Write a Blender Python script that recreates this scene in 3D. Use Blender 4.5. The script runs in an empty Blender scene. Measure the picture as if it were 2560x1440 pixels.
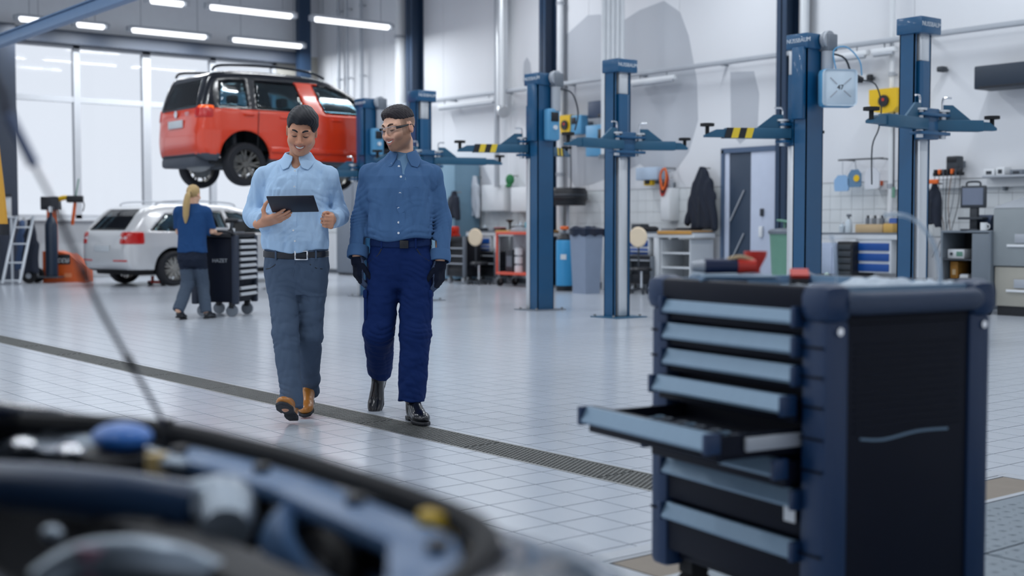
import bpy, bmesh, math, random
import numpy as np
from mathutils import Vector, Matrix, Euler
random.seed(7); np.random.seed(7)
PI = math.pi
scn = bpy.context.scene
COL = scn.collection
# ------------------------------------------------------------ camera, world, light, exposure
# World axes follow the hall: X runs towards the long back wall, Y towards the window wall.
F_PX, HORIZON, CAM_H = 3220.0, 567.0, 1.11
PITCH = math.atan((720 - HORIZON) / F_PX)
HEAD = math.atan(2550 / 3220)
cam_d = bpy.data.cameras.new('camera')
cam = bpy.data.objects.new('camera', cam_d)
COL.objects.link(cam)
cam.location = (0, 0, CAM_H)
cam.rotation_euler = (PI / 2 - PITCH, 0, -HEAD)
cam_d.sensor_width = 36
cam_d.lens = 36 * F_PX / 2560
cam_d.clip_start = 0.02
cam_d.clip_end = 300
cam_d.dof.use_dof = True
cam_d.dof.focus_distance = 7.35
cam_d.dof.aperture_fstop = 1.9
scn.camera = cam
cy = scn.cycles
cy.max_bounces = 7; cy.diffuse_bounces = 3; cy.glossy_bounces = 3; cy.transmission_bounces = 4; cy.transparent_max_bounces = 8
cy.caustics_reflective = False; cy.caustics_refractive = False; cy.sample_clamp_indirect = 4.0
cy.use_adaptive_sampling = True; cy.adaptive_threshold = 0.03
vs = scn.view_settings
vs.view_transform = 'Standard'
vs.look = 'None'
vs.gamma = 1.0
vs.use_curve_mapping = False
vs.exposure = 0.0
W = bpy.data.worlds.new('overcast_sky')
scn.world = W
W.use_nodes = True
bgn = W.node_tree.nodes['Background']
bgn.inputs[0].default_value = (0.86, 0.91, 1.0, 1)
bgn.inputs[1].default_value = 0.95
LAMP_POWER = 41.0
LAMP_COLOR = (0.93, 0.965, 1.0)

# ------------------------------------------------------------ helpers
_f = np.array([math.sin(HEAD), math.cos(HEAD), 0.0])
_r = np.array([math.cos(HEAD), -math.sin(HEAD), 0.0])
_fw = _f * math.cos(PITCH) - np.array([0, 0, math.sin(PITCH)])
_up = _f * math.sin(PITCH) + np.array([0, 0, math.cos(PITCH)])
_C = np.array([0, 0, CAM_H])
def ray(px, py): return _fw + _r * (px - 1280) / F_PX - _up * (py - 720) / F_PX
def at(px, py, z=0.0):
    d = ray(px, py); return _C + d * ((z - CAM_H) / d[2])
def onX(px, py, X):
    d = ray(px, py); return _C + d * (X / d[0])
def onY(px, py, Y):
    d = ray(px, py); return _C + d * (Y / d[1])

def lin(c):
    return tuple(((v / 255) / 12.92 if v / 255 <= 0.04045 else ((v / 255 + 0.055) / 1.055) ** 2.4) for v in c)
MATS = {}
def mat(name, rgb, rough=0.5, metal=0.0, var=0.06, scale=6.0, bump=0.0, bscale=40.0, coat=0.0, emit=0.0, alpha=1.0, trans=0.0, spec=0.5, stretch=None, vcol=None, sheen=0.0):
    """procedural principled material: base colour broken up by noise, optional relief"""
    if name in MATS: return MATS[name]
    m = bpy.data.materials.new(name); m.use_nodes = True
    nt = m.node_tree; b = nt.nodes['Principled BSDF']
    c = lin(rgb)
    tc = nt.nodes.new('ShaderNodeTexCoord')
    src = tc.outputs['Object']
    if stretch:
        mp = nt.nodes.new('ShaderNodeMapping'); mp.inputs['Scale'].default_value = stretch
        nt.links.new(src, mp.inputs[0]); src = mp.outputs[0]
    nz = nt.nodes.new('ShaderNodeTexNoise'); nz.inputs['Scale'].default_value = scale; nz.inputs['Detail'].default_value = 4
    nt.links.new(src, nz.inputs['Vector'])
    mx = nt.nodes.new('ShaderNodeMix'); mx.data_type = 'RGBA'
    if vcol:
        at_ = nt.nodes.new('ShaderNodeAttribute'); at_.attribute_name = vcol
        hs = nt.nodes.new('ShaderNodeHueSaturation'); hs.inputs['Value'].default_value = 1 - var
        nt.links.new(at_.outputs['Color'], hs.inputs['Color'])
        nt.links.new(hs.outputs[0], mx.inputs[6]); nt.links.new(at_.outputs['Color'], mx.inputs[7])
    else:
        mx.inputs[6].default_value = (*[v * (1 - var) for v in c], 1)
        mx.inputs[7].default_value = (*[min(1, v * (1 + var)) for v in c], 1)
    nt.links.new(nz.outputs[0], mx.inputs[0])
    nt.links.new(mx.outputs[2], b.inputs['Base Color'])
    b.inputs['Roughness'].default_value = rough
    b.inputs['Metallic'].default_value = metal
    b.inputs['Specular IOR Level'].default_value = spec
    if coat: b.inputs['Coat Weight'].default_value = coat; b.inputs['Coat Roughness'].default_value = 0.08
    if sheen: b.inputs['Sheen Weight'].default_value = sheen
    if emit:
        b.inputs['Emission Color'].default_value = (*c, 1); b.inputs['Emission Strength'].default_value = emit
    if alpha < 1: b.inputs['Alpha'].default_value = alpha
    if trans: b.inputs['Transmission Weight'].default_value = trans
    if bump:
        n2 = nt.nodes.new('ShaderNodeTexNoise'); n2.inputs['Scale'].default_value = bscale; n2.inputs['Detail'].default_value = 3
        nt.links.new(src, n2.inputs['Vector'])
        bp = nt.nodes.new('ShaderNodeBump'); bp.inputs['Strength'].default_value = bump; bp.inputs['Distance'].default_value = 0.01
        nt.links.new(n2.outputs[0], bp.inputs['Height']); nt.links.new(bp.outputs[0], b.inputs['Normal'])
    MATS[name] = m
    return m

def rotm(rx=0, ry=0, rz=0): return Euler((rx, ry, rz)).to_matrix().to_4x4()
def frame_z(a, b):
    d = (Vector(b) - Vector(a)); L = d.length
    q = Vector((0, 0, 1)).rotation_difference(d.normalized()) if L > 1e-9 else Vector((0, 0, 1)).rotation_difference(Vector((0, 0, 1)))
    return q.to_matrix(), L

class MB:
    """collects shapes into one mesh"""
    def __init__(s): s.v = []; s.f = []; s.m = None; s.mi = []; s.cur = 0
    def add(s, vs, fs):
        o = len(s.v)
        if s.m is not None: vs = [s.m @ Vector(v) for v in vs]
        s.v += [tuple(v) for v in vs]; s.f += [tuple(i + o for i in f) for f in fs]; s.mi += [s.cur] * len(fs)
        return s
    def box(s, x0, x1, y0, y1, z0, z1, ch=0.0):
        """box, with chamfered edges when ch > 0"""
        if ch <= 0:
            vs = [(x, y, z) for z in (z0, z1) for y in (y0, y1) for x in (x0, x1)]
            return s.add(vs, [(0, 2, 3, 1), (4, 5, 7, 6), (0, 1, 5, 4), (2, 6, 7, 3), (0, 4, 6, 2), (1, 3, 7, 5)])
        bm = bmesh.new(); bmesh.ops.create_cube(bm, size=1)
        for v in bm.verts:
            v.co = Vector(((x0 + x1) / 2 + v.co.x * (x1 - x0), (y0 + y1) / 2 + v.co.y * (y1 - y0), (z0 + z1) / 2 + v.co.z * (z1 - z0)))
        bmesh.ops.bevel(bm, geom=list(bm.edges), offset=ch, segments=2, profile=0.5, affect='EDGES')
        bm.verts.index_update()
        s.add([v.co.copy() for v in bm.verts], [[v.index for v in f.verts] for f in bm.faces]); bm.free(); return s
    def cbox(s, c, size, R=None, ch=0.0):
        old = s.m
        M = Matrix.Translation(Vector(c)) @ (R.to_4x4() if R is not None else Matrix.Identity(4))
        s.m = (old @ M) if old is not None else M
        s.box(-size[0] / 2, size[0] / 2, -size[1] / 2, size[1] / 2, -size[2] / 2, size[2] / 2, ch)
        s.m = old; return s
    def bar(s, a, b, w, h, up=(0, 0, 1), ch=0.0):
        """rectangular bar from a to b, w wide and h high"""
        a = Vector(a); b = Vector(b); d = (b - a); L = d.length; z = d.normalized(); u = Vector(up)
        x = u.cross(z)
        if x.length < 1e-4: x = Vector((1, 0, 0)).cross(z)
        x.normalize(); y = z.cross(x)
        R = Matrix((x, y, z)).transposed()
        return s.cbox((a + b) / 2, (w, h, L), R, ch)
    def cyl(s, a, b, r, r2=None, n=16, caps=True):
        r2 = r if r2 is None else r2
        R, L = frame_z(a, b); a = Vector(a); b = Vector(b)
        vs = [a + R @ Vector((r * math.cos(2 * PI * i / n), r * math.sin(2 * PI * i / n), 0)) for i in range(n)]
        vs += [b + R @ Vector((r2 * math.cos(2 * PI * i / n), r2 * math.sin(2 * PI * i / n), 0)) for i in range(n)]
        fs = [(i, (i + 1) % n, n + (i + 1) % n, n + i) for i in range(n)]
        if caps: fs += [tuple(range(n - 1, -1, -1)), tuple(range(n, 2 * n))]
        return s.add(vs, fs)
    def tube(s, pts, r, n=10, smooth=4, closed=False):
        """round tube along a smoothed path; r a number or one per point"""
        P = [Vector(p) for p in pts]; rr = list(r) if hasattr(r, '__len__') else [r] * len(P)
        if smooth > 1 and len(P) > 2:
            Q = []; S = []; N = len(P)
            rng = range(N if closed else N - 1)
            for i in rng:
                p0 = P[(i - 1) % N] if (closed or i > 0) else P[0]; p1 = P[i]; p2 = P[(i + 1) % N]
                p3 = P[(i + 2) % N] if (closed or i + 2 < N) else P[-1]
                for k in range(smooth):
                    t = k / smooth
                    Q.append(0.5 * ((2 * p1) + (p2 - p0) * t + (2 * p0 - 5 * p1 + 4 * p2 - p3) * t * t + (3 * p1 - p0 - 3 * p2 + p3) * t ** 3))
                    S.append(rr[i] * (1 - t) + rr[(i + 1) % N] * t)
            if not closed: Q.append(P[-1]); S.append(rr[-1])
            P, rr = Q, S
        N = len(P); vs = []; prev = None
        for i in range(N):
            t = ((P[(i + 1) % N] - P[i - 1]) if closed else (P[min(i + 1, N - 1)] - P[max(i - 1, 0)]))
            if t.length < 1e-9: t = Vector((0, 0, 1))
            t.normalize()
            if prev is None:
                a = Vector((0, 0, 1)) if abs(t.z) < 0.9 else Vector((1, 0, 0)); x = a.cross(t).normalized()
            else:
                x = (prev - t * prev.dot(t)); x = x.normalized() if x.length > 1e-6 else Vector((1, 0, 0))
            prev = x; y = t.cross(x)
            vs += [P[i] + (x * math.cos(2 * PI * k / n) + y * math.sin(2 * PI * k / n)) * rr[i] for k in range(n)]
        fs = []
        for i in range(N if closed else N - 1):
            j = (i + 1) % N
            fs += [(i * n + k, i * n + (k + 1) % n, j * n + (k + 1) % n, j * n + k) for k in range(n)]
        if not closed: fs += [tuple(range(n - 1, -1, -1)), tuple((N - 1) * n + k for k in range(n))]
        return s.add(vs, fs)
    def lathe(s, prof, c=(0, 0, 0), R=None, n=24, a0=0, a1=2 * PI):
        """profile of (radius, height) turned about local z"""
        R = R or Matrix.Identity(3); c = Vector(c); full = abs(a1 - a0 - 2 * PI) < 1e-6
        m = n if full else n + 1; vs = []
        for i in range(m):
            a = a0 + (a1 - a0) * i / n
            vs += [c + R @ Vector((r * math.cos(a), r * math.sin(a), z)) for r, z in prof]
        k = len(prof); fs = []
        for i in range(n):
            j = (i + 1) % m
            fs += [(i * k + q, j * k + q, j * k + q + 1, i * k + q + 1) for q in range(k - 1)]
        return s.add(vs, fs)
    def prism(s, poly, h0, h1, axis='z'):
        """2-D outline extruded along an axis"""
        n = len(poly)
        def p(a, b, h): return {'z': (a, b, h), 'y': (a, h, b), 'x': (h, a, b)}[axis]
        vs = [p(a, b, h0) for a, b in poly] + [p(a, b, h1) for a, b in poly]
        fs = [(i, (i + 1) % n, n + (i + 1) % n, n + i) for i in range(n)] + [tuple(range(n - 1, -1, -1)), tuple(range(n, 2 * n))]
        return s.add(vs, fs)
    def ell(s, c, r, n=14, m=9, R=None):
        prof = [(max(1e-4, math.sin(PI * i / m)), -math.cos(PI * i / m)) for i in range(m + 1)]
        c = Vector(c); R = R or Matrix.Identity(3); vs = []
        for i in range(n):
            a = 2 * PI * i / n
            vs += [c + R @ Vector((r[0] * q * math.cos(a), r[1] * q * math.sin(a), r[2] * z)) for q, z in prof]
        k = m + 1; fs = []
        for i in range(n):
            j = (i + 1) % n
            fs += [(i * k + q, j * k + q, j * k + q + 1, i * k + q + 1) for q in range(m)]
        return s.add(vs, fs)
    def build(s, name, m, parent=None, smooth=True, ang=35, loc=None, rz=0):
        me = bpy.data.meshes.new(name); me.from_pydata([tuple(v) for v in s.v], [], s.f)
        for mm in (m if isinstance(m, (list, tuple)) else [m]): me.materials.append(mm)
        if any(s.mi): me.polygons.foreach_set('material_index', s.mi)
        bm = bmesh.new(); bm.from_mesh(me); bmesh.ops.recalc_face_normals(bm, faces=bm.faces); bm.to_mesh(me); bm.free()
        if smooth:
            me.polygons.foreach_set('use_smooth', [True] * len(me.polygons)); me.set_sharp_from_angle(angle=math.radians(ang))
        o = bpy.data.objects.new(name, me); COL.objects.link(o)
        if parent: o.parent = parent
        if loc is not None: o.location = loc
        if rz: o.rotation_euler = (0, 0, rz)
        return o

def tag(o, label=None, cat=None, group=None, kind=None):
    if label: o['label'] = label
    if cat: o['category'] = cat
    if group: o['group'] = group
    if kind: o['kind'] = kind
    return o
def thing(name, label, cat, loc=(0, 0, 0), rz=0, group=None):
    o = bpy.data.objects.new(name, None); COL.objects.link(o); o.empty_display_size = 0.1
    o.location = tuple(loc); o.rotation_euler = (0, 0, rz)
    return tag(o, label, cat, group)
def struct(o): o['kind'] = 'structure'; return o
def link_mesh(name, me, parent=None, loc=(0, 0, 0), rz=0, rot=None):
    o = bpy.data.objects.new(name, me); COL.objects.link(o); o.location = tuple(loc); o.rotation_euler = rot or (0, 0, rz)
    if parent: o.parent = parent
    return o
def copy_tree(o, parent=None):
    c = o.copy(); COL.objects.link(c); c.parent = parent
    for ch in o.children: copy_tree(ch, c)
    return c
def text_obj(name, s, size, m, parent, loc, rot, extrude=0.002, align='CENTER', shear=0.0):
    cu = bpy.data.curves.new(name, 'FONT'); cu.body = s; cu.size = size; cu.extrude = extrude; cu.align_x = align; cu.align_y = 'CENTER'; cu.shear = shear
    me = bpy.data.meshes.new_from_object(bpy.data.objects.new('t', cu)); me.materials.append(m)
    o = bpy.data.objects.new(name, me); COL.objects.link(o); o.location = loc; o.rotation_euler = rot; o.parent = parent
    return o
# ------------------------------------------------------------ shared materials
M_WALL = mat('white_wall_panel', (226, 229, 234), 0.55, var=0.03, scale=0.6)
M_WALL2 = mat('pale_grey_wall', (186, 190, 194), 0.6, var=0.05, scale=0.5)
M_PATCH = mat('grey_wall_patch', (186, 191, 199), 0.6, var=0.06, scale=0.8)
M_TILE = mat('glazed_floor_tile', (188, 195, 205), 0.2, var=0.05, scale=1.2, bump=0.02, bscale=14, spec=0.55)
M_GROUT = mat('floor_grout', (62, 74, 88), 0.85, var=0.1, scale=20)
M_STEEL = mat('galvanised_steel', (150, 152, 152), 0.45, 0.85, var=0.2, scale=30)
M_GRATE = mat('dull_drain_steel', (116, 118, 116), 0.55, 0.7, var=0.25, scale=18)
M_DARKPIT = mat('dark_drain_bed', (34, 38, 42), 0.9)  # plain dark colour of the channel bed
M_NAVYSTEEL = mat('dark_blue_column_paint', (36, 58, 84), 0.45, var=0.08)
M_DARKBEAM = mat('dark_grey_beam_paint', (52, 62, 78), 0.5, var=0.08)
M_LIFT = mat('lift_blue_paint', (12, 80, 122), 0.34, var=0.06, coat=0.3)
M_LIFT2 = mat('lift_arm_teal_paint', (34, 86, 116), 0.42, var=0.08)
M_SILVER = mat('brushed_silver_mast', (214, 218, 222), 0.32, 0.55, var=0.05, scale=3, stretch=(8, 8, 0.3))
M_CHROME = mat('bright_chrome', (225, 228, 232), 0.16, 0.95, var=0.03)
M_WHITE = mat('white_plastic', (226, 230, 234), 0.4, var=0.03)
M_WHITEMETAL = mat('white_painted_metal', (214, 219, 224), 0.4, var=0.04)
M_BLACK = mat('black_plastic', (18, 22, 30), 0.45, var=0.15)
M_RUBBER = mat('black_rubber', (20, 22, 27), 0.75, var=0.2)
M_DKGREY = mat('dark_grey_plastic', (52, 58, 66), 0.5, var=0.1)
M_GREY = mat('mid_grey_metal', (118, 126, 136), 0.45, 0.3, var=0.08)
M_LTGREY = mat('light_grey_metal', (172, 178, 186), 0.45, 0.2, var=0.06)
M_LBLUE = mat('light_blue_plastic', (92, 158, 200), 0.35, var=0.06)
M_YELLOW = mat('yellow_plastic', (228, 186, 22), 0.4, var=0.06)
M_ORANGE = mat('orange_paint', (226, 104, 36), 0.4, var=0.08)
M_RED = mat('red_plastic', (206, 54, 40), 0.4, var=0.08)
M_WOOD = mat('beech_worktop', (196, 146, 72), 0.5, var=0.16, scale=8, stretch=(1, 8, 8))
M_DRAWERBLUE = mat('drawer_blue_paint', (16, 74, 150), 0.4, var=0.05)
M_TEALBIN = mat('green_bin_plastic', (104, 150, 132), 0.5, var=0.06)
M_FABRIC_DK = mat('dark_navy_cloth', (26, 34, 50), 0.85, var=0.2, scale=20, bump=0.3, bscale=60)
M_CARD = mat('cardboard', (196, 172, 136), 0.8, var=0.08)
M_GLOW = mat('lit_tube_cover', (250, 252, 255), 0.4, emit=1.9)
M_HAZARD_Y = mat('hazard_yellow_tape', (226, 196, 50), 0.5)
M_HAZARD_K = mat('hazard_black_tape', (24, 26, 30), 0.5)
# ------------------------------------------------------------ the hall
XW, YW, ZC = 16.0, 27.9, 7.0          # back wall, window wall, ceiling
X0, Y0 = -9.0, -8.0
floor = struct(MB().box(X0, XW + 0.3, Y0, YW + 0.3, -0.12, -0.0065).build('floor', M_GROUT, smooth=False))
# floor tiles: the nearest 300 in view are parts, the rest one field
TP = 0.203; TG = 0.0032
DR0, DR1 = 3.80, 4.05                 # drain channel
PITX, PITY = (2.86, 5.24), (-2.0, 3.12)   # pit cover area on the right
def tile_mesh(name, x0, x1, y0, y1):
    vs = [(x, y, z) for z in (-0.008, 0.0) for x, y in ((x0, y0), (x1, y0), (x1, y1), (x0, y1))]
    fs = [(4, 5, 6, 7), (3, 2, 1, 0)] + [(i, (i + 1) % 4, 4 + (i + 1) % 4, 4 + i) for i in range(4)]
    return vs, fs
def proj(P):
    v = np.array(P, float) - _C; D = v @ _fw
    if D < 0.2: return (-9999, -9999, D)
    return 1280 + F_PX * (v @ _r) / D, 720 - F_PX * (v @ _up) / D, D
cells = []
ox, oy = 3.093, 4.052
for i in range(int((X0 - ox) / TP), int((XW - ox) / TP) + 1):
    for j in range(int((Y0 - oy) / TP), int((YW - oy) / TP) + 1):
        x0, x1 = ox + i * TP + TG, ox + (i + 1) * TP - TG
        y0, y1 = oy + j * TP + TG, oy + (j + 1) * TP - TG
        if x1 > XW or y1 > YW: continue
        if x0 < DR1 + 0.012 and x1 > DR0 - 0.012:
            if x0 < DR0 - 0.012: x1 = DR0 - 0.014
            elif x1 > DR1 + 0.012: x0 = DR1 + 0.014
            else: continue
            if x1 - x0 < 0.01: continue
        zx0, zx1, zy1 = PITX[0] - 0.083, PITX[1] + 0.083, PITY[1] + 0.083
        if x1 > zx0 and x0 < zx1 and y0 < zy1 and y1 > PITY[0]:
            if y1 > zy1: y0 = zy1
            elif x0 < zx0: x1 = zx0
            elif x1 > zx1: x0 = zx1
            else: continue
            if x1 - x0 < 0.008 or y1 - y0 < 0.008: continue
        cells.append((x0, x1, y0, y1))
vis = []
for c in cells:
    p = proj(((c[0] + c[1]) / 2, (c[2] + c[3]) / 2, 0))
    hid = (1630 < p[0] < 2470 and p[1] > 700) or (p[0] < 1150 and p[1] > 1060 + max(0, (p[0] - 420)) * 0.29)
    if -20 < p[0] < 2580 and p[1] < 1450 and not hid: vis.append((p[2], c))
vis.sort(key=lambda q: q[0])
near = set(c for _, c in vis[:300])
shared = {}
for c in sorted(near):
    k = (round(c[1] - c[0], 4), round(c[3] - c[2], 4))
    if k not in shared:
        vs_, fs_ = tile_mesh('t', 0, k[0], 0, k[1]); me = bpy.data.meshes.new('tile'); me.from_pydata(vs_, [], fs_); me.materials.append(M_TILE); shared[k] = me
    link_mesh('tile', shared[k], floor, (c[0], c[2], random.uniform(-0.0003, 0.0003)))
V, Fc = [], []
for c in cells:
    if c in near: continue
    a, b = tile_mesh('t', *c); o = len(V); V += a; Fc += [tuple(i + o for i in f) for f in b]
me = bpy.data.meshes.new('tile_field'); me.from_pydata(V, [], Fc); me.materials.append(M_TILE)
tag(link_mesh('tile_field', me, floor), kind='stuff')

# drain channel with a perforated grating laid in lengths
drain = thing('floor_drain', 'long grey perforated steel drain channel crossing the tiled floor', 'drain', (DR0, 0, 0))
WD = DR1 - DR0
MB().box(-0.012, 0, 3.21, YW, -0.02, 0.001).box(WD, WD + 0.012, 3.21, YW, -0.02, 0.001).build('channel_edge', M_STEEL, drain, False)
MB().box(0, WD, 3.21, YW, -0.02, -0.013).build('channel_bed', M_DARKPIT, drain, False)
def grate_mesh(L, dense):
    b = MB(); n = 11
    for i in range(n): b.box(0.004 + (WD - 0.014) * i / (n - 1), 0.010 + (WD - 0.014) * i / (n - 1), 0, L - 0.004, -0.012, -0.0005)
    st = 0.028 if dense else 0.06; m = int(L / st)
    for i in range(n - 1):
        for k in range(m):
            y = (k + (0.5 if i % 2 else 0.0)) * st
            b.box(0.010 + (WD - 0.014) * i / (n - 1), 0.004 + (WD - 0.014) * (i + 1) / (n - 1), y, y + (0.009 if dense else 0.02), -0.011, -0.0008)
    me = bpy.data.meshes.new('grating'); me.from_pydata(b.v, [], b.f); me.materials.append(M_GRATE); return me
gm = grate_mesh(1.0, True); gm2 = grate_mesh(1.0, False)
for k in range(24):
    link_mesh('grating', gm if k < 7 else gm2, drain, (0, 3.22 + k, 0))

# pit covers beside the tool cabinet
M_PITPLATE = mat('brown_pit_lid', (128, 118, 106), 0.55, 0.2, var=0.12, scale=9)
M_CHECK = mat('checker_plate', (120, 132, 142), 0.42, 0.6, var=0.12, scale=10)
fr = struct(MB().box(PITX[0] - 0.08, PITX[1] + 0.08, PITY[1] + 0.005, PITY[1] + 0.08, -0.004, 0.002).box(PITX[0] - 0.08, PITX[1] + 0.08, PITY[1] - 0.02, PITY[1], -0.004, 0.001)
     .box(PITX[0] - 0.08, PITX[0], PITY[0], PITY[1] + 0.01, -0.004, 0.0015).box(PITX[1], PITX[1] + 0.08, PITY[0], PITY[1] + 0.01, -0.004, 0.0015).build('trim_1', M_LTGREY, smooth=False))
# lids: brown plates along the edges, checker plates inside
def checker(w, h):
    b = MB().box(0, w, 0, h, -0.006, 0.001)
    s = 0.055; k = 0
    for i in range(int(w / s)):
        for j in range(int(h / s)):
            cx, cy = (i + 0.5 + (0.25 if j % 2 else -0.25)) * s, (j + 0.5) * s
            a = PI / 4 if (i + j) % 2 else -PI / 4
            dx, dy = math.cos(a), math.sin(a)
            b.add([(cx - dx * .02, cy - dy * .02, .001), (cx + dy * .006, cy - dx * .006, .0026), (cx + dx * .02, cy + dy * .02, .001), (cx - dy * .006, cy + dx * .006, .0026)], [(0, 1, 2, 3)])
    return b
pit = thing('pit_cover', 'brown and checker-plate steel pit lids set in the floor by the tool cabinet', 'floor hatch', (PITX[0], PITY[0], 0))
PW, PH = PITX[1] - PITX[0], PITY[1] - PITY[0]
MB().box(0.01, PW - 0.01, PH - 0.25, PH - 0.03, -0.004, 0.001).build('lid', M_PITPLATE, pit, False)
MB().box(PW - 0.14, PW - 0.01, 0.05, PH - 0.29, -0.004, 0.001).build('lid', M_PITPLATE, pit, False)
MB().box(0.01, PW - 0.01, PH - 0.285, PH - 0.255, -0.004, 0.003).box(PW - 0.18, PW - 0.145, 0.05, PH - 0.29, -0.004, 0.003).build('frame_strip', M_LTGREY, pit, False)
for k, (a0, a1) in enumerate(((0.01, 1.08), (1.09, PW - 0.19))):
    for (b0, b1) in ((PH - 0.72, PH - 0.29), (PH - 2.0, PH - 0.73), (0.05, PH - 2.01)):
        o = checker(a1 - a0, b1 - b0).build('checker_plate', M_CHECK, pit, False); o.location = (a0, b0, 0)
MB().box(1.62, 1.78, PH - 0.745, PH - 0.705, 0.0, 0.006, 0.002).build('lift_handle', M_BLACK, pit)

# back wall: backing with panels and a tiled band behind the benches
wall_back = struct(MB().box(XW + 0.02, XW + 0.3, Y0, YW + 0.3, 0, ZC).build('wall_back', M_WALL2, smooth=False))
ys = np.arange(Y0 + 0.4, YW, 2.32); ys = np.append(ys, YW + 0.28)
for k in range(len(ys) - 1):
    MB().box(XW, XW + 0.03, ys[k] + 0.004, ys[k + 1] - 0.004, 1.78, ZC - 0.01).build('panel', M_WALL, wall_back, False)
    MB().box(XW, XW + 0.03, ys[k] + 0.004, ys[k + 1] - 0.004, 0.0, 0.96).build('panel', M_WALL, wall_back, False)
M_WTILE = mat('white_wall_tile', (222, 227, 230), 0.25, var=0.03)
tm = bpy.data.meshes.new('wall_tile'); tb = MB().box(-0.012, 0.012, 0.002, 0.198, 0.002, 0.198, 0.002); tm.from_pydata(tb.v, [], tb.f); tm.materials.append(M_WTILE)
nt_ = 0
for k in range(75):
    for j in range(4): link_mesh('wall_tile', tm, wall_back, (XW + 0.01, 8.0 + k * 0.2, 0.97 + j * 0.2))
b = MB()
for k in list(range(-60, 0)) + list(range(75, 98)):
    for j in range(4): b.box(XW - 0.002, XW + 0.02, 8.0 + k * 0.2 + 0.002, 8.0 + k * 0.2 + 0.198, 0.972 + j * 0.2, 1.168 + j * 0.2)
tag(b.build('wall_tile', M_WTILE, wall_back, False), kind='stuff')
struct(MB().box(XW - 0.012, XW, Y0, YW, 0.0, 0.09).build('baseboard_back', M_GREY, smooth=False))
# flat grey patches laid on the back wall
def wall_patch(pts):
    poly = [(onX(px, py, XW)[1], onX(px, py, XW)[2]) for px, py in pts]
    MB().prism(poly, XW - 0.0035, XW + 0.001, 'x').build('grey_patch', M_PATCH, wall_back, False)
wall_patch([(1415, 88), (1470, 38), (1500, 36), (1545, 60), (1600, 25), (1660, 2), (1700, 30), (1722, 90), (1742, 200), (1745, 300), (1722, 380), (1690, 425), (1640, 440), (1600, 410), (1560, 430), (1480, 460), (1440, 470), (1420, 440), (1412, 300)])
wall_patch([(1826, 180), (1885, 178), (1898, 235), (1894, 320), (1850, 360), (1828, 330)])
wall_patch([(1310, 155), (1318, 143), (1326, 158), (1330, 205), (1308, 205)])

# window wall: sill wall, mullions, panes, dark head beam, wall above
def wx(px): return float(onY(px, 300, YW)[0])
WXR = wx(692)
wall_window = struct(MB().box(X0, XW, YW, YW + 0.3, 0, 1.28).build('wall_window', M_WALL2, smooth=False))
struct(MB().box(X0, XW + 0.3, YW, YW + 0.3, 5.25, ZC).build('wall_window_head', mat('grey_head_panel', (214, 218, 224), 0.6, var=0.05), smooth=False))
struct(MB().box(WXR, XW, YW - 0.02, YW + 0.3, 1.28, 5.25).build('wall_window_side', mat('sand_wall', (176, 174, 166), 0.6, var=0.05), smooth=False))
struct(MB().box(X0, XW - 0.4, YW - 0.28, YW + 0.02, 5.02, 5.3).build('trim_2', M_DARKBEAM, smooth=False))
M_FRAME = mat('window_frame_grey', (196, 200, 206), 0.5, var=0.03)
M_PANE = bpy.data.materials.new('window_glass'); M_PANE.use_nodes = True
nt = M_PANE.node_tree; nt.nodes.remove(nt.nodes['Principled BSDF'])
a_ = nt.nodes.new('ShaderNodeBsdfTransparent'); a_.inputs[0].default_value = (0.97, 0.98, 0.99, 1); b_ = nt.nodes.new('ShaderNodeBsdfGlossy'); b_.inputs['Roughness'].default_value = 0.03
mxs = nt.nodes.new('ShaderNodeMixShader'); fre = nt.nodes.new('ShaderNodeFresnel'); fre.inputs[0].default_value = 1.22
nt.links.new(fre.outputs[0], mxs.inputs[0]); nt.links.new(a_.outputs[0], mxs.inputs[1]); nt.links.new(b_.outputs[0], mxs.inputs[2]); nt.links.new(mxs.outputs[0], nt.nodes['Material Output'].inputs[0])
ml = [X0 + 0.1, wx(-790), wx(-420), wx(-180), wx(4), wx(198), wx(373), wx(538), WXR]
zmid = float(onY(300, 256, YW)[2])
for k in range(len(ml) - 1):
    w = struct(thing('window_%d' % (k + 1), None, None, (ml[k], YW + 0.02, 1.28)))
    L = ml[k + 1] - ml[k]; hh = 5.02 - 1.28; tw = 0.13 if k == 5 else 0.1
    MB().box(L - tw, L + tw * 0.4, 0, 0.14, 0, hh).box(0, L, 0, 0.12, 0, 0.09).box(0, L, 0, 0.12, hh - 0.05, hh).box(0, L, 0.01, 0.12, zmid - 1.28 - 0.06, zmid - 1.28 + 0.06).build('window_frame', M_FRAME, w, False)
    MB().box(0.04, L - tw, 0.05, 0.062, 0.09, zmid - 1.34).build('pane', M_PANE, w, False)
    MB().box(0.04, L - tw, 0.05, 0.062, zmid - 1.22, hh - 0.05).build('pane', M_PANE, w, False)
struct(MB().box(X0, WXR, YW - 0.1, YW + 0.02, 1.24, 1.285).build('window_sill', M_WHITE, smooth=False))
struct(MB().box(X0 - 30, XW + 30, YW + 0.3, YW + 60, -0.2, -0.05).build('ground_outside', mat('wet_concrete_yard', (190, 196, 204), 0.7), smooth=False))

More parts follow.
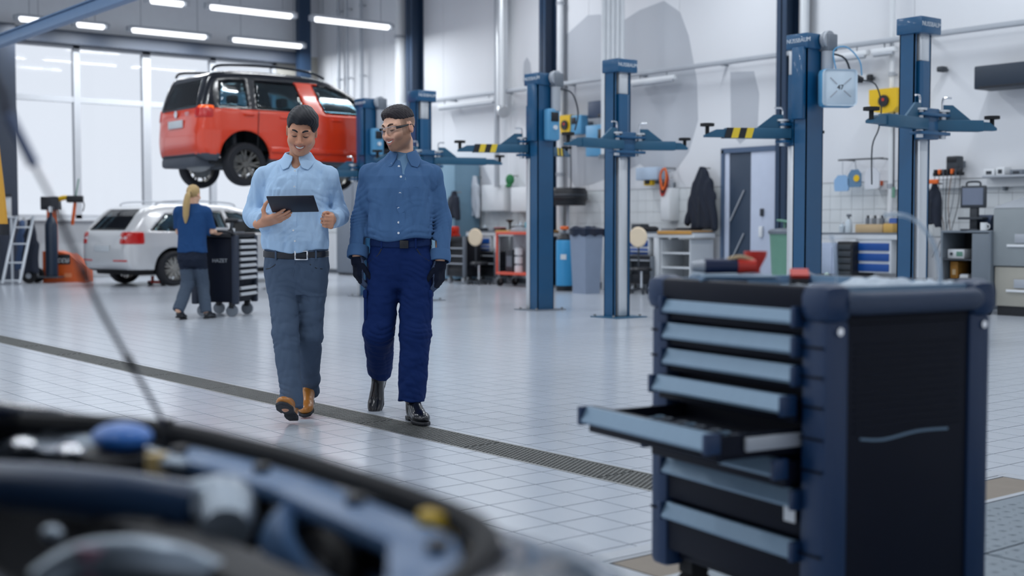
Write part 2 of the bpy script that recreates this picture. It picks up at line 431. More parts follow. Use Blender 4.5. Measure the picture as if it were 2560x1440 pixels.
# ceiling, its deck ribs, and two unseen near walls, their openings added for sky fill light
M_CEIL = mat('ceiling_deck', (222, 226, 230), 0.6, var=0.04)
ceiling = struct(MB().box(X0, XW + 0.3, Y0, YW + 0.3, ZC, ZC + 0.2).build('ceiling', M_CEIL, smooth=False))
for k in range(5):
    y = 1.0 + k * 5.0
    MB().box(X0, XW, y - 0.12, y + 0.12, ZC - 0.5, ZC - 0.44).box(X0, XW, y - 0.02, y + 0.02, ZC - 0.5, ZC).build('roof_beam', M_DARKBEAM, None, False)['kind'] = 'structure'
for nm, mk in (('wall_left', lambda a, b_, z0, z1: MB().box(X0 - 0.3, X0, a, b_, z0, z1)), ('wall_front', lambda a, b_, z0, z1: MB().box(a, b_, Y0 - 0.3, Y0, z0, z1))):
    lo, hi = (Y0, YW) if nm == 'wall_left' else (X0, XW)
    w = struct(mk(lo, hi, 5.4, ZC).build(nm, M_WALL, smooth=False))
    n = int((hi - lo) / 5)
    for k in range(n + 1):
        c = lo + (hi - lo) * k / n
        mk(c - 0.35, c + 0.35, 0, 5.4).build('pier', M_WALL, w, False)

# steel columns and the pipes on the back wall
def column(px, wpx, z0, z1, name, m, label, X=XW - 0.16, dep=0.3):
    y = float(onX(px, 300, X)[1]); D = proj((X, y, 1))[2]
    w = wpx * D / F_PX / 0.9
    return tag(MB().box(X - dep / 2, X - dep / 2 + 0.02, y - w / 2, y + w / 2, z0, z1).box(X + dep / 2 - 0.02, X + dep / 2, y - w / 2, y + w / 2, z0, z1).box(X - dep / 2, X + dep / 2, y - 0.012, y + 0.012, z0, z1).build(name, m, smooth=False), label, 'column')
column(1037, 26, 0, ZC, 'steel_column', M_NAVYSTEEL, 'dark blue steel column rising behind the lift post next to the bearded man')
column(1370, 22, 0, ZC, 'steel_column', M_NAVYSTEEL, 'dark blue steel column rising behind the lift post left of the yellow reel')
column(1967, 28, 0, ZC, 'steel_column', M_NAVYSTEEL, 'dark blue steel column between the door and the tall right lift')
cc = MB().box(XW - 0.75, XW - 0.45, YW - 0.5, YW - 0.3, 0, ZC).build('steel_column', M_NAVYSTEEL, smooth=False); tag(cc, 'dark navy steel column in the far corner beside the windows', 'column')
o = tag(MB().box(wx(6) - 0.25, wx(6) + 0.12, YW - 0.55, YW - 0.25, 0, 5.3).build('steel_column', M_DARKBEAM, smooth=False), 'dark grey steel column at the left edge of the windows', 'column')
def pipe(name, px, wpx, z0, z1, m, label, cat='pipe', X=XW - 0.14, ribs=0):
    y = float(onX(px, 300, X)[1]); D = proj((X, y, 1))[2]; r = wpx * D / F_PX / 2
    t = thing(name, label, cat, (X, y, 0)); b = MB()
    b.cyl((0, 0, z0), (0, 0, z1), r, n=20).build('pipe_run', m, t)
    b = MB(); z = z0 + 0.5
    while z < z1:
        b = MB().lathe([(r, z - 0.03), (r + 0.012, z - 0.03), (r + 0.012, z + 0.03), (r, z + 0.03)], n=18); b.box(0, 0.12, -0.015, 0.015, z - 0.015, z + 0.015); b.build('clamp', M_LTGREY, t); z += 1.6
    return t
pipe('downpipe', 1000, 24, 0.0, ZC, M_WHITE, 'thick white downpipe left of the column by the bearded man')
pipe('downpipe', 1400, 17, 0.0, ZC, M_WHITE, 'thin white downpipe beside the column above the yellow reel')
pipe('downpipe', 2008, 26, 2.9, ZC, M_SILVER, 'pale metal downpipe beside the column above the tall right lift')
pipe('conduit_pipe', 905, 9, 2.5, ZC, M_LTGREY, 'grey wall pipe above the red car, nearest the corner')
pipe('conduit_pipe', 870, 6, 2.5, ZC, M_LTGREY, 'thin grey wall pipe beside the far corner column')
pipe('conduit_pipe', 848, 8, 2.5, ZC, M_LTGREY, 'grey wall pipe in the far corner above the red car roof')
pipe('conduit_pipe', 2228, 12, 1.2, ZC, M_WHITE, 'slim white wall conduit running down behind the yellow hose reel')
# duct with an elbow
X = XW - 0.3; y = float(onX(1255, 200, X)[1]); zb = float(onX(1255, 262, X)[2]); r = 15 * proj((X, y, 2))[2] / F_PX
t = thing('exhaust_duct', 'silver round duct dropping down the wall to an open elbow', 'duct', (X, y, 0))
MB().cyl((0, 0, zb), (0, 0, ZC), r, n=24).build('duct_run', M_SILVER, t)
MB().tube([(0, 0, zb + .01), (0, -0.01, zb - 0.06), (-0.03, -0.06, zb - 0.13), (-0.06, -0.14, zb - 0.16)], r, 20).build('elbow', M_SILVER, t)
MB().cyl((0, r * 1.4, 1.9), (0, r * 1.4, ZC), r * 0.45, n=12).build('side_pipe', M_LTGREY, t)
# pleated extraction hose hanging behind the middle lift post
X = 15.2; y = float(onX(1532, 100, X)[1]); D = proj((X, y, 3))[2]; w = 58 * D / F_PX
t = thing('extraction_duct', 'wide white pleated duct hanging behind the middle lift post', 'duct', (X, y, 0))
for k in range(5):
    q = -w / 2 + w * (k + 0.5) / 5
    MB().cyl((q * 0.78, -q * 0.62, 2.3), (q * 0.78, -q * 0.62, ZC), w / 10 * 0.98, n=14).build('duct_pleat', M_WHITEMETAL, t)
MB().bar((-w * 0.45, w * 0.36, 2.32), (w * 0.45, -w * 0.36, 2.32), 0.14, 0.07).build('end_collar', M_GREY, t)

# wall rail with lamps hanging below it
t = thing('mounting_rail', 'long grey rail running along the back wall above the lifts', 'rail', (XW - 0.25, 0, 0))
pa, pb = onX(1092, 247, XW - 0.25), onX(2540, 66, XW - 0.25)
zr = (pa[2] + pb[2]) / 2; zs = (pb[2] - pa[2]) / (pb[1] - pa[1])
MB().box(-0.05, 0.05, 4.0, YW - 3.5, zr - 0.035, zr + 0.035, 0.008).build('rail_beam', M_LTGREY, t)
for y in np.arange(5, YW - 3.6, 1.9): MB().box(0.04, 0.25, y - 0.02, y + 0.02, zr - 0.03, zr + 0.03).build('bracket', M_GREY, t, False)
def under_lamp(px0, px1, label):
    y1, y0 = float(onX(px0, 250, XW - 0.25)[1]), float(onX(px1, 200, XW - 0.25)[1])
    t = thing('rail_lamp', label, 'lamp', (XW - 0.25, y0, zr - 0.14), 0, 'unlit tube lamps under the wall rail')
    MB().box(-0.05, 0.05, 0, y1 - y0, -0.03, 0.04, 0.01).build('housing', M_WHITE, t)
    MB().cyl((-0.02, 0.04, -0.05), (-0.02, y1 - y0 - 0.04, -0.05), 0.03, n=12).build('tube_cover', M_LTGREY, t)
    for q in (0.2, y1 - y0 - 0.2): MB().cyl((0, q, 0.03), (0, q, 0.12), 0.008, n=8).build('hanger', M_GREY, t)
under_lamp(1098, 1238, 'slim unlit tube lamp under the wall rail left of the silver duct')
under_lamp(1580, 1688, 'slim unlit tube lamp under the wall rail right of the middle lift post')
under_lamp(2055, 2170, 'slim unlit tube lamp under the wall rail between the two right lifts')
under_lamp(2180, 2240, 'short unlit tube lamp under the wall rail beside the rightmost lift post')

# suspended strip lights: those in view, and unseen rows added to light the hall
def strip_light(x0, x1, y, z, label, seen=True):
    L = x1 - x0
    t = thing('strip_light', label, 'lamp', (x0, y, z), 0, 'lit ceiling strip lights')
    MB().box(0, L, -0.06, 0.06, 0.03, 0.09, 0.012).build('housing', M_LTGREY, t)
    MB().tube([(0.05, 0, 0), (0.08, 0, 0), (L - 0.08, 0, 0), (L - 0.05, 0, 0)], [0.03, 0.066, 0.066, 0.03], 14, 1).build('tube_cover', M_GLOW, t)
    for q in (-0.02, L + 0.02): MB().cbox((q, 0, 0.01), (0.09, 0.12, 0.12), None, 0.02).build('end_cap', M_LTGREY, t)
    for q in (0.25, L - 0.25): MB().cyl((q, 0, 0.09), (q, 0, ZC - z - 0.005), 0.006, n=6).build('suspension_wire', M_GREY, t)
    ld = bpy.data.lights.new('strip_light_glow', 'AREA'); ld.shape = 'RECTANGLE'; ld.size = L; ld.size_y = 0.14; ld.energy = LAMP_POWER * L; ld.color = LAMP_COLOR
    lo = bpy.data.objects.new('glow', ld); COL.objects.link(lo); lo.parent = t; lo.location = (L / 2, 0, -0.075)
ZL = 5.35
def lamp_px(a, b, label):
    p, q = at(a[0], a[1], ZL), at(b[0], b[1], ZL)
    strip_light(float(p[0]), float(q[0]), float((p[1] + q[1]) / 2), ZL, label)
lamp_px((518, 16), (736, 40), 'lit strip light with its left end above the second window')
lamp_px((780, 46), (978, 68), 'lit strip light closest to the back wall, above the red car')
lamp_px((322, 74), (522, 92), 'lit strip light hanging just in front of the window head beam')
lamp_px((575, 98), (760, 115), 'lit strip light ending at the far corner column')
lamp_px((185, 60), (268, 67), 'short lit strip light partly hidden by the blue overhead rail')
lamp_px((44, 44), (124, 54), 'short lit strip light beside the white hanger at the upper left')
lamp_px((368, 0), (466, 10), 'lit strip light cut off by the top edge above the windows')
k = 0
for y in (18.5, 13.5, 8.6, 3.6):
    for x in (-6.2, -2.2, 1.8, 5.8, 9.8, 13.2):
        k += 1
        strip_light(x, x + 1.6, y, 6.3, 'added unseen roof strip light, %s in the row %s' % (['first', 'second', 'third', 'fourth', 'fifth', 'sixth'][(k - 1) % 6], ['above the red car', 'above the striped lift', 'above the right lifts', 'above the walking men'][(k - 1) // 6]))
# ------------------------------------------------------------ two-post lifts (each post with its arms is one thing; its opening faces local +y)
def arm(parent, a, ang, L, hz, pad_ext=0.12, tape=False, two=True):
    """swing arm: outer box section, inner extension, pad on a screw"""
    R = rotm(rz=ang); M = Matrix.Translation(Vector(a)) @ R
    b = MB(); b.m = M; b.box(-0.08, L * 0.74, -0.055, 0.055, -0.055, 0.055, 0.008)
    b.prism([(0.0, 0.05), (0.30, 0.05), (0.10, 0.20), (0.0, 0.20)], -0.012, 0.012, 'y')
    ao = b.build('arm', M_LIFT2, parent)
    b = MB(); b.m = M; b.prism([(L * 0.70, -0.045), (L, -0.045), (L, -0.02), (L * 0.86, 0.035), (L * 0.70, 0.04)], -0.042, 0.042, 'y'); b.build('arm_extension', M_LIFT2, ao)
    b = MB(); b.m = M
    b.cyl((L - 0.03, 0, -0.04), (L - 0.03, 0, 0.075), 0.022, n=12).cyl((L - 0.03, 0, 0.07), (L - 0.03, 0, 0.1), 0.075, n=16)
    b.build('lift_pad', M_RUBBER, ao)
    b = MB(); b.m = M; b.cyl((0, 0, -0.13), (0, 0, 0.13), 0.035, n=14).cyl((0, 0, 0.13), (0, 0, 0.15), 0.07, n=14); b.build('pivot_pin', M_SILVER, ao)
    b = MB(); b.m = M; b.tube([(0.0, 0, 0.15), (0.0, 0, 0.24), (0.02, 0.0, 0.27), (0.09, 0, 0.27)], 0.011, 8); b.build('release_handle', M_CHROME, ao)
    if tape:
        for q in range(4):
            x0 = L * 0.42 + q * 0.075
            b = MB(); b.m = M
            for sy in (-1, 1): b.add([(x0, sy * 0.0565, -0.054), (x0 + 0.075, sy * 0.0565, -0.054), (x0 + 0.045, sy * 0.0565, 0.054), (x0 - 0.03, sy * 0.0565, 0.054)], [(0, 1, 2, 3)])
            b.build('warning_stripe', M_HAZARD_Y if q % 2 == 0 else M_HAZARD_K, ao, False)
    return ao
LIFT_H = 3.14
M_LIFTTEXT = mat('lift_lettering', (206, 214, 222), 0.5)
def lift_post(loc, flip, motor, label, z_arm=2.1, angs=(2.6, 0.45), Ls=(1.05, 1.0), base_dark=False, tape=True, reel=False):
    t = thing('lift_post', label, 'car lift', loc, PI if flip else 0, 'posts of the blue two-post car lifts')
    w, d = 0.138, 0.085
    b = MB()
    b.box(-w, w, -d, -d + 0.012, 0.012, LIFT_H - 0.1).box(-w, -w + 0.012, -d, d, 0.012, LIFT_H - 0.1).box(w - 0.012, w, -d, d, 0.012, LIFT_H - 0.1)
    b.box(-w, -w + 0.035, d - 0.012, d, 0.012, LIFT_H - 0.1).box(w - 0.035, w, d - 0.012, d, 0.012, LIFT_H - 0.1)
    b.build('column', M_LIFT, t, False)
    MB().box(-0.26, 0.26, -0.2, 0.27, 0, 0.012).build('base_plate', M_LIFT2 if base_dark else M_GREY, t, False)
    for sx in (-1, 1):
        for sy in (-0.16, 0.18): MB().cyl((sx * 0.22, sy, 0.012), (sx * 0.22, sy, 0.035), 0.016, n=8).build('anchor_bolt', M_STEEL, t)
    # silver guide mast, rounded corners
    (MB().box(-0.07, 0.07, -0.06, 0.118, 0.012, z_arm - 0.13, 0.022) if flip else MB().box(-0.136, 0.136, 0.087, 0.17, 0.012, z_arm - 0.13, 0.012).box(-0.08, 0.08, -0.06, 0.09, 0.012, z_arm - 0.13)).build('guide_mast', M_SILVER, t)
    (MB().box(-0.07, 0.07, -0.06, 0.115, LIFT_H - 0.42, LIFT_H - 0.12, 0.015) if flip else MB().box(-0.136, 0.136, 0.087, 0.165, LIFT_H - 0.42, LIFT_H - 0.12, 0.012)).build('upper_mast', M_SILVER, t)
    MB().prism(([(-0.08, 0.0), (-0.08, 0.11), (-0.05, 0.13), (0.05, 0.13), (0.08, 0.11), (0.08, 0.0)] if flip else [(-0.137, 0.087), (-0.137, 0.165), (-0.06, 0.178), (0.06, 0.178), (0.137, 0.165), (0.137, 0.087)]), z_arm + 0.12, LIFT_H - 0.42, 'z').build('mast_cover', M_LIFT, t, ang=20)
    cap = MB().box(-w - 0.025, w + 0.025, -d - 0.025, d + 0.095, LIFT_H - 0.16, LIFT_H, 0.01).build('top_cap', M_LIFT, t)
    text_obj('maker_lettering', 'NUSSBAUM', 0.062, M_LIFTTEXT, cap, (-w - 0.027, 0.01, LIFT_H - 0.075) , (PI / 2, 0, -PI / 2)) if not flip else text_obj('maker_lettering', 'NUSSBAUM', 0.062, M_LIFTTEXT, cap, (0, d + 0.097, LIFT_H - 0.075), (PI / 2, 0, PI))
    # carriage
    c = MB().box(-0.125, 0.125, 0.03, 0.2, z_arm - 0.14, z_arm + 0.16, 0.012)
    c.box(-0.24, 0.24, 0.11, 0.25, z_arm - 0.1, z_arm - 0.07, 0.004).box(-0.24, 0.24, 0.11, 0.25, z_arm + 0.08, z_arm + 0.11, 0.004)
    c.build('carriage', M_LIFT, t)
    for k, (sx, a, L) in enumerate(((-1, angs[0], Ls[0]), (1, angs[1], Ls[1]))):
        arm(t, (sx * 0.19, 0.19, z_arm), a, L, z_arm, tape=tape)
    if motor:
        # pulley and motor on the top, safety box lower down
        MB().lathe([(0.0, -0.02), (0.09, -0.02), (0.095, 0.0), (0.08, 0.01), (0.08, 0.02), (0.095, 0.03), (0.09, 0.05), (0.0, 0.05)], (0.1, -d - 0.06, LIFT_H - 0.06), rotm(rx=PI / 2).to_3x3(), 20).build('pulley', M_LTGREY, t)
        MB().cbox((0.13, -d - 0.06, LIFT_H - 0.09), (0.15, 0.14, 0.18), None, 0.015).build('gear_box', M_GREY, t)
        MB().cyl((0.11, -d - 0.07, LIFT_H - 0.5), (0.11, -d - 0.07, LIFT_H - 0.18), 0.065, n=16).build('motor', M_LTGREY, t)
        MB().cbox((-w - 0.03, 0, 2.62), (0.06, 0.15, 0.75), None, 0.008).build('switch_plate', M_LIFT, t)
        MB().tube([(0.15, -d - 0.07, LIFT_H - 0.2), (0.35, -d - 0.12, LIFT_H - 0.25), (0.46, -d - 0.12, LIFT_H - 0.5), (0.42, -d - 0.1, 2.4)], 0.011, 8).build('cable', M_DKGREY, t)
        if not reel:
            cb = MB().cbox((0.05, -d - 0.06, 2.46), (0.2, 0.12, 0.42), None, 0.03).build('control_box', M_LBLUE, t)
            MB().cbox((0.05, -d - 0.125, 2.56), (0.12, 0.02, 0.12), None, 0.005).build('control_window', M_BLACK, cb)
            MB().cyl((0.05, -d - 0.12, 2.42), (0.05, -d - 0.15, 2.42), 0.03, n=12).build('switch_knob', M_WHITE, cb)
    return t
XL = 11.0
lift_post((XL, 17.55, 0), False, True, 'blue lift post with a light blue control box in front of the red car', 1.955, (2.75, 0.4), (0.95, 0.95), tape=False)
lift_post((XL, 20.55, 0), True, False, 'blue lift post behind the raised red car by the windows', 1.955, (2.6, 0.5), (0.95, 0.95), tape=False)
lift_post((XL, 13.25, 0), False, True, 'blue lift post with striped arms in front of the yellow reel, brown-edged base plate', 2.15, (2.62, 0.55), (0.86, 1.05))
lift_post((XL, 16.1, 0), True, False, 'blue lift post directly behind the bearded man in safety glasses', 2.1, (2.8, 0.35), (1.0, 1.0), tape=False)
lift_post((XL - 0.15, 11.62, 0), True, False, 'blue lift post with a silver mast in the middle of the picture, dark base plate', 2.1, (2.62, 0.12), (0.6, 0.9), True, tape=False)
tC = lift_post((XL, 8.82, 0), False, True, 'blue lift post carrying a rounded light blue hose reel case', 2.1, (2.62, 0.5), (0.86, 0.8), reel=True)
lift_post((XL, 7.52, 0), True, False, 'rightmost blue lift post, tallest in the picture', 2.1, (2.62, 0.12), (0.55, 0.95), tape=False)
# hose reel case on the right lift
rc = thing('hose_reel', 'rounded light blue hose reel case with white front on the lift post', 'hose reel', (XL + 0.13, 8.82 - 0.25, 2.56), -0.55)
MB().box(-0.19, 0.19, -0.11, 0.06, -0.2, 0.2, 0.05).build('case', M_LBLUE, rc)
fp = MB().box(-0.18, 0.18, -0.128, -0.105, -0.19, 0.19, 0.04).build('front_cover', mat('pale_reel_cover', (214, 230, 242), 0.35), rc)
text_obj('reel_number', '47', 0.07, M_BLACK, fp, (0.0, -0.131, 0.0), (PI / 2, 0, 0))
for a in (-0.7, 0.7, 2.4, 3.9): MB().bar((0.05 * math.cos(a), -0.129, 0.05 * math.sin(a)), (0.15 * math.cos(a), -0.129, 0.15 * math.sin(a)), 0.012, 0.008).build('cover_rib', M_LTGREY, fp)
MB().cyl((0.19, -0.03, 0.11), (0.28, -0.03, 0.09), 0.05, 0.03, n=14).build('hose_outlet', M_BLACK, rc)
MB().cbox((-0.08, 0.1, 0), (0.1, 0.12, 0.3), None, 0.01).build('mount_plate', M_GREY, rc)
MB().tube([(0.28, -0.03, 0.09), (0.42, -0.03, 0.05), (0.5, 0.0, -0.15), (0.5, 0.05, -0.4), (0.44, 0.08, -0.6), (0.45, 0.1, -1.0)], 0.008, 8).build('hose', M_DKGREY, rc)
MB().tube([(0.0, 0.0, 0.2), (-0.02, 0.02, 0.4), (0.12, 0.02, 0.44), (0.25, -0.01, 0.3), (0.27, -0.03, 0.14)], 0.008, 8).build('hose', M_LBLUE, rc)

# overhead rail at the upper left, hung from the roof
zA = 3.9; p, q = at(-60, 122, zA), at(420, -40, zA)
xr = float((p[0] + q[0]) / 2)
t = thing('overhead_rail', 'blue-grey overhead rail slanting across the top left corner', 'rail', (xr, 0, zA))
M_RAIL = mat('blue_grey_rail_paint', (106, 134, 168), 0.45, var=0.06)
MB().box(-0.07, 0.07, 4.0, 27.0, -0.07, 0.07, 0.015).build('rail_beam', M_RAIL, t)
MB().box(-0.1, 0.1, 4.0, 27.0, 0.07, 0.085).build('rail_flange', M_RAIL, t, False)
for y in (7, 11.5, 16.2, 20.5, 25): MB().cyl((0, y, 0.08), (0, y, ZC - zA), 0.028, n=10).build('hanger', M_WHITE, t)
# ------------------------------------------------------------ solids from distance fields (surface nets on a sparse grid)
def sdf_mesh(fn, lo, hi, h, B=8):
    lo = np.array(lo, float); hi = np.array(hi, float)
    nb = np.ceil((hi - lo) / (h * B)).astype(int)
    g = np.stack(np.meshgrid(*[np.arange(n) for n in nb], indexing='ij'), -1).reshape(-1, 3)
    cen = lo + (g + 0.5) * h * B
    rad = h * B * 0.87
    d = fn(cen)
    g = g[np.abs(d) < rad * 1.35 + 0.012]
    n = nb * B + 1
    loc = np.stack(np.meshgrid(*[np.arange(B + 1)] * 3, indexing='ij'), -1).reshape(-1, 3)
    pid = (g[:, None, :] * B + loc[None]).reshape(-1, 3)
    key = (pid[:, 0].astype(np.int64) * n[1] + pid[:, 1]) * n[2] + pid[:, 2]
    uk, inv = np.unique(key, return_inverse=True)
    ijk = np.stack([uk // (n[1] * n[2]), (uk // n[2]) % n[1], uk % n[2]], -1)
    pos = lo + ijk * h
    val = np.empty(len(uk))
    for s in range(0, len(uk), 400000): val[s:s + 400000] = fn(pos[s:s + 400000])
    inv = inv.reshape(len(g), B + 1, B + 1, B + 1)
    ids = [inv[:, a:a + B, b:b + B, c:c + B].reshape(-1) for a in (0, 1) for b in (0, 1) for c in (0, 1)]
    ids = np.stack(ids, -1)                      # cells x 8 corners
    cv = val[ids]; m = (cv < 0).any(1) & (cv >= 0).any(1)
    ids = ids[m]; cv = cv[m]
    cp = pos[ids]
    acc = np.zeros((len(ids), 3)); cnt = np.zeros(len(ids))
    for a, b in ((0, 1), (2, 3), (4, 5), (6, 7), (0, 2), (1, 3), (4, 6), (5, 7), (0, 4), (1, 5), (2, 6), (3, 7)):
        x = (cv[:, a] < 0) != (cv[:, b] < 0)
        t = cv[x, a] / (cv[x, a] - cv[x, b])
        acc[x] += cp[x, a] + (cp[x, b] - cp[x, a]) * t[:, None]; cnt[x] += 1
    verts = acc / cnt[:, None]
    ck = uk[ids[:, 0]]                           # cell key = key of its low corner
    order = np.argsort(ck); cks = ck[order]
    st = [n[1] * n[2], n[2], 1]
    faces = []
    corner_of_axis = {0: 4, 1: 2, 2: 1}
    for ax in range(3):
        o1, o2 = [(1, 2), (2, 0), (0, 1)][ax]
        a = cv[:, 0] < 0; b = cv[:, corner_of_axis[ax]] < 0
        e = np.nonzero(a != b)[0]
        k0 = ck[e]
        quad = []; ok = np.ones(len(e), bool)
        for dk in (0, st[o1], st[o1] + st[o2], st[o2]):
            kk = k0 - dk; p = np.searchsorted(cks, kk); p = np.minimum(p, len(cks) - 1)
            ok &= cks[p] == kk; quad.append(order[p])
        q = np.stack(quad, -1)[ok]; flip = a[e][ok]
        q[~flip] = q[~flip][:, ::-1]
        faces.append(q)
    return verts, np.concatenate(faces)
def np_mesh(name, v, f, mats, parent=None, colors=None, midx=None, smooth=True):
    me = bpy.data.meshes.new(name)
    me.vertices.add(len(v)); me.vertices.foreach_set('co', v.astype(np.float32).ravel())
    me.loops.add(len(f) * 4); me.loops.foreach_set('vertex_index', f.astype(np.int32).ravel())
    me.polygons.add(len(f)); me.polygons.foreach_set('loop_start', np.arange(len(f), dtype=np.int32) * 4)
    me.update(calc_edges=True)
    for m in (mats if isinstance(mats, (list, tuple)) else [mats]): me.materials.append(m)
    if midx is not None: me.polygons.foreach_set('material_index', midx.astype(np.int32))
    me.polygons.foreach_set('use_smooth', np.full(len(f), smooth))
    if colors is not None:
        ca = me.color_attributes.new('tint', 'FLOAT_COLOR', 'POINT')
        ca.data.foreach_set('color', np.concatenate([colors, np.ones((len(v), 1))], 1).astype(np.float32).ravel())
    o = bpy.data.objects.new(name, me); COL.objects.link(o)
    if parent: o.parent = parent
    return o
def sdf_obj(name, fn, lo, hi, h, m, parent=None, color=None, mi=None):
    v, f = sdf_mesh(fn, lo, hi, h)
    return np_mesh(name, v, f, m, parent, color(v) if color else None, mi(v[f].mean(1)) if mi else None)
A3 = lambda *a: np.array(a, float)
def smin(a, b, k):
    if k <= 0: return np.minimum(a, b)
    hh = np.maximum(k - np.abs(a - b), 0) / k
    return np.minimum(a, b) - hh * hh * k * 0.25
def smax(a, b, k): return -smin(-a, -b, k)
def d_cap(P, a, b, ra, rb):
    a = np.asarray(a, float); b = np.asarray(b, float); ab = b - a
    t = np.clip(((P - a) @ ab) / max(ab @ ab, 1e-12), 0, 1)
    return np.linalg.norm(P - a - t[:, None] * ab, axis=1) - (ra + (rb - ra) * t)
def d_ell(P, c, r, R=None):
    q = P - np.asarray(c, float)
    if R is not None: q = q @ R
    r = np.asarray(r, float)
    k0 = np.linalg.norm(q / r, axis=1); k1 = np.linalg.norm(q / (r * r), axis=1)
    return k0 * (k0 - 1) / np.maximum(k1, 1e-9)
def d_box(P, c, s, R=None, rnd=0.0):
    q = P - np.asarray(c, float)
    if R is not None: q = q @ R
    q = np.abs(q) - (np.asarray(s, float) - rnd)
    return np.linalg.norm(np.maximum(q, 0), axis=1) + np.minimum(q.max(1), 0) - rnd
class Poly2:
    """signed distance of a smoothed 2-D outline, tabulated"""
    def __init__(s, pts, rounds=2, step=0.012, pad=0.4):
        p = np.array(pts, float)
        for _ in range(rounds):
            nx = np.roll(p, -1, 0); p = np.stack([p * 0.75 + nx * 0.25, p * 0.25 + nx * 0.75], 1).reshape(-1, 2)
        s.lo = p.min(0) - pad; s.step = step
        n = np.ceil((p.max(0) + pad - s.lo) / step).astype(int) + 1
        X, Y = np.meshgrid(s.lo[0] + np.arange(n[0]) * step, s.lo[1] + np.arange(n[1]) * step, indexing='ij')
        d2 = np.full(X.shape, 1e9); ins = np.zeros(X.shape, bool)
        for i in range(len(p)):
            a, b = p[i], p[(i + 1) % len(p)]; e = b - a
            if e @ e < 1e-14: continue
            t = np.clip(((X - a[0]) * e[0] + (Y - a[1]) * e[1]) / (e @ e), 0, 1)
            d2 = np.minimum(d2, (X - a[0] - t * e[0]) ** 2 + (Y - a[1] - t * e[1]) ** 2)
            c = (a[1] > Y) != (b[1] > Y)
            if a[1] != b[1]: ins ^= c & (X < (b[0] - a[0]) * (Y - a[1]) / (b[1] - a[1]) + a[0])
        s.d = np.where(ins, -1, 1) * np.sqrt(d2); s.n = n
    def __call__(s, x, y):
        u = np.clip((x - s.lo[0]) / s.step, 0, s.n[0] - 1.001); v = np.clip((y - s.lo[1]) / s.step, 0, s.n[1] - 1.001)
        i = u.astype(int); j = v.astype(int); a = u - i; b = v - j; d = s.d
        r = (d[i, j] * (1 - a) + d[i + 1, j] * a) * (1 - b) + (d[i, j + 1] * (1 - a) + d[i + 1, j + 1] * a) * b
        ex = np.maximum(np.maximum(s.lo[0] - x, x - s.lo[0] - (s.n[0] - 1) * s.step), 0) + np.maximum(np.maximum(s.lo[1] - y, y - s.lo[1] - (s.n[1] - 1) * s.step), 0)
        return r + ex
# ------------------------------------------------------------ cars (local x forward from the rear bumper, z up from the road)
M_GLASSCAR = bpy.data.materials.new('tinted_car_glass'); M_GLASSCAR.use_nodes = True
nt = M_GLASSCAR.node_tree; nt.nodes.remove(nt.nodes['Principled BSDF'])
a_ = nt.nodes.new('ShaderNodeBsdfTransparent'); a_.inputs[0].default_value = (0.42, 0.56, 0.62, 1); b_ = nt.nodes.new('ShaderNodeBsdfGlossy'); b_.inputs['Roughness'].default_value = 0.04
mxs = nt.nodes.new('ShaderNodeMixShader'); fre = nt.nodes.new('ShaderNodeFresnel'); fre.inputs[0].default_value = 1.6
nt.links.new(fre.outputs[0], mxs.inputs[0]); nt.links.new(a_.outputs[0], mxs.inputs[1]); nt.links.new(b_.outputs[0], mxs.inputs[2]); nt.links.new(mxs.outputs[0], nt.nodes['Material Output'].inputs[0])
M_REDPAINT = mat('orange_red_car_paint', (226, 62, 24), 0.22, var=0.03, coat=0.8)
M_BLACKPAINT = mat('black_car_paint', (14, 18, 28), 0.2, var=0.05, coat=0.6)
M_CLAD = mat('grey_bumper_cladding', (72, 78, 88), 0.6, var=0.1)
M_WHITEPAINT = mat('silver_white_car_paint', (206, 208, 210), 0.25, 0.15, var=0.02, coat=0.8)
M_TAILRED = mat('red_lamp_lens', (196, 26, 20), 0.15, var=0.1, coat=0.6)
M_TAILORG = mat('amber_lamp_lens', (255, 96, 20), 0.15, var=0.1, coat=0.6, emit=0.5)
M_TYRE = mat('tyre_rubber', (30, 32, 38), 0.8, var=0.15)
M_RIMDK = mat('dark_alloy', (112, 110, 106), 0.35, 0.6, var=0.1)
M_RIMLT = mat('silver_alloy', (170, 168, 162), 0.35, 0.6, var=0.08)
M_SEAT = mat('dark_seat_fabric', (30, 36, 42), 0.9)
M_PLATE = mat('number_plate_white', (206, 212, 216), 0.4)
class CarShape:
    def __init__(s, side, plan, g, arches, k=0.11):
        s.side = Poly2(side, 2); s.plan = Poly2(plan, 2); s.gz = np.array(g); s.arches = arches; s.k = k
    def solid(s, P):
        g = np.interp(P[:, 2], s.gz[:, 0], s.gz[:, 1])
        return smax(s.side(P[:, 0], P[:, 2]), s.plan(P[:, 0], P[:, 1] / g) * g, s.k)
def sideline(pts): return pts
def sym(pts): return [(x, y) for x, y in pts] + [(x, -y) for x, y in reversed(pts)]
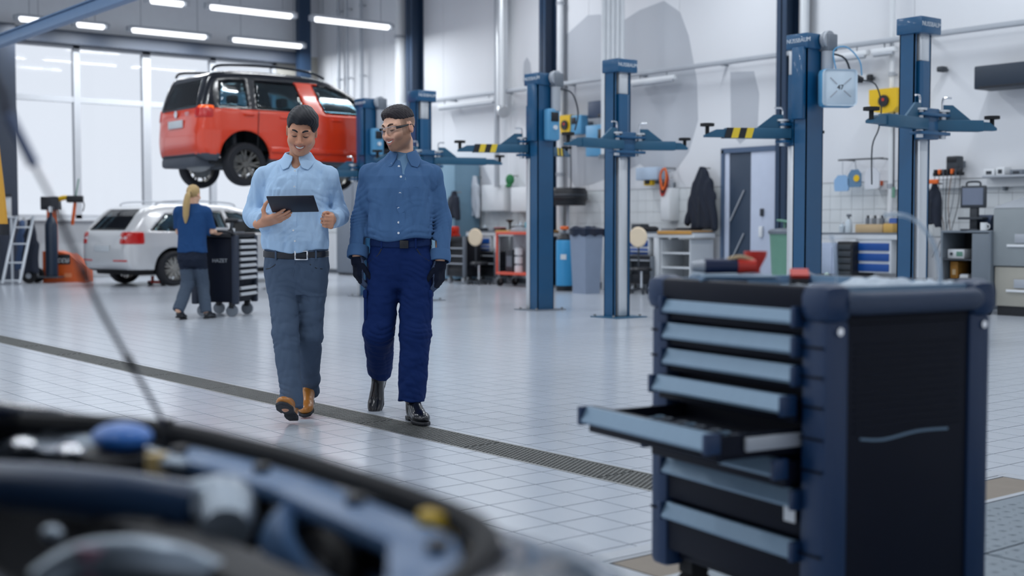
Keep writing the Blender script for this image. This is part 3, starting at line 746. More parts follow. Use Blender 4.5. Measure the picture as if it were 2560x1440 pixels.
def wheel(parent, x, y, z, R, Wd, side, spokes, mrim, steer=0.0):
    w = thing('wheel', None, None); w.parent = parent; w.location = (x, y, z); w.rotation_euler = (0, 0, steer)
    Q = rotm(rx=-PI / 2 * side).to_3x3()       # local z -> outward
    r = R * 0.68
    MB().lathe([(r, -Wd / 2), (R * 0.9, -Wd / 2 - 0.005), (R * 0.985, -Wd / 2 + 0.03), (R, -0.03), (R, 0.03), (R * 0.985, Wd / 2 - 0.03), (R * 0.9, Wd / 2 + 0.005), (r, Wd / 2), (r * 0.97, Wd / 2 - 0.02)], (0, 0, 0), Q, 40).build('tyre', M_TYRE, w)
    b = MB().lathe([(r * 0.98, -Wd / 2 + 0.01), (r * 0.92, -0.02), (r * 0.92, Wd / 2 - 0.045), (r * 0.985, Wd / 2 - 0.015), (r, Wd / 2 - 0.012), (r * 0.99, Wd / 2 - 0.035)], (0, 0, 0), Q, 36)
    b.lathe([(0.0, Wd / 2 - 0.035), (0.05, Wd / 2 - 0.035), (0.07, Wd / 2 - 0.06), (0.07, Wd / 2 - 0.1)], (0, 0, 0), Q, 18)
    for k in range(spokes):
        a = 2 * PI * k / spokes
        for da in (-0.16, 0.16):
            p0 = Q @ Vector((0.05 * math.cos(a), 0.05 * math.sin(a), Wd / 2 - 0.055)); p1 = Q @ Vector((r * 0.95 * math.cos(a + da), r * 0.95 * math.sin(a + da), Wd / 2 - 0.03))
            b.bar(p0, p1, 0.028, 0.022, Q @ Vector((0, 0, 1)))
    b.build('rim', mrim, w)
    MB().cyl(Q @ Vector((0, 0, -Wd / 2)), Q @ Vector((0, 0, -Wd / 2 + 0.06)), r * 0.72, n=24).build('brake_disc', M_STEEL, w)
    return w
def build_car(name, label, S, box, loc, rz, h, mats, zone, windows, lamps, wheels, R, spokes, mrim, cut=None, shell=0.06, seats=True, cat='car', wheel_w=0.21, droop=0.0):
    t = thing(name, label, cat, loc, rz)
    windows = [w for ws in windows for w in ws]
    def arch(P):
        d = np.full(len(P), 1e3)
        for ax in S.arches: d = np.minimum(d, np.maximum(np.hypot(P[:, 0] - ax[0], P[:, 2] - ax[1]) - ax[2], 0.52 - np.abs(P[:, 1])))
        return d
    def win(P, grow):
        d = np.full(len(P), 1e3)
        for wfn in windows: d = np.minimum(d, wfn(P) - grow)
        return d
    def body(P):
        d = S.solid(P); e = np.maximum(d, -(d + shell)); e = np.maximum(e, -win(P, 0.004)); e = smax(e, -arch(P), 0.02)
        if cut is not None: e = smax(e, -cut(P), 0.03)
        return e
    lo, hi = box
    sdf_obj('body', body, lo, hi, h, mats, t, mi=zone)
    for k, wfn in enumerate(windows):
        def gl(P): d = S.solid(P); return np.maximum(np.maximum(d + 0.006, -(d + 0.006 + 2.2 * h)), wfn(P))
        wlo, whi = wfn.box
        o = sdf_obj('window_glass', gl, wlo, whi, h, M_GLASSCAR, t)
    for nm, fn, bx, m in lamps:
        for sg in (-1, 1):
            l_, h_ = bx[0].copy(), bx[1].copy()
            if sg < 0: h_[1] = -0.1
            else: l_[1] = 0.1
            sdf_obj(nm, (lambda P, fn=fn, sg=sg: smax(np.maximum(S.solid(P) - 0.01, -(S.solid(P) + 0.07)), np.maximum(fn(P), 0.12 - sg * P[:, 1]), 0.015)), l_, h_, h * 0.75, m, t)
    for ax in wheels:
        for sd in (-1, 1): wheel(t, ax[0], sd * ax[1], ax[2], R, wheel_w, sd, spokes, mrim)
    return t
def side_win(pts, zlo=0.5):
    pl = Poly2(pts, 0, 0.01, 0.25); p = np.array(pts); out = []
    for sg in (-1, 1):
        f = lambda P, sg=sg: smax(pl(P[:, 0], P[:, 2]) , 0.35 - sg * P[:, 1], 0.0)
        f.box = (A3(p[:, 0].min() - .05, min(0.2 * sg, 1.0 * sg), p[:, 1].min() - .05), A3(p[:, 0].max() + .05, max(0.2 * sg, 1.0 * sg), p[:, 1].max() + .05)); out.append(f)
    return out
def cross_win(pts, x0, x1):
    pl = Poly2(pts, 0, 0.01, 0.25); p = np.array(pts)
    f = lambda P: np.maximum(pl(P[:, 1], P[:, 2]), np.maximum(x0 - P[:, 0], P[:, 0] - x1))
    f.box = (A3(x0 - .05, p[:, 0].min() - .05, p[:, 1].min() - .05), A3(x1 + .05, p[:, 0].max() + .05, p[:, 1].max() + .05)); return [f]
def lamp_box(c, s, rnd=0.04):
    return (lambda P: d_box(np.stack([P[:, 0], np.abs(P[:, 1]), P[:, 2]], 1), c, s, None, rnd)), (A3(c[0] - s[0] - .05, -c[1] - s[1] - .05, c[2] - s[2] - .05), A3(c[0] + s[0] + .05, c[1] + s[1] + .05, c[2] + s[2] + .05))

# --- red SUV raised on the far lift
SUV = CarShape([(0.16, 0.30), (0.05, 0.42), (0.0, 0.62), (0.05, 0.82), (0.06, 1.0), (0.10, 1.14), (0.22, 1.48), (0.30, 1.62), (0.5, 1.67), (1.2, 1.70), (2.0, 1.68), (2.38, 1.61), (2.75, 1.44), (3.12, 1.18), (3.25, 1.10), (3.9, 1.01), (4.1, 0.93), (4.2, 0.78), (4.22, 0.52), (4.16, 0.33), (3.9, 0.27), (2.1, 0.25), (0.5, 0.28)],
               sym([(0.0, 0.40), (0.03, 0.66), (0.12, 0.80), (0.4, 0.875), (1.2, 0.895), (3.2, 0.895), (3.85, 0.85), (4.12, 0.66), (4.22, 0.32)]),
               [(0.2, 0.95), (0.45, 0.99), (0.75, 1.0), (1.05, 0.98), (1.35, 0.9), (1.6, 0.83), (1.75, 0.8)], [(0.80, 0.34, 0.41), (3.38, 0.34, 0.41)])
w_suv = [side_win([(0.40, 1.13), (0.44, 1.50), (0.84, 1.53), (0.86, 1.12)]), side_win([(1.02, 1.11), (1.02, 1.53), (1.72, 1.53), (1.86, 1.10)]),
         side_win([(2.20, 1.09), (2.02, 1.53), (2.28, 1.52), (2.62, 1.40), (3.02, 1.12), (2.98, 1.09)]),
         cross_win([(-0.60, 1.12), (-0.52, 1.52), (0.52, 1.52), (0.60, 1.12)], -0.2, 0.6),
         cross_win([(-0.66, 1.16), (-0.54, 1.58), (0.54, 1.58), (0.66, 1.16)], 2.45, 3.3)]
def suv_zone(c):
    x, y, z = c[:, 0], c[:, 1], c[:, 2]
    m = np.zeros(len(c), int)
    bp = (np.abs(y) > 0.5) & (x > 1.80 - (z - 1.1) * 0.3 + 0.03) & (x < 2.30 - (z - 1.1) * 0.42) & (z < 1.555)
    m[(z > 1.075) & ~bp & ~((x > 2.9) & (z < 1.12))] = 1
    m[(z < 0.33) | ((x < 0.5) & (z < 0.39))] = 2
    inner = SUV.solid(c) < -0.03
    m[inner] = 2
    return m
Z_SUV = 1.83
l1 = lamp_box((0.12, 0.78, 1.02), (0.17, 0.16, 0.09)); l2 = lamp_box((4.0, 0.68, 0.86), (0.2, 0.18, 0.09)); l3 = lamp_box((0.18, 0.80, 1.09), (0.12, 0.12, 0.035), 0.02)
SUV_X = float(onY(415, 350, 19.45)[0]) - 0.02
suv = build_car('red_suv', 'orange-red SUV with black roof raised on a lift', SUV, (A3(-0.1, -1.0, 0.15), A3(4.35, 1.0, 1.8)), (8.33, 18.98, Z_SUV), 0, 0.02,
                [M_REDPAINT, M_BLACKPAINT, M_CLAD], suv_zone, w_suv, [('tail_light', *l1, M_TAILRED), ('turn_light', *l3, M_TAILORG), ('headlight', *l2, M_WHITE)],
                [(0.80, 0.80, 0.24), (3.38, 0.80, 0.24)], 0.335, 7, M_RIMDK)
for s_ in (-1, 1):
    MB().tube([(0.35, s_ * 0.66, 1.66), (0.5, s_ * 0.67, 1.75), (1.3, s_ * 0.67, 1.785), (2.0, s_ * 0.66, 1.755), (2.3, s_ * 0.65, 1.67)], 0.02, 8).build('roof_rail', M_BLACKPAINT, suv)
    MB().box(0.78, 0.95, s_ * 0.915 - 0.01, s_ * 0.915 + 0.01, 0.99, 1.02, 0.008).build('door_handle', M_REDPAINT, suv)
    for x in (1.38, 2.3): MB().box(x, x + 0.18, s_ * 0.90 - 0.012, s_ * 0.90 + 0.012, 0.97, 1.0, 0.01).build('door_handle', M_REDPAINT, suv)
    MB().box(1.2, 3.0, s_ * 0.905 - 0.014, s_ * 0.905 + 0.014, 0.44, 0.52, 0.012).build('side_moulding', M_REDPAINT, suv)
    MB().cbox((2.95, s_ * 1.0, 1.14), (0.12, 0.2, 0.16), None, 0.04).build('wing_mirror', M_BLACKPAINT, suv)
    for x in (0.98, 1.96):
        MB().bar((x, s_ * 0.902, 0.5), (x + 0.04, s_ * 0.886, 1.07), 0.008, 0.006, (0, 1, 0)).build('door_seam', M_BLACK, suv)
MB().box(0.03, 0.055, -0.26, 0.26, 0.80, 0.92, 0.006).build('number_plate', M_PLATE, suv)
MB().lathe([(0, 0), (0.05, 0), (0.055, 0.012), (0, 0.016)], (0.055, 0, 1.02), rotm(ry=-PI / 2).to_3x3(), 18).build('badge', M_CHROME, suv)
text_obj('tailgate_lettering', 'YETI', 0.075, M_CHROME, suv, (0.04, -0.42, 1.0), (PI / 2, 0, -PI / 2))
MB().box(0.3, 4.0, -0.7, 0.7, 0.24, 0.34, 0.03).build('underbody', M_RUBBER, suv)
MB().box(0.06, 0.42, -0.62, 0.62, 0.2, 0.36, 0.05).build('rear_valance', M_CLAD, suv)
MB().ell((0.32, -0.2, 0.22), (0.13, 0.35, 0.09)).build('silencer', M_STEEL, suv)
MB().cyl((0.8, -0.7, 0.25), (0.8, 0.7, 0.25), 0.05).box(0.7, 1.3, -0.5, -0.42, 0.2, 0.28).box(0.7, 1.3, 0.42, 0.5, 0.2, 0.28).build('rear_axle', M_DKGREY, suv)
for s_ in (-1, 1): MB().cyl((0.75, s_ * 0.58, 0.25), (0.75, s_ * 0.55, 0.75), 0.05).build('damper', M_DKGREY, suv)
for y in (-0.38, 0.38):
    for x in (1.15, 2.05):
        MB().box(x, x + 0.16, y - 0.24, y + 0.24, 0.55, 1.25, 0.06).box(x, x + 0.55, y - 0.24, y + 0.24, 0.45, 0.65, 0.05).box(x - 0.02, x + 0.1, y - 0.13, y + 0.13, 1.26, 1.42, 0.04).build('car_seat', M_SEAT, suv)

# --- silver-white estate parked below
EST = CarShape([(0.14, 0.28), (0.03, 0.40), (0.0, 0.6), (0.05, 0.8), (0.08, 0.96), (0.24, 1.12), (0.44, 1.34), (0.58, 1.42), (0.9, 1.46), (1.6, 1.48), (2.3, 1.46), (2.75, 1.36), (3.3, 1.03), (3.45, 0.98), (4.2, 0.87), (4.5, 0.77), (4.64, 0.6), (4.66, 0.42), (4.55, 0.25), (3.6, 0.22), (0.95, 0.22), (0.4, 0.24)],
               sym([(0.0, 0.42), (0.03, 0.68), (0.13, 0.81), (0.45, 0.885), (1.2, 0.905), (3.4, 0.905), (4.2, 0.85), (4.5, 0.66), (4.66, 0.32)]),
               [(0.15, 0.95), (0.4, 0.99), (0.7, 1.0), (0.95, 0.97), (1.25, 0.84), (1.4, 0.77), (1.6, 0.74)], [(0.95, 0.315, 0.375), (3.63, 0.315, 0.375)], 0.10)
w_est = [side_win([(0.52, 0.99), (0.86, 1.27), (1.30, 1.31), (1.30, 0.97)]), side_win([(1.38, 0.97), (1.36, 1.32), (2.05, 1.33), (2.14, 0.95)]),
         side_win([(2.24, 0.95), (2.14, 1.33), (2.4, 1.32), (2.72, 1.2), (3.1, 0.95)]), cross_win([(-0.62, 1.0), (-0.5, 1.36), (0.5, 1.36), (0.62, 1.0)], -0.2, 0.75),
         cross_win([(-0.64, 1.04), (-0.5, 1.38), (0.5, 1.38), (0.64, 1.04)], 2.6, 3.4)]
def est_zone(c):
    m = np.zeros(len(c), int); m[(c[:, 2] < 0.30)] = 1; m[EST.solid(c) < -0.03] = 1; return m
l1 = lamp_box((0.16, 0.78, 0.86), (0.22, 0.22, 0.11)); l2 = lamp_box((4.4, 0.68, 0.7), (0.2, 0.2, 0.09)); l3 = lamp_box((0.06, 0.55, 0.46), (0.12, 0.2, 0.02), 0.01); l4 = lamp_box((0.08, 0.66, 0.86), (0.1, 0.1, 0.05), 0.02)
est = build_car('estate_car', 'silver-white estate car parked on the floor behind the blonde woman', EST, (A3(-0.1, -1.0, 0.15), A3(4.78, 1.0, 1.6)), (8.91, 23.64, 0.0), 0.15, 0.02,
                [M_WHITEPAINT, M_RUBBER], est_zone, w_est, [('tail_light', *l1, M_TAILRED), ('headlight', *l2, M_WHITE), ('reflector', *l3, M_TAILRED), ('reversing_light', *l4, M_WHITE)],
                [(0.95, 0.81, 0.315), (3.63, 0.81, 0.315)], 0.315, 9, M_RIMLT)
est.scale = (1.05, 1.05, 1.05)
for s_ in (-1, 1):
    MB().tube([(0.75, s_ * 0.60, 1.45), (0.9, s_ * 0.61, 1.51), (1.6, s_ * 0.61, 1.53), (2.3, s_ * 0.60, 1.50), (2.45, s_ * 0.6, 1.44)], 0.015, 8).build('roof_rail', M_LTGREY, est)
    for x in (1.3, 2.3): MB().box(x, x + 0.2, s_ * 0.912 - 0.012, s_ * 0.912 + 0.012, 0.8, 0.83, 0.01).build('door_handle', M_WHITEPAINT, est)
    MB().cbox((2.95, s_ * 0.99, 0.99), (0.12, 0.2, 0.13), None, 0.04).build('wing_mirror', M_WHITEPAINT, est)
MB().box(0.015, 0.035, -0.26, 0.26, 0.62, 0.73, 0.005).build('number_plate', M_PLATE, est)
MB().box(0.3, 4.4, -0.7, 0.7, 0.2, 0.3, 0.03).build('underbody', M_RUBBER, est)
for y in (-0.38, 0.38):
    for x in (1.25, 2.2): MB().box(x, x + 0.16, y - 0.24, y + 0.24, 0.45, 1.08, 0.06).box(x, x + 0.55, y - 0.24, y + 0.24, 0.35, 0.55, 0.05).build('car_seat', M_SEAT, est)
# ------------------------------------------------------------ people (local x to the picture's right, y away from the camera, z up)
class Field:
    """smooth union of primitives, each only evaluated near itself"""
    def __init__(s): s.ops = []; s.post = []
    def op(s, f, c, R, k=0.02, sub=False): s.ops.append((f, np.asarray(c, float), R, k, sub)); return s
    def cap(s, a, b, ra, rb, k=0.02):
        a = np.asarray(a, float); b = np.asarray(b, float)
        return s.op(lambda P: d_cap(P, a, b, ra, rb), (a + b) / 2, np.linalg.norm(b - a) / 2 + max(ra, rb), k)
    def chain(s, pts, rs, k=0.03):
        for i in range(len(pts) - 1): s.cap(pts[i], pts[i + 1], rs[i], rs[i + 1], k)
        return s
    def ell(s, c, r, k=0.02, R=None): return s.op(lambda P: d_ell(P, c, r, R), c, max(r), k)
    def loft(s, sec, k=0.03, grow=0.0, n=2.4):
        S = np.array(sec, float); zc = (S[0, 0] + S[-1, 0]) / 2
        def f(P):
            z = np.clip(P[:, 2], S[0, 0], S[-1, 0])
            cx, cy, rx, ry = [np.interp(z, S[:, 0], S[:, i]) for i in (1, 2, 3, 4)]
            rx = rx + grow; ry = ry + grow
            q = (np.abs((P[:, 0] - cx) / rx) ** n + np.abs((P[:, 1] - cy) / ry) ** n) ** (1 / n)
            return np.maximum((q - 1) * np.minimum(rx, ry), np.maximum(S[0, 0] - P[:, 2], P[:, 2] - S[-1, 0]))
        return s.op(f, (S[:, 1].mean(), S[:, 2].mean(), zc), (S[-1, 0] - S[0, 0]) / 2 + S[:, 3].max() + grow, k)
    def __call__(s, P):
        out = np.empty(len(P))
        for i in range(0, len(P), 24000):
            Q = P[i:i + 24000]; lo = Q.min(0); hi = Q.max(0); d = np.full(len(Q), 5.0)
            for f, c, R, k, sub in s.ops:
                rr = R + 0.1
                if (c + rr < lo).any() or (c - rr > hi).any(): continue
                m = ((Q - c) ** 2).sum(1) < rr * rr
                if not m.any(): continue
                v = f(Q[m]); d[m] = smax(d[m], -v, k) if sub else smin(d[m], v, k)
            for p in s.post: d = p(Q, d)
            out[i:i + 24000] = d
        return out
def folds(P, seed, amp, freq, stretch=(1, 1, 0.6)):
    r = np.random.RandomState(seed); s = 0
    Q = P * np.array(stretch) * freq
    for _ in range(3):
        k = r.normal(size=3); k /= np.linalg.norm(k); q = r.normal(size=3)
        s = s + np.abs(np.sin(Q @ k + r.uniform(0, 6) + 1.3 * np.sin(Q @ q * 0.45 + r.uniform(0, 6))))
    return -(s / 3 - 0.6) * amp * 1.8
def joint_folds(P, c, axis, rad, amp, n=4, seed=0):
    """creases that wrap a bent joint"""
    q = P - np.asarray(c, float); a = np.asarray(axis, float); a = a / np.linalg.norm(a); t = q @ a
    w = np.exp(-(q ** 2).sum(1) / (rad * rad)); side = q @ np.cross(a, [0.3, 1, 0.2])
    m = np.sin(t * n * 2 * PI / (2 * rad) + 14 * side + 2.2 * np.sin(22 * side + seed) + 1.5 * np.sin(t * 31 + seed * 2) + seed)
    return amp * w * (0.5 - np.abs(m)) * (0.55 + 0.45 * np.sin(side * 25 + seed * 1.7))
def R_from(fwd, up):
    f = np.asarray(fwd, float); f = f / np.linalg.norm(f); u = np.asarray(up, float); u = u - f * (u @ f); u /= np.linalg.norm(u)
    return np.stack([f, np.cross(u, f), u], 1)
def eul(rx=0, ry=0, rz=0): return np.array(Euler((rx, ry, rz)).to_matrix())

def head_fn(p, st):
    ax = np.abs(p[:, 0]); q = np.stack([ax, p[:, 1], p[:, 2]], 1)
    jw = st.get('jaw', 1.0)
    d = d_ell(p, (0, 0.014, 0.036), (0.075, 0.097, 0.083))
    d = smin(d, d_ell(p, (0, -0.024, -0.028), (0.066 * jw, 0.070, 0.087)), 0.03)
    d = smin(d, d_cap(q, (0.050 * jw, 0.0, -0.056), (0.016, -0.062, -0.097), 0.018, 0.017), 0.03)
    d = smin(d, d_ell(p, (0, -0.071, -0.099), (0.020, 0.017, 0.017)), 0.02)
    d = smin(d, d_ell(q, (0.041, -0.064, -0.026), (0.021, 0.022, 0.019)), 0.02)
    d = smin(d, d_cap(q, (0.012, -0.088, 0.024), (0.046, -0.074, 0.027), 0.008, 0.008), 0.018)
    d = smax(d, -d_ell(q, (0.031, -0.101, 0.006), (0.020, 0.014, 0.011)), 0.014)
    d = smin(d, d_ell(q, (0.031, -0.0785, 0.003), (0.0155, 0.0135, 0.0125)), 0.004)
    d = smin(d, d_cap(p, (0, -0.087, 0.014), (0, -0.108, -0.030), 0.0075, 0.0105), 0.013)
    d = smin(d, d_ell(p, (0, -0.109, -0.034), (0.0115, 0.0105, 0.0095)), 0.008)
    d = smin(d, d_ell(q, (0.0125, -0.0985, -0.0375), (0.0075, 0.010, 0.0075)), 0.007)
    d = smin(d, d_ell(p, (0, -0.079, -0.064), (0.030, 0.019, 0.022)), 0.02)
    d = smin(d, d_ell(q, (0.040, -0.066, -0.038), (0.020, 0.020, 0.017)), 0.016)
    d = smin(d, d_cap(q, (0, -0.0985, -0.0570), (0.031, -0.081, -0.0515), 0.0050, 0.003), 0.006)
    d = smin(d, d_cap(q, (0, -0.0955, -0.0785), (0.030, -0.081, -0.0555), 0.0066, 0.003), 0.006)
    if st.get('smile', True): d = smax(d, -d_cap(q, (0, -0.101, -0.0675), (0.0265, -0.088, -0.0545), 0.0068, 0.0022), 0.003)
    e = d_ell(q, (0.078, 0.014, -0.004), (0.010, 0.021, 0.032), eul(0.25, 0.0, 0.25))
    e = smax(e, -d_ell(q, (0.089, 0.008, -0.002), (0.008, 0.012, 0.02)), 0.006)
    return smin(d, e, 0.008)
def head_colors(q, st, base):
    n = len(q); c = np.tile(np.array(lin(base)), (n, 1)); ax = np.abs(q[:, 0])
    def mix(mask, col): c[:] = c * (1 - mask[:, None]) + np.array(lin(col)) * mask[:, None]
    front = 1 / (1 + np.exp((q[:, 1] + 0.03) * 300))
    if st.get('beard'):
        low = 1 / (1 + np.exp((q[:, 2] + 0.050 - 0.9 * np.maximum(ax - 0.032, 0)) * 200)) / (1 + np.exp((q[:, 1] - 0.012) * 250)) / (1 + np.exp(-(q[:, 2] + 0.122) * 300))
        low = np.maximum(low, np.exp(-((q[:, 2] + 0.049) / 0.006) ** 2) * (ax < 0.034) * front)
        ll = np.exp(-((ax / 0.02) ** 2 + ((q[:, 2] + 0.084) / 0.005) ** 2))
        mix(np.clip(low * 0.75, 0, 1), st['beard'])
        side = (ax > 0.055) & (q[:, 1] > -0.045) & (q[:, 1] < 0.02); mix(np.where(side & (q[:, 2] < 0.05) & (q[:, 2] > -0.04), 0.35, 0.0) * (q[:, 1] < -0.01), st['beard'])
    if st.get('fade'):
        f = 1 / (1 + np.exp(-(q[:, 2] - 0.005) * 90)) * 1 / (1 + np.exp(-(q[:, 1] + 0.035) * 120)) * (ax < 0.084); f *= np.where((ax > 0.074) & (q[:, 2] < 0.03), 0.3, 1)
        mix(np.clip(f, 0, 1) * 0.85, st['fade'])
    lips = np.exp(-((q[:, 2] + 0.0570 - 0.17 * ax) / 0.005) ** 2) + np.exp(-((q[:, 2] + 0.0785 - 0.75 * ax) / 0.006) ** 2)
    mix(np.clip(lips, 0, 1) * (ax < 0.031) * (q[:, 1] < -0.076) * 0.8, st['lip'])
    inner = np.exp(-((ax / 0.026) ** 4 + ((q[:, 2] + 0.0675 - 0.45 * ax) / 0.0055) ** 4)); mix(inner * (q[:, 1] < -0.07), (70, 30, 28))
    red = np.exp(-((q[:, 0] ** 2 + (q[:, 1] + 0.112) ** 2 + (q[:, 2] + 0.034) ** 2) / 0.018 ** 2)) * 0.35 + np.exp(-(((ax - 0.043) ** 2 + (q[:, 1] + 0.075) ** 2 + (q[:, 2] + 0.03) ** 2) / 0.022 ** 2)) * 0.25 + (ax > 0.078) * 0.3
    mix(np.clip(red, 0, 0.5), st['blush'])
    eye = np.exp(-(((ax - 0.031) / 0.019) ** 2 + ((q[:, 2] - 0.004) / 0.011) ** 2)) * (q[:, 1] < -0.06); mix(eye * 0.35, st['lid'])
    return c
FING = [(0.092, 0.030, 0.040, 0.026, 0.022), (0.096, 0.010, 0.044, 0.029, 0.024), (0.093, -0.010, 0.041, 0.027, 0.023), (0.085, -0.028, 0.033, 0.021, 0.019)]
def hand_segs(curls, spread=0.04, thumb=(0.6, -0.3, 0.3), thumb_curl=0.3, sgn=1):
    """segments of a hand: wrist at the origin, fingers along +x, thumb on +y (sgn), back of the hand +z"""
    out = []
    for i, (x, y, a, b, c) in enumerate(FING):
        p = np.array([x, y * sgn, 0.0]); ang = 0.0; yaw = spread * (1.5 - i) * sgn
        for L, cu, ra, rb in ((a, curls[i][0], 0.0098, 0.0090), (b, curls[i][1], 0.0090, 0.0082), (c, curls[i][2], 0.0082, 0.0072)):
            ang += cu; q = p + L * np.array([math.cos(ang) * math.cos(yaw), math.cos(ang) * math.sin(yaw), -math.sin(ang)])
            out.append((p, q, ra, rb)); p = q
    p = np.array([0.028, 0.030 * sgn, -0.008]); d = np.array([thumb[0], thumb[1] * -sgn, thumb[2]]); d /= np.linalg.norm(d)
    for L, ra, rb in ((0.042, 0.015, 0.0115), (0.033, 0.0115, 0.0100), (0.026, 0.0100, 0.0078)):
        q = p + L * d; out.append((p, q, ra, rb)); p = q; d = d + thumb_curl * np.array([0.9, -0.5 * sgn, -0.35]); d /= np.linalg.norm(d)
    return out
def hand_fn(segs, grow=0.0):
    def f(p):
        d = d_box(p, (0.054, 0, -0.001), (0.050, 0.041, 0.015), None, 0.014)
        d = smin(d, d_ell(p, (0.035, 0.0, -0.008), (0.035, 0.036, 0.016)), 0.012)
        d = smin(d, d_cap(p, (-0.05, 0, 0), (0.015, 0, 0), 0.027, 0.026), 0.02)
        for i, (a, b, ra, rb) in enumerate(segs): d = smin(d, d_cap(p, a, b, ra, rb), 0.012 if (i % 3 == 0) else 0.004)
        return d - grow
    return f
def put(f, org, R, sc=1.0):
    org = np.asarray(org, float)
    return lambda P: f(((P - org) @ R) / sc) * sc
def front_y(fn, x, z, y0=-0.32, y1=0.1, n=220):
    ys = np.linspace(y0, y1, n); v = fn(np.stack([np.full(n, x), ys, np.full(n, z)], 1)); i = np.nonzero(v < 0)[0]
    return ys[i[0]] if len(i) else y1
def shoe(person, heel, fwd, up, L, mup, msole, name='shoe', h=0.0045, lace=None, tall=0.10):
    """laced shoe; heel = underside of the heel"""
    R = R_from(fwd, up); s = L / 0.30; heel = np.asarray(heel, float)
    def upper(P):
        p = ((P - heel) @ R) / s
        d = d_ell(p, (0.205, 0, 0.036), (0.085, 0.047, 0.036)); d = smin(d, d_ell(p, (0.07, 0, 0.045), (0.072, 0.036, 0.05)), 0.04)
        d = smin(d, d_cap(p, (0.15, 0, 0.055), (0.075, 0, tall * 0.9), 0.036, 0.036), 0.03); d = smin(d, d_cap(p, (0.065, 0, 0.06), (0.06, 0, tall), 0.037, 0.038), 0.02)
        return smax(d, 0.016 - p[:, 2], 0.008) * s
    def sole(P):
        p = ((P - heel) @ R) / s; w = np.interp(p[:, 0], [0.0, 0.04, 0.12, 0.2, 0.27, 0.297], [0.028, 0.038, 0.035, 0.050, 0.036, 0.012])
        e = np.abs(p[:, 1]) - w; e = np.maximum(e, np.maximum(-p[:, 0] - 0.003, p[:, 0] - 0.3))
        z0 = np.where((p[:, 0] > 0.085) & (p[:, 0] < 0.145), 0.010, 0.0)
        return smax(e, np.maximum(z0 - p[:, 2], p[:, 2] - 0.021), 0.006) * s
    lo = heel - 0.34; hi = heel + 0.34
    o = sdf_obj(name, upper, lo, hi, h, mup, person); sdf_obj('sole', sole, lo, hi, h, msole, o)
    if lace is not None:
        b = MB()
        for k in range(4):
            x = 0.13 + 0.021 * k; z = 0.092 - 0.0125 * k
            pts = [heel + R @ (np.array([x, y, z - 0.35 * abs(y)]) * s) for y in (-0.026, -0.01, 0.01, 0.026)]; b.tube([tuple(q) for q in pts], 0.0032, 6, 2)
        b.build('shoe_lace', lace, o)
    return o
def cuffed(f, a, b, r, t=0.004): return f
def collar(person, c, r0, mcol, top=0.036, tip=-0.052, open_=0.20, tilt=0.12, h=0.0035, tipth=0.62, flare=0.62, name='collar', sy=1.0):
    c = np.asarray(c, float); R = eul(tilt, 0, 0)
    def f(P):
        q = (P - c) @ R; rho = np.hypot(q[:, 0], q[:, 1] * sy); th = np.abs(np.arctan2(q[:, 0], -q[:, 1])); z = q[:, 2]
        rs = r0 + flare * np.maximum(0, top - z) + 0.006 * (1 - np.cos(th))
        d = np.abs(rho - rs) * 0.85 - 0.0042
        hb = np.interp(th, [0.0, tipth, tipth + 0.28, 1.2, 2.0, 3.2], [tip + 0.03, tip, tip + 0.02, tip + 0.034, -0.004, 0.0])
        ht = np.interp(th, [0.0, 0.5, 1.2, 3.2], [top - 0.022, top - 0.008, top, top + 0.008])
        gap = (open_ + np.maximum(0, -z) * 3.0 - th) * rho
        return smax(smax(d, np.maximum(hb - z, z - ht), 0.003), gap, 0.003)
    return sdf_obj(name, f, c - 0.16, c + 0.16, h, mcol, person)
def strip_on(fn, pts, w, t, name, m, parent):
    """cloth strip lying on the front of a garment; pts are (x, z)"""
    P = [(x, front_y(fn, x, z), z) for x, z in pts]; b = MB()
    for i in range(len(P) - 1): b.bar(P[i], P[i + 1], w, t, (0, 1, 0))
    return b.build(name, m, parent)

def make_person(loc, sk, st, h=0.0041):
    """sk: joints; st: looks. Returns the body mesh (one continuous surface)"""
    F = Field()
    F.loft([(z, x, y, rx * 0.86, ry * 0.84) for z, x, y, rx, ry in sk['torso']], 0.03)
    for s in ('r', 'l'):
        sh, el, wr = sk['arm_' + s]; F.cap(sk['neck'][0] + A3(0, 0.01, -0.03), sh, 0.045, 0.045, 0.04); F.chain([sh, el, wr], [0.042, 0.034, 0.026], 0.02)
        hp, kn, an, toe = sk['leg_' + s]; F.chain([hp, kn, an], [0.07, 0.048, 0.034], 0.03); F.cap(an, toe, 0.032, 0.022, 0.02)
        org, R, segs = sk['hand_' + s]; F.op(put(hand_fn(segs, st.get('hand_grow', 0.0)), org, R, sk.get('hand_scale', 1.0)), np.asarray(org) + R[:, 0] * 0.06, 0.16, 0.01)
    F.chain([sk['neck'][0] + A3(0, 0, -0.06), sk['neck'][1]], [0.06, 0.053], 0.02)
    hc, hR, hs = sk['head']
    F.op(put(lambda p: head_fn(p, st), hc, hR, hs), hc, 0.16, 0.018)
    def cols(v):
        c = head_colors(((v - hc) @ hR) / hs, st, st['skin']); far = np.linalg.norm(v - hc, axis=1) > 0.17; c[far] = lin(st['skin']); return c
    v, f = sdf_mesh(F, A3(-0.62, -0.75, -0.03), A3(0.62, 0.75, 1.95), h)
    o = np_mesh('person', v, f, st['m_skin'], None, cols(v))
    o.location = loc; o.rotation_euler = (0, 0, -HEAD)
    return o
def head_mat(sk): hc, hR, hs = sk['head']; return Matrix.Translation(Vector(hc)) @ Matrix(hR.tolist()).to_4x4() @ Matrix.Scale(hs, 4)
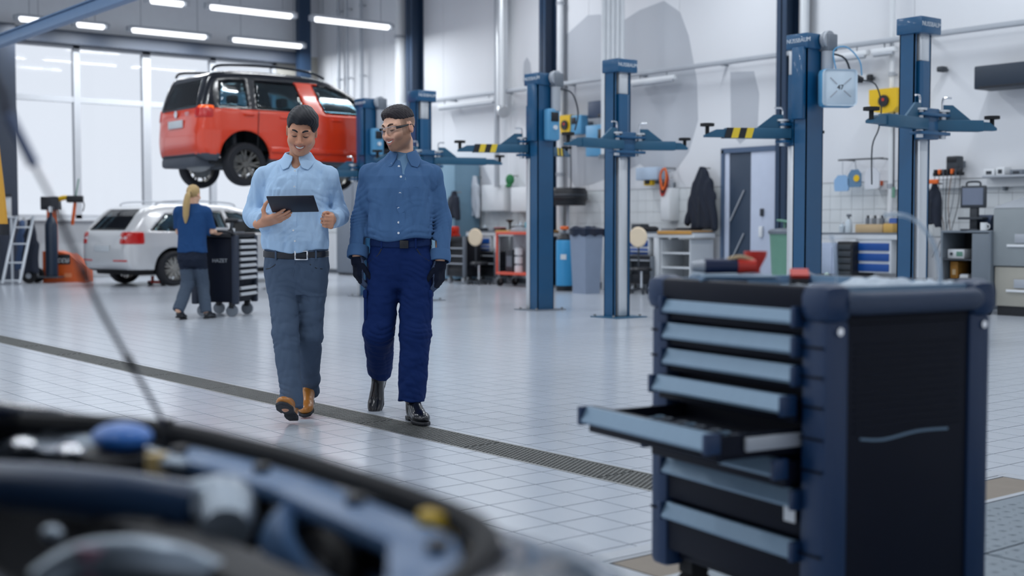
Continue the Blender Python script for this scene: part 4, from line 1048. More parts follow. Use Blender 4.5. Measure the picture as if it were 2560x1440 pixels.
def face_bits(person, sk, st, lids=True):
    M = head_mat(sk)
    def fin(o): o.matrix_local = M; return o
    for s in (-1, 1):
        fin(MB().tube([(s * 0.013, -0.0965, 0.0235), (s * 0.026, -0.0925, 0.0305), (s * 0.040, -0.083, 0.0305), (s * 0.051, -0.073, 0.025)], [0.0040, 0.0052, 0.0044, 0.0018], 8).build('eyebrow', st['m_brow'], person))
        fin(MB().tube([(s * 0.017, -0.0895, 0.0005), (s * 0.025, -0.0915, -0.003), (s * 0.034, -0.0905, -0.0035), (s * 0.045, -0.082, 0.0)], [0.0012, 0.0024, 0.0026, 0.0012], 7).build('eyelash', st['m_brow'], person))
    b = MB(); n = 9
    pts = [(-0.026 + 0.052 * i / (n - 1)) for i in range(n)]
    fin(MB().tube([(x, -0.0925 + 9.0 * x * x, -0.0648 + 13.0 * x * x) for x in pts], [0.0015, 0.003] + [0.0055] * (n - 4) + [0.003, 0.0015], 8, 2).build('teeth', M_TEETH, person))
M_TEETH = mat('tooth_enamel', (238, 236, 230), 0.3, var=0.03)
def mskin(n): return mat(n, (200, 160, 140), 0.5, var=0.05, scale=60, vcol='tint')
def cloth(n, rgb, bump=0.12, bs=420, rough=0.85): return mat(n, rgb, rough, var=0.07, scale=9, bump=bump, bscale=bs, spec=0.2)
def person_loc(px, D):
    """floor point at picture column px and distance D"""
    return tuple(_f * D + _r * ((px - 1280) * D / F_PX))


def garment_top(sk, grow_sec, rs, hem, seed, amp, cuff=(0.0, 0.0), vcut=None, sleeve_end=1.0):
    """shirt: torso, shoulders and sleeves, with creases"""
    F = Field(); F.loft(grow_sec, 0.03, 0.0, 2.5)
    for s in ('r', 'l'):
        sh, el, wr = sk['arm_' + s]; nk = sk['neck'][0]
        F.cap(A3(nk[0] + 0.30 * (sh[0] - nk[0]), nk[1] + 0.0, nk[2] - 0.034), sh, rs[0] * 0.72, rs[0] * 0.96, 0.05)
        F.cap(sh, el, rs[0], rs[1], 0.035)
        d = (wr - el) / np.linalg.norm(wr - el); e = el + (wr - el) * sleeve_end
        f = lambda P, el=el, e=e, d=d: smax(d_cap(P, el, e + d * 0.06, rs[1] * 1.0, rs[2]), (P - e) @ d, 0.006)
        if sleeve_end > 0.3: F.op(f, (el + e) / 2, np.linalg.norm(e - el) / 2 + 0.12, 0.03)
    def post(P, d):
        d = d + folds(P, seed, amp, 26) * 0.9 + folds(P, seed + 5, amp * 0.6, 55, (1, 1, 0.5)) + folds(P, seed + 9, amp * 1.1, 13, (1, 1, 0.4))
        for s in ('r', 'l'):
            sh, el, wr = sk['arm_' + s]; d = d + joint_folds(P, el, wr - sh, 0.10, amp * 0.9, 4, seed); d = d + joint_folds(P, sh + A3(-0.3 * sh[0], -0.05, -0.10), A3(sh[0], 0, 0.12), 0.10, amp * 0.9, 2.5, seed + 2)
        d = d + joint_folds(P, A3(0, -0.1, hem + 0.06), (0, 0, 1), 0.16, amp * 0.8, 3, seed + 1)
        torso = np.abs(P[:, 0]) < 0.21
        d = np.where(torso & (P[:, 2] < hem + 0.05), smax(d, hem - P[:, 2] + 0.012 * np.sin(P[:, 0] * 20 + seed), 0.012), d)
        if vcut is not None: d = smax(d, -vcut(P), 0.006)
        return d
    F.post.append(post); return F
def garment_legs(sk, sec, rs, hems, seed, amp, top, wide=None):
    F = Field(); F.loft(sec, 0.03, 0.0, 2.4)
    for s in ('r', 'l'):
        hp, kn, an, toe = sk['leg_' + s]; r = rs
        F.cap(hp + A3(0, 0, -0.03), kn, r[0], r[1], 0.022)
        d = (an - kn) / np.linalg.norm(an - kn); e = kn + (an - kn) * hems[s]
        f = lambda P, kn=kn, e=e, d=d: smax(d_cap(P, kn, e + d * 0.07, r[1], r[2]), (P - e) @ d, 0.006)
        F.op(f, (kn + e) / 2, np.linalg.norm(e - kn) / 2 + 0.14, 0.025)
    def post(P, d):
        d = d + folds(P, seed, amp, 24, (1, 1, 0.9)) * 0.9 + folds(P, seed + 3, amp * 0.5, 60, (0.8, 0.8, 1))
        for s in ('r', 'l'):
            hp, kn, an, toe = sk['leg_' + s]; d = d + joint_folds(P, kn, an - hp, 0.13, amp * 1.2, 3.0, seed) + joint_folds(P, an + A3(0, 0, 0.07), (0, 0, 1), 0.09, amp * 1.0, 2.2, seed + 1)
        d = d + joint_folds(P, A3(0, -0.1, hp[2] - 0.10), (0.3, 0, 1), 0.16, amp * 0.9, 4, seed + 2)
        return np.maximum(d, P[:, 2] - top)
    F.post.append(post); return F
def buttons(fn, pts, r, parent, m, tilt=0):
    for x, z in pts:
        y = front_y(fn, x, z); MB().lathe([(0, -0.002), (r, -0.002), (r, 0.0015), (r * 0.6, 0.0015), (r * 0.55, 0.0006), (0, 0.0006)], (x, y - 0.002, z), rotm(rx=PI / 2).to_3x3(), 14).build('button', m, parent)
M_BTN = mat('pearl_button', (236, 240, 244), 0.3)

# ---- man with the tablet
P1 = person_loc(740, 7.4)
OPEN = [(0.25, 0.3, 0.2)] * 4
TB_C = A3(0.035, -0.30, 1.235); TB_X = A3(1, 0.04, 0.0) / np.linalg.norm(A3(1, 0.04, 0)); TB_H = A3(-0.10, -0.87, 0.48); TB_H /= np.linalg.norm(TB_H)
sk1 = dict(
    torso=[(0.86, 0.0, 0.01, 0.165, 0.115), (0.95, 0.0, 0.005, 0.178, 0.125), (1.08, 0.0, 0.0, 0.176, 0.124), (1.2, 0.005, 0.0, 0.172, 0.12), (1.32, 0.008, 0.005, 0.182, 0.125), (1.40, 0.008, 0.012, 0.178, 0.118), (1.46, 0.01, 0.022, 0.135, 0.095), (1.5, 0.012, 0.03, 0.07, 0.07)],
    neck=(A3(0.012, 0.03, 1.49), A3(0.03, -0.02, 1.585)),
    arm_r=(A3(-0.176, 0.02, 1.392), A3(-0.246, 0.085, 1.175), A3(-0.150, -0.15, 1.140)),
    arm_l=(A3(0.183, 0.02, 1.392), A3(0.226, 0.12, 1.185), A3(0.220, -0.115, 1.15)),
    leg_r=(A3(-0.085, 0.01, 0.9), A3(-0.046, -0.10, 0.5), A3(0.004, -0.20, 0.12), A3(-0.01, -0.33, 0.11)),
    leg_l=(A3(0.085, 0.02, 0.9), A3(0.070, 0.03, 0.49), A3(0.030, 0.25, 0.14), A3(0.036, 0.14, 0.05)),
    head=(A3(0.045, -0.045, 1.650), eul(0, math.radians(6), 0) @ eul(math.radians(20), 0, 0) @ eul(0, 0, math.radians(5)), 1.03))
sk1['hand_r'] = (A3(-0.150, -0.157, 1.136), R_from((0.83, -0.44, 0.235), (0.0, -0.47, -0.88)), hand_segs([(0.12, 0.1, 0.1), (0.05, 0.1, 0.1), (0.08, 0.12, 0.1), (0.1, 0.15, 0.1)], 0.05, (0.1, -0.5, -0.85), 0.55, 1))
sk1['hand_l'] = (A3(0.220, -0.118, 1.15), R_from((0.15, -0.93, -0.12), (0.93, 0.2, -0.1)), hand_segs([(1.05, 1.45, 0.9)] * 4, 0.0, (0.85, -0.30, -0.42), 0.35, -1))
st1 = dict(skin=(204, 148, 118), lip=(172, 96, 88), blush=(196, 120, 94), lid=(128, 84, 68), m_skin=mskin('brown_skin'), m_brow=mat('black_brow_hair', (14, 14, 22), 0.7), jaw=1.08)
man1 = make_person(P1, sk1, st1)
tag(man1, 'smiling man in light blue shirt and slate trousers looking down at a tablet', 'person')
face_bits(man1, sk1, st1)
M_SH1 = cloth('light_blue_shirt_cotton', (172, 202, 232)); M_TR1 = cloth('slate_trouser_twill', (76, 92, 114)); M_BELT1 = mat('black_leather', (20, 26, 38), 0.4, var=0.1, bump=0.1, bscale=150)
sec = [(0.93, 0.0, 0.0, 0.180, 0.128), (0.985, 0.0, 0.0, 0.190, 0.138), (1.03, 0.0, -0.004, 0.194, 0.142), (1.12, 0.0, -0.002, 0.186, 0.134), (1.22, 0.005, 0.0, 0.182, 0.13), (1.32, 0.008, 0.005, 0.186, 0.134), (1.385, 0.008, 0.012, 0.172, 0.122), (1.44, 0.01, 0.022, 0.125, 0.098), (1.475, 0.012, 0.028, 0.09, 0.085), (1.505, 0.012, 0.03, 0.068, 0.07)]
vc1 = lambda P: d_ell(P, (0.014, -0.075, 1.50), (0.034, 0.07, 0.06))
sh1 = garment_top(sk1, sec, (0.064, 0.060, 0.047), 0.970, 11, 0.0082, vcut=vc1, sleeve_end=0.99)
o_sh = sdf_obj('shirt', sh1, A3(-0.42, -0.40, 0.9), A3(0.42, 0.32, 1.58), 0.0042, M_SH1, man1)
collar(o_sh, (0.014, 0.012, 1.497), 0.064, M_SH1, open_=0.22, tip=-0.055)
strip_on(sh1, [(0.012, 1.435 - 0.037 * i) for i in range(13)], 0.032, 0.004, 'placket', M_SH1, o_sh)
buttons(sh1, [(0.014, 1.425), (0.016, 1.335), (0.01, 1.09), (0.02, 1.03)], 0.0055, o_sh, M_BTN)
sec = [(0.72, 0.0, 0.02, 0.155, 0.10), (0.80, 0.0, 0.015, 0.178, 0.12), (0.88, 0.0, 0.01, 0.184, 0.128), (0.95, 0.0, 0.005, 0.181, 0.127), (0.985, 0.0, 0.005, 0.179, 0.126)]
tr1 = garment_legs(sk1, sec, (0.095, 0.072, 0.058), dict(r=1.08, l=1.06), 21, 0.0065, 0.985)
o_tr = sdf_obj('trousers', tr1, A3(-0.3, -0.42, 0.03), A3(0.3, 0.42, 1.0), 0.0045, M_TR1, man1)
bl = Field().loft([(0.90, 0.0, 0.006, 0.183, 0.130), (0.99, 0.0, 0.006, 0.181, 0.129)], 0, 0.004, 2.4)
o_b = sdf_obj('belt', lambda P: smax(bl(P), np.abs(P[:, 2] - 0.952 + 0.006 * np.cos(P[:, 0] * 12)) - 0.019, 0.004), A3(-0.22, -0.18, 0.91), A3(0.22, 0.18, 0.99), 0.0045, M_BELT1, man1)
by = front_y(bl, 0.055, 0.95)
b = MB(); b.m = Matrix.Translation((0.052, by - 0.006, 0.949))
for q in (-1, 1): b.box(q * 0.034 - 0.004, q * 0.034 + 0.004, -0.005, 0.004, -0.026, 0.026, 0.0015).box(-0.034, 0.034, -0.005, 0.004, q * 0.0235 - 0.0035, q * 0.0235 + 0.0035, 0.0015)
b.build('buckle', M_CHROME, o_b)
for x in (-0.095, 0.13): y = front_y(bl, x, 0.95); MB().cbox((x, y - 0.002, 0.952), (0.011, 0.008, 0.056), None, 0.002).build('belt_loop', M_TR1, o_tr)
strip_on(tr1, [(0.012, 0.93), (0.010, 0.90), (0.006, 0.87), (0.0, 0.83), (-0.002, 0.79)], 0.006, 0.003, 'fly_seam', M_TR1, o_tr)
for s_ in (-1, 1): strip_on(tr1, [(s_ * 0.085, 0.925), (s_ * 0.10, 0.895), (s_ * 0.13, 0.875), (s_ * 0.16, 0.87)], 0.005, 0.003, 'pocket_seam', M_BELT1, o_tr)
M_TAN = mat('tan_shoe_leather', (176, 112, 40), 0.35, var=0.2, scale=14, coat=0.2); M_SOLE = mat('dark_shoe_sole', (34, 36, 44), 0.7, var=0.15)
shoe(man1, (0.006, -0.155, 0.012), (-0.10, -0.88, 0.44), (0.0, 0.44, 0.88), 0.29, M_TAN, M_SOLE, lace=M_TAN)
shoe(man1, (0.024, 0.285, 0.065), (0.06, -0.965, -0.20), (0, -0.22, 0.97), 0.29, M_TAN, M_SOLE, lace=M_TAN)
# hair
def hair1(p):
    d = d_ell(p, (0.004, 0.018, 0.050), (0.087, 0.108, 0.094))
    d = smin(d, d_ell(p, (0.010, -0.040, 0.097), (0.066, 0.062, 0.038)), 0.03)
    ax = np.abs(p[:, 0])
    d = smax(d, -d_box(p, (0.0, -0.13, -0.055), (0.060, 0.10, 0.117), None, 0.03), 0.012)
    d = smax(d, np.where(p[:, 1] < -0.005, -0.022 - p[:, 2], -0.045 - p[:, 2] + 0.3 * np.maximum(0.03 - p[:, 1], 0)), 0.01)
    d = smax(d, -d_ell(np.stack([ax, p[:, 1], p[:, 2]], 1), (0.082, 0.012, -0.012), (0.03, 0.022, 0.034)), 0.006)
    return d + 0.0009 * np.sin(p[:, 0] * 260 + p[:, 1] * 140 + 5 * np.sin(p[:, 2] * 60)) + 0.0016 * np.sin(p[:, 0] * 90 - p[:, 1] * 60 + 2 * np.sin(p[:, 2] * 40))
M_HAIR1 = mat('black_hair', (10, 12, 22), 0.62, var=0.3, scale=30, stretch=(6, 1, 1))
hc, hR, hs = sk1['head']; hb = A3(0.15, 0.15, 0.16)
sdf_obj('hair', put(hair1, hc, hR, hs), hc - hb, hc + hb, 0.0035, M_HAIR1, man1)
# tablet in his hand
Mt = Matrix(((*TB_X,), (*TB_H,), (*np.cross(TB_X, TB_H),))).transposed().to_4x4()
Mw = Matrix.Translation(Vector(P1)) @ rotm(rz=-HEAD)
tab = thing('tablet', 'dark tablet held up by the man in the light blue shirt', 'tablet')
tab.matrix_world = Mw @ Matrix.Translation(Vector(TB_C)) @ Mt
MB().box(-0.13, 0.13, -0.085, 0.085, -0.004, 0.004, 0.003).build('case', mat('navy_tablet_shell', (7, 14, 34), 0.5, var=0.1), tab)
MB().box(-0.122, 0.122, -0.077, 0.077, -0.0052, -0.0042).build('screen', mat('dark_screen_glass', (20, 30, 50), 0.08, emit=0.15), tab, False)
MB().cyl((0.11, 0.068, 0.004), (0.11, 0.068, 0.006), 0.006, n=14).build('camera_lens', M_BLACK, tab)

# ---- man with safety glasses and gloves
P2 = person_loc(1002, 7.45)
sk2 = dict(
    torso=[(0.88, 0.0, 0.01, 0.165, 0.115), (0.98, 0.0, 0.005, 0.17, 0.12), (1.1, 0.0, 0.0, 0.172, 0.122), (1.2, 0.0, 0.0, 0.17, 0.12), (1.34, 0.0, 0.005, 0.182, 0.124), (1.42, 0.0, 0.012, 0.178, 0.116), (1.48, 0.002, 0.022, 0.13, 0.09), (1.52, 0.005, 0.03, 0.07, 0.068)],
    neck=(A3(0.015, 0.03, 1.51), A3(0.02, -0.005, 1.60)),
    arm_r=(A3(-0.170, 0.02, 1.405), A3(-0.230, 0.055, 1.16), A3(-0.248, -0.03, 0.93)),
    arm_l=(A3(0.172, 0.02, 1.405), A3(0.228, 0.055, 1.155), A3(0.228, -0.03, 0.905)),
    leg_r=(A3(-0.092, 0.0, 0.92), A3(-0.128, -0.03, 0.51), A3(-0.158, 0.35, 0.215), A3(-0.178, 0.38, 0.08)),
    leg_l=(A3(0.092, 0.0, 0.92), A3(0.086, -0.06, 0.5), A3(0.068, -0.09, 0.11), A3(0.13, -0.19, 0.05)),
    head=(A3(-0.005, -0.03, 1.674), eul(0, math.radians(-4), 0) @ eul(0, 0, math.radians(-40)) @ eul(math.radians(9), 0, 0), 1.03))
relaxed = [(0.25, 0.45, 0.3), (0.32, 0.5, 0.35), (0.38, 0.55, 0.35), (0.42, 0.55, 0.35)]
sk2['hand_r'] = (A3(-0.248, -0.034, 0.925), R_from((0.06, -0.06, -1.0), (-0.85, -0.5, 0)), hand_segs(relaxed, 0.01, (0.8, -0.42, -0.35), 0.2, 1))
sk2['hand_l'] = (A3(0.228, -0.034, 0.90), R_from((-0.05, -0.06, -1.0), (0.85, -0.5, 0)), hand_segs(relaxed, 0.01, (0.8, -0.42, -0.35), 0.2, -1))
st2 = dict(skin=(238, 188, 160), lip=(196, 112, 104), blush=(226, 146, 122), lid=(190, 140, 120), beard=(104, 68, 46), fade=(96, 70, 56), m_skin=mskin('fair_skin'), m_brow=mat('brown_brow_hair', (74, 52, 42), 0.7), jaw=1.04)
man2 = make_person(P2, sk2, st2)
tag(man2, 'bearded man in denim shirt, navy work trousers, safety glasses and black gloves', 'person')
face_bits(man2, sk2, st2)
M_SH2 = cloth('denim_blue_shirt', (72, 106, 148)); M_TR2 = cloth('navy_work_trousers', (12, 38, 90)); M_TEE = cloth('grey_blue_tee', (104, 138, 170))
sec = [(1.0, 0.0, 0.0, 0.168, 0.122), (1.05, 0.0, -0.004, 0.184, 0.136), (1.09, 0.0, -0.005, 0.19, 0.14), (1.18, 0.0, -0.002, 0.184, 0.132), (1.33, 0.0, 0.005, 0.185, 0.132), (1.40, 0.0, 0.012, 0.172, 0.12), (1.455, 0.002, 0.022, 0.125, 0.096), (1.49, 0.004, 0.028, 0.092, 0.085), (1.525, 0.005, 0.03, 0.068, 0.07)]
def vc2(P):
    z = np.clip((P[:, 2] - 1.415) / 0.11, 0, 1.6); return np.maximum((np.abs(P[:, 0] - 0.022 - 0.01 * z) - 0.002 - 0.030 * z) * 0.9, np.maximum(P[:, 1] - 0.01, 1.412 - P[:, 2]))
sh2 = garment_top(sk2, sec, (0.064, 0.058, 0.053), 1.035, 31, 0.0078, vcut=vc2, sleeve_end=0.9)
o_sh = sdf_obj('shirt', sh2, A3(-0.38, -0.26, 0.88), A3(0.38, 0.26, 1.6), 0.0042, M_SH2, man2)
collar(o_sh, (0.014, 0.02, 1.515), 0.064, M_SH2, open_=0.36, tip=-0.058, tipth=0.78)
te = Field().loft([(z, x, y, rx - 0.008, ry - 0.008) for z, x, y, rx, ry in sec if z > 1.1], 0.02, 0, 2.5).cap((0.008, 0.03, 1.47), (0.012, 0.022, 1.515), 0.066, 0.061, 0.03)
sdf_obj('undershirt', lambda P: np.maximum(te(P) - 0.005, np.maximum(1.37 - P[:, 2], np.abs(P[:, 0] - 0.02) - 0.075)), A3(-0.2, -0.2, 1.18), A3(0.2, 0.2, 1.6), 0.005, M_TEE, man2)
strip_on(sh2, [(0.020 - 0.004 * i * (i < 6), 1.405 - 0.036 * i) for i in range(10)], 0.032, 0.004, 'placket', M_SH2, o_sh)
buttons(sh2, [(-0.002, 1.455), (0.012, 1.395), (0.008, 1.30), (0.0, 1.215), (0.0, 1.135), (0.0, 1.075), (-0.042, 1.468), (0.066, 1.475)], 0.0065, o_sh, M_BTN)
strip_on(sh2, [(0.06, 1.335), (0.06, 1.30), (0.062, 1.26), (0.085, 1.235), (0.108, 1.26), (0.11, 1.30), (0.112, 1.335), (0.085, 1.335), (0.06, 1.335)], 0.004, 0.003, 'chest_pocket', M_SH2, o_sh)
for s in ('r', 'l'):
    sh_, el, wr = sk2['arm_' + s]; d = (wr - el) / np.linalg.norm(wr - el); e = el + (wr - el) * 0.88
    MB().lathe([(0.050, -0.035), (0.060, -0.04), (0.064, 0.0), (0.061, 0.026), (0.052, 0.028), (0.05, 0.0)], e, frame_z((0, 0, 0), tuple(d))[0], 22).build('cuff', M_SH2, o_sh)
sec = [(0.76, 0.0, 0.01, 0.16, 0.10), (0.84, 0.0, 0.005, 0.186, 0.122), (0.93, 0.0, 0.005, 0.186, 0.128), (1.0, 0.0, 0.005, 0.172, 0.122), (1.06, 0.0, 0.003, 0.168, 0.12)]
tr2 = garment_legs(sk2, sec, (0.100, 0.088, 0.074), dict(r=0.93, l=1.0), 41, 0.007, 1.055)
o_tr = sdf_obj('trousers', tr2, A3(-0.36, -0.36, 0.03), A3(0.32, 0.6, 1.08), 0.0045, M_TR2, man2)
bl = Field().loft([(0.98, 0.0, 0.004, 0.176, 0.125), (1.06, 0.0, 0.003, 0.170, 0.122)], 0, 0.005, 2.4)
o_b = sdf_obj('belt', lambda P: smax(bl(P), np.abs(P[:, 2] - 1.018 + 0.008 * np.cos(P[:, 0] * 12)) - 0.021, 0.004), A3(-0.22, -0.18, 0.98), A3(0.22, 0.18, 1.06), 0.0045, cloth('navy_belt_webbing', (18, 40, 84)), man2)
by = front_y(bl, 0.02, 1.01); MB().cbox((0.03, by - 0.005, 1.010), (0.05, 0.012, 0.046), None, 0.004).build('buckle', M_BLACK, o_b)
for x in (-0.1, 0.095): y = front_y(bl, x, 1.02); MB().cbox((x, y - 0.002, 1.016), (0.012, 0.008, 0.058), None, 0.002).build('belt_loop', M_TR2, o_tr)
strip_on(tr2, [(0.012, 0.985), (0.010, 0.94), (0.006, 0.9), (0.0, 0.86), (-0.002, 0.83)], 0.006, 0.003, 'fly_seam', M_TR2, o_tr)
for s_ in (-1, 1):
    strip_on(tr2, [(s_ * 0.10, 0.985), (s_ * 0.12, 0.95), (s_ * 0.15, 0.925), (s_ * 0.17, 0.915)], 0.005, 0.003, 'pocket_seam', M_BELT1, o_tr)
    x = -0.196 if s_ < 0 else 0.172; MB().cbox((x, -0.02, 0.66), (0.022, 0.13, 0.17), None, 0.01).cbox((x * 1.01, -0.02, 0.725), (0.026, 0.14, 0.05), None, 0.01).build('cargo_pocket', M_TR2, o_tr)
M_BSHOE = mat('polished_black_leather', (12, 16, 26), 0.25, var=0.2, coat=0.4)
shoe(man2, (0.052, -0.035, 0.0), (0.36, -0.93, 0.0), (0, 0, 1), 0.31, M_BSHOE, M_BLACK, lace=M_BLACK, tall=0.11)
shoe(man2, (-0.158, 0.44, 0.205), (-0.10, -0.42, -0.72), (-0.02, -0.82, 0.42), 0.30, M_BSHOE, M_BLACK, lace=M_BLACK, tall=0.12)
# gloves
M_GLV = cloth('black_knit_glove', (14, 22, 40), 0.3, 300); M_GLV2 = cloth('grey_glove_palm', (70, 84, 110), 0.2, 200)
for s in ('r', 'l'):
    org, R, segs = sk2['hand_' + s]
    hf = hand_fn(segs, 0.0035)
    def gf(p): return np.maximum(smin(hf(p), smax(d_cap(p, (-0.012, 0, 0), (0.02, 0, 0), 0.036, 0.034), np.maximum(-0.012 - p[:, 0], p[:, 0] - 0.03), 0.004), 0.015), -0.012 - p[:, 0])
    cpt = org + R[:, 0] * 0.08
    v, f = sdf_mesh(put(gf, org, R), cpt - 0.16, cpt + 0.16, 0.0035)
    q = ((v[f].mean(1)) - org) @ R
    np_mesh('glove', v, f, [M_GLV, M_GLV2], man2, None, (q[:, 2] < -0.004).astype(int) * (np.abs(q[:, 1]) < 0.05))
def hair2(p):
    d = d_ell(p, (0.0, 0.012, 0.046), (0.079, 0.101, 0.086)); d = smin(d, d_ell(p, (0.0, -0.035, 0.086), (0.056, 0.058, 0.030)), 0.03)
    d = smax(d, 0.048 + 0.15 * np.maximum(p[:, 1] - 0.02, 0) * 0 - p[:, 2] + 0.18 * np.maximum(-p[:, 1] - 0.02, 0), 0.012)
    d = smax(d, -d_box(p, (0.0, -0.13, -0.03), (0.066, 0.06, 0.11), None, 0.03), 0.012)
    return d + 0.0012 * np.sin(p[:, 0] * 300 + 4 * np.sin(p[:, 1] * 70)) + 0.001 * np.sin(p[:, 1] * 380 + p[:, 2] * 260)
hc, hR, hs = sk2['head']
sdf_obj('hair', put(hair2, hc, hR, hs), hc - hb, hc + hb, 0.0035, mat('dark_brown_hair', (34, 28, 34), 0.65, var=0.35, scale=30, stretch=(6, 1, 1)), man2)
# safety glasses
gl = thing('safety_glasses', 'clear safety glasses with dark temples on the bearded man', 'glasses'); gl.matrix_world = Matrix.Translation(Vector(P2)) @ rotm(rz=-HEAD) @ head_mat(sk2)
M_LENS = bpy.data.materials.new('clear_lens'); M_LENS.use_nodes = True
nt = M_LENS.node_tree; nt.nodes.remove(nt.nodes['Principled BSDF']); a_ = nt.nodes.new('ShaderNodeBsdfTransparent'); a_.inputs[0].default_value = (0.9, 0.93, 0.96, 1); b_ = nt.nodes.new('ShaderNodeBsdfGlossy'); b_.inputs['Roughness'].default_value = 0.05
mxs = nt.nodes.new('ShaderNodeMixShader'); fre = nt.nodes.new('ShaderNodeFresnel'); fre.inputs[0].default_value = 1.5
nt.links.new(fre.outputs[0], mxs.inputs[0]); nt.links.new(a_.outputs[0], mxs.inputs[1]); nt.links.new(b_.outputs[0], mxs.inputs[2]); nt.links.new(mxs.outputs[0], nt.nodes['Material Output'].inputs[0])
for s_ in (-1, 1):
    V = []; n = 9
    for k in range(n):
        u = k / (n - 1); x = s_ * (0.006 + 0.056 * u); y = -0.110 + 0.030 * u ** 2.2
        V += [(x, y, 0.020 - 0.003 * u), (x, y + 0.002, -0.020 + 0.012 * u + (0.012 if k == 0 else 0))]
    o = MB().add(V, [(2 * k, 2 * k + 1, 2 * k + 3, 2 * k + 2) for k in range(n - 1)]).build('lens', M_LENS, gl)
    MB().tube([(s_ * 0.060, -0.082, 0.010), (s_ * 0.073, -0.065, 0.010), (s_ * 0.080, -0.02, 0.012), (s_ * 0.081, 0.02, 0.012), (s_ * 0.079, 0.04, -0.008)], [0.008, 0.0075, 0.0045, 0.004, 0.003], 8).build('temple', M_BLACK, gl)
    MB().tube([(s_ * 0.006, -0.110, 0.0195), (s_ * 0.03, -0.107, 0.019), (s_ * 0.05, -0.096, 0.018), (s_ * 0.062, -0.080, 0.015)], 0.0013, 6).build('lens_rim', M_LTGREY, gl)
MB().tube([(-0.008, -0.111, 0.014), (0, -0.113, 0.012), (0.008, -0.111, 0.014)], 0.0022, 6).build('nose_bridge', M_LTGREY, gl)

# ---- woman pushing a tool trolley, seen from behind
P3 = person_loc(480, 15.5)
sk3 = dict(
    torso=[(0.74, 0.0, 0.0, 0.165, 0.115), (0.82, 0.0, 0.0, 0.172, 0.118), (0.95, 0.0, 0.01, 0.145, 0.10), (1.06, 0.005, 0.02, 0.148, 0.10), (1.18, 0.01, 0.03, 0.165, 0.112), (1.28, 0.01, 0.035, 0.158, 0.10), (1.335, 0.01, 0.04, 0.11, 0.08), (1.37, 0.01, 0.045, 0.06, 0.06)],
    neck=(A3(0.01, 0.045, 1.36), A3(0.012, 0.055, 1.43)),
    arm_r=(A3(0.165, 0.035, 1.285), A3(0.215, 0.09, 1.06), A3(0.245, 0.30, 1.035)),
    arm_l=(A3(-0.155, 0.035, 1.285), A3(-0.19, 0.13, 1.05), A3(-0.02, 0.32, 1.03)),
    leg_r=(A3(0.08, 0.0, 0.78), A3(0.10, 0.10, 0.42), A3(0.15, 0.05, 0.09), A3(0.17, 0.16, 0.04)),
    leg_l=(A3(-0.07, 0.0, 0.78), A3(-0.06, 0.02, 0.42), A3(-0.125, -0.18, 0.12), A3(-0.11, -0.06, 0.05)),
    head=(A3(0.015, 0.06, 1.495), eul(0, 0, PI - 0.25) @ eul(math.radians(6), 0, 0), 0.92), hand_scale=0.9)
sk3['hand_r'] = (A3(0.245, 0.30, 1.035), R_from((0.1, 1, -0.05), (0.1, 0.1, 1)), hand_segs([(0.8, 0.9, 0.5)] * 4, 0.02, (0.6, -0.4, -0.3), 0.3, 1))
sk3['hand_l'] = (A3(-0.02, 0.32, 1.03), R_from((0.5, 0.85, -0.05), (0.1, 0.1, 1)), hand_segs([(0.8, 0.9, 0.5)] * 4, 0.02, (0.6, -0.4, -0.3), 0.3, -1))
st3 = dict(skin=(224, 178, 150), lip=(196, 112, 104), blush=(226, 146, 122), lid=(190, 140, 120), m_skin=MATS['fair_skin'], m_brow=MATS['brown_brow_hair'], smile=False, jaw=0.95)
wom = make_person(P3, sk3, st3, 0.0065)
tag(wom, 'blonde woman with a ponytail in navy polo pushing a tool trolley, seen from behind', 'person')
M_SH3 = cloth('navy_polo_knit', (30, 66, 112)); M_TR3 = cloth('grey_work_trousers', (70, 82, 98)); M_TR3b = cloth('dark_seat_panel', (28, 36, 52))
sec = [(0.80, 0.0, 0.0, 0.185, 0.13), (0.9, 0.0, 0.005, 0.172, 0.122), (1.0, 0.0, 0.015, 0.168, 0.118), (1.18, 0.01, 0.03, 0.178, 0.122), (1.28, 0.01, 0.035, 0.165, 0.11), (1.335, 0.01, 0.04, 0.115, 0.085), (1.385, 0.01, 0.045, 0.062, 0.062)]
sk3s = dict(sk3); 
sh3 = garment_top(sk3s, sec, (0.068, 0.062, 0.06), 0.80, 51, 0.005, sleeve_end=0.1)
for s in ('r', 'l'):
    sh_, el, wr = sk3['arm_' + s]
sh3.post.append(lambda P, d: np.where(np.abs(P[:, 0] - 0.01) > 0.192, np.maximum(d, 1.085 - P[:, 2]), d))
sdf_obj('polo_shirt', sh3, A3(-0.34, -0.2, 0.76), A3(0.36, 0.3, 1.45), 0.0075, M_SH3, wom)
sec = [(0.64, 0.0, 0.0, 0.15, 0.10), (0.72, 0.0, -0.005, 0.176, 0.128), (0.80, 0.0, 0.0, 0.172, 0.122), (0.87, 0.0, 0.0, 0.16, 0.112)]
tr3 = garment_legs(sk3, sec, (0.092, 0.076, 0.066), dict(r=1.03, l=1.03), 61, 0.006, 0.86)
sdf_obj('trousers', tr3, A3(-0.34, -0.4, 0.03), A3(0.34, 0.4, 0.9), 0.0075, [M_TR3, M_TR3b], wom, mi=lambda c: (c[:, 2] > 0.60).astype(int))
shoe(wom, (0.145, 0.0, 0.0), (0.25, 0.95, 0), (0, 0, 1), 0.27, M_BSHOE, M_BLACK, 'boot', 0.007, tall=0.16)
shoe(wom, (-0.13, -0.215, 0.03), (0.12, 0.97, -0.15), (0, 0.15, 0.98), 0.27, M_BSHOE, M_BLACK, 'boot', 0.007, tall=0.16)
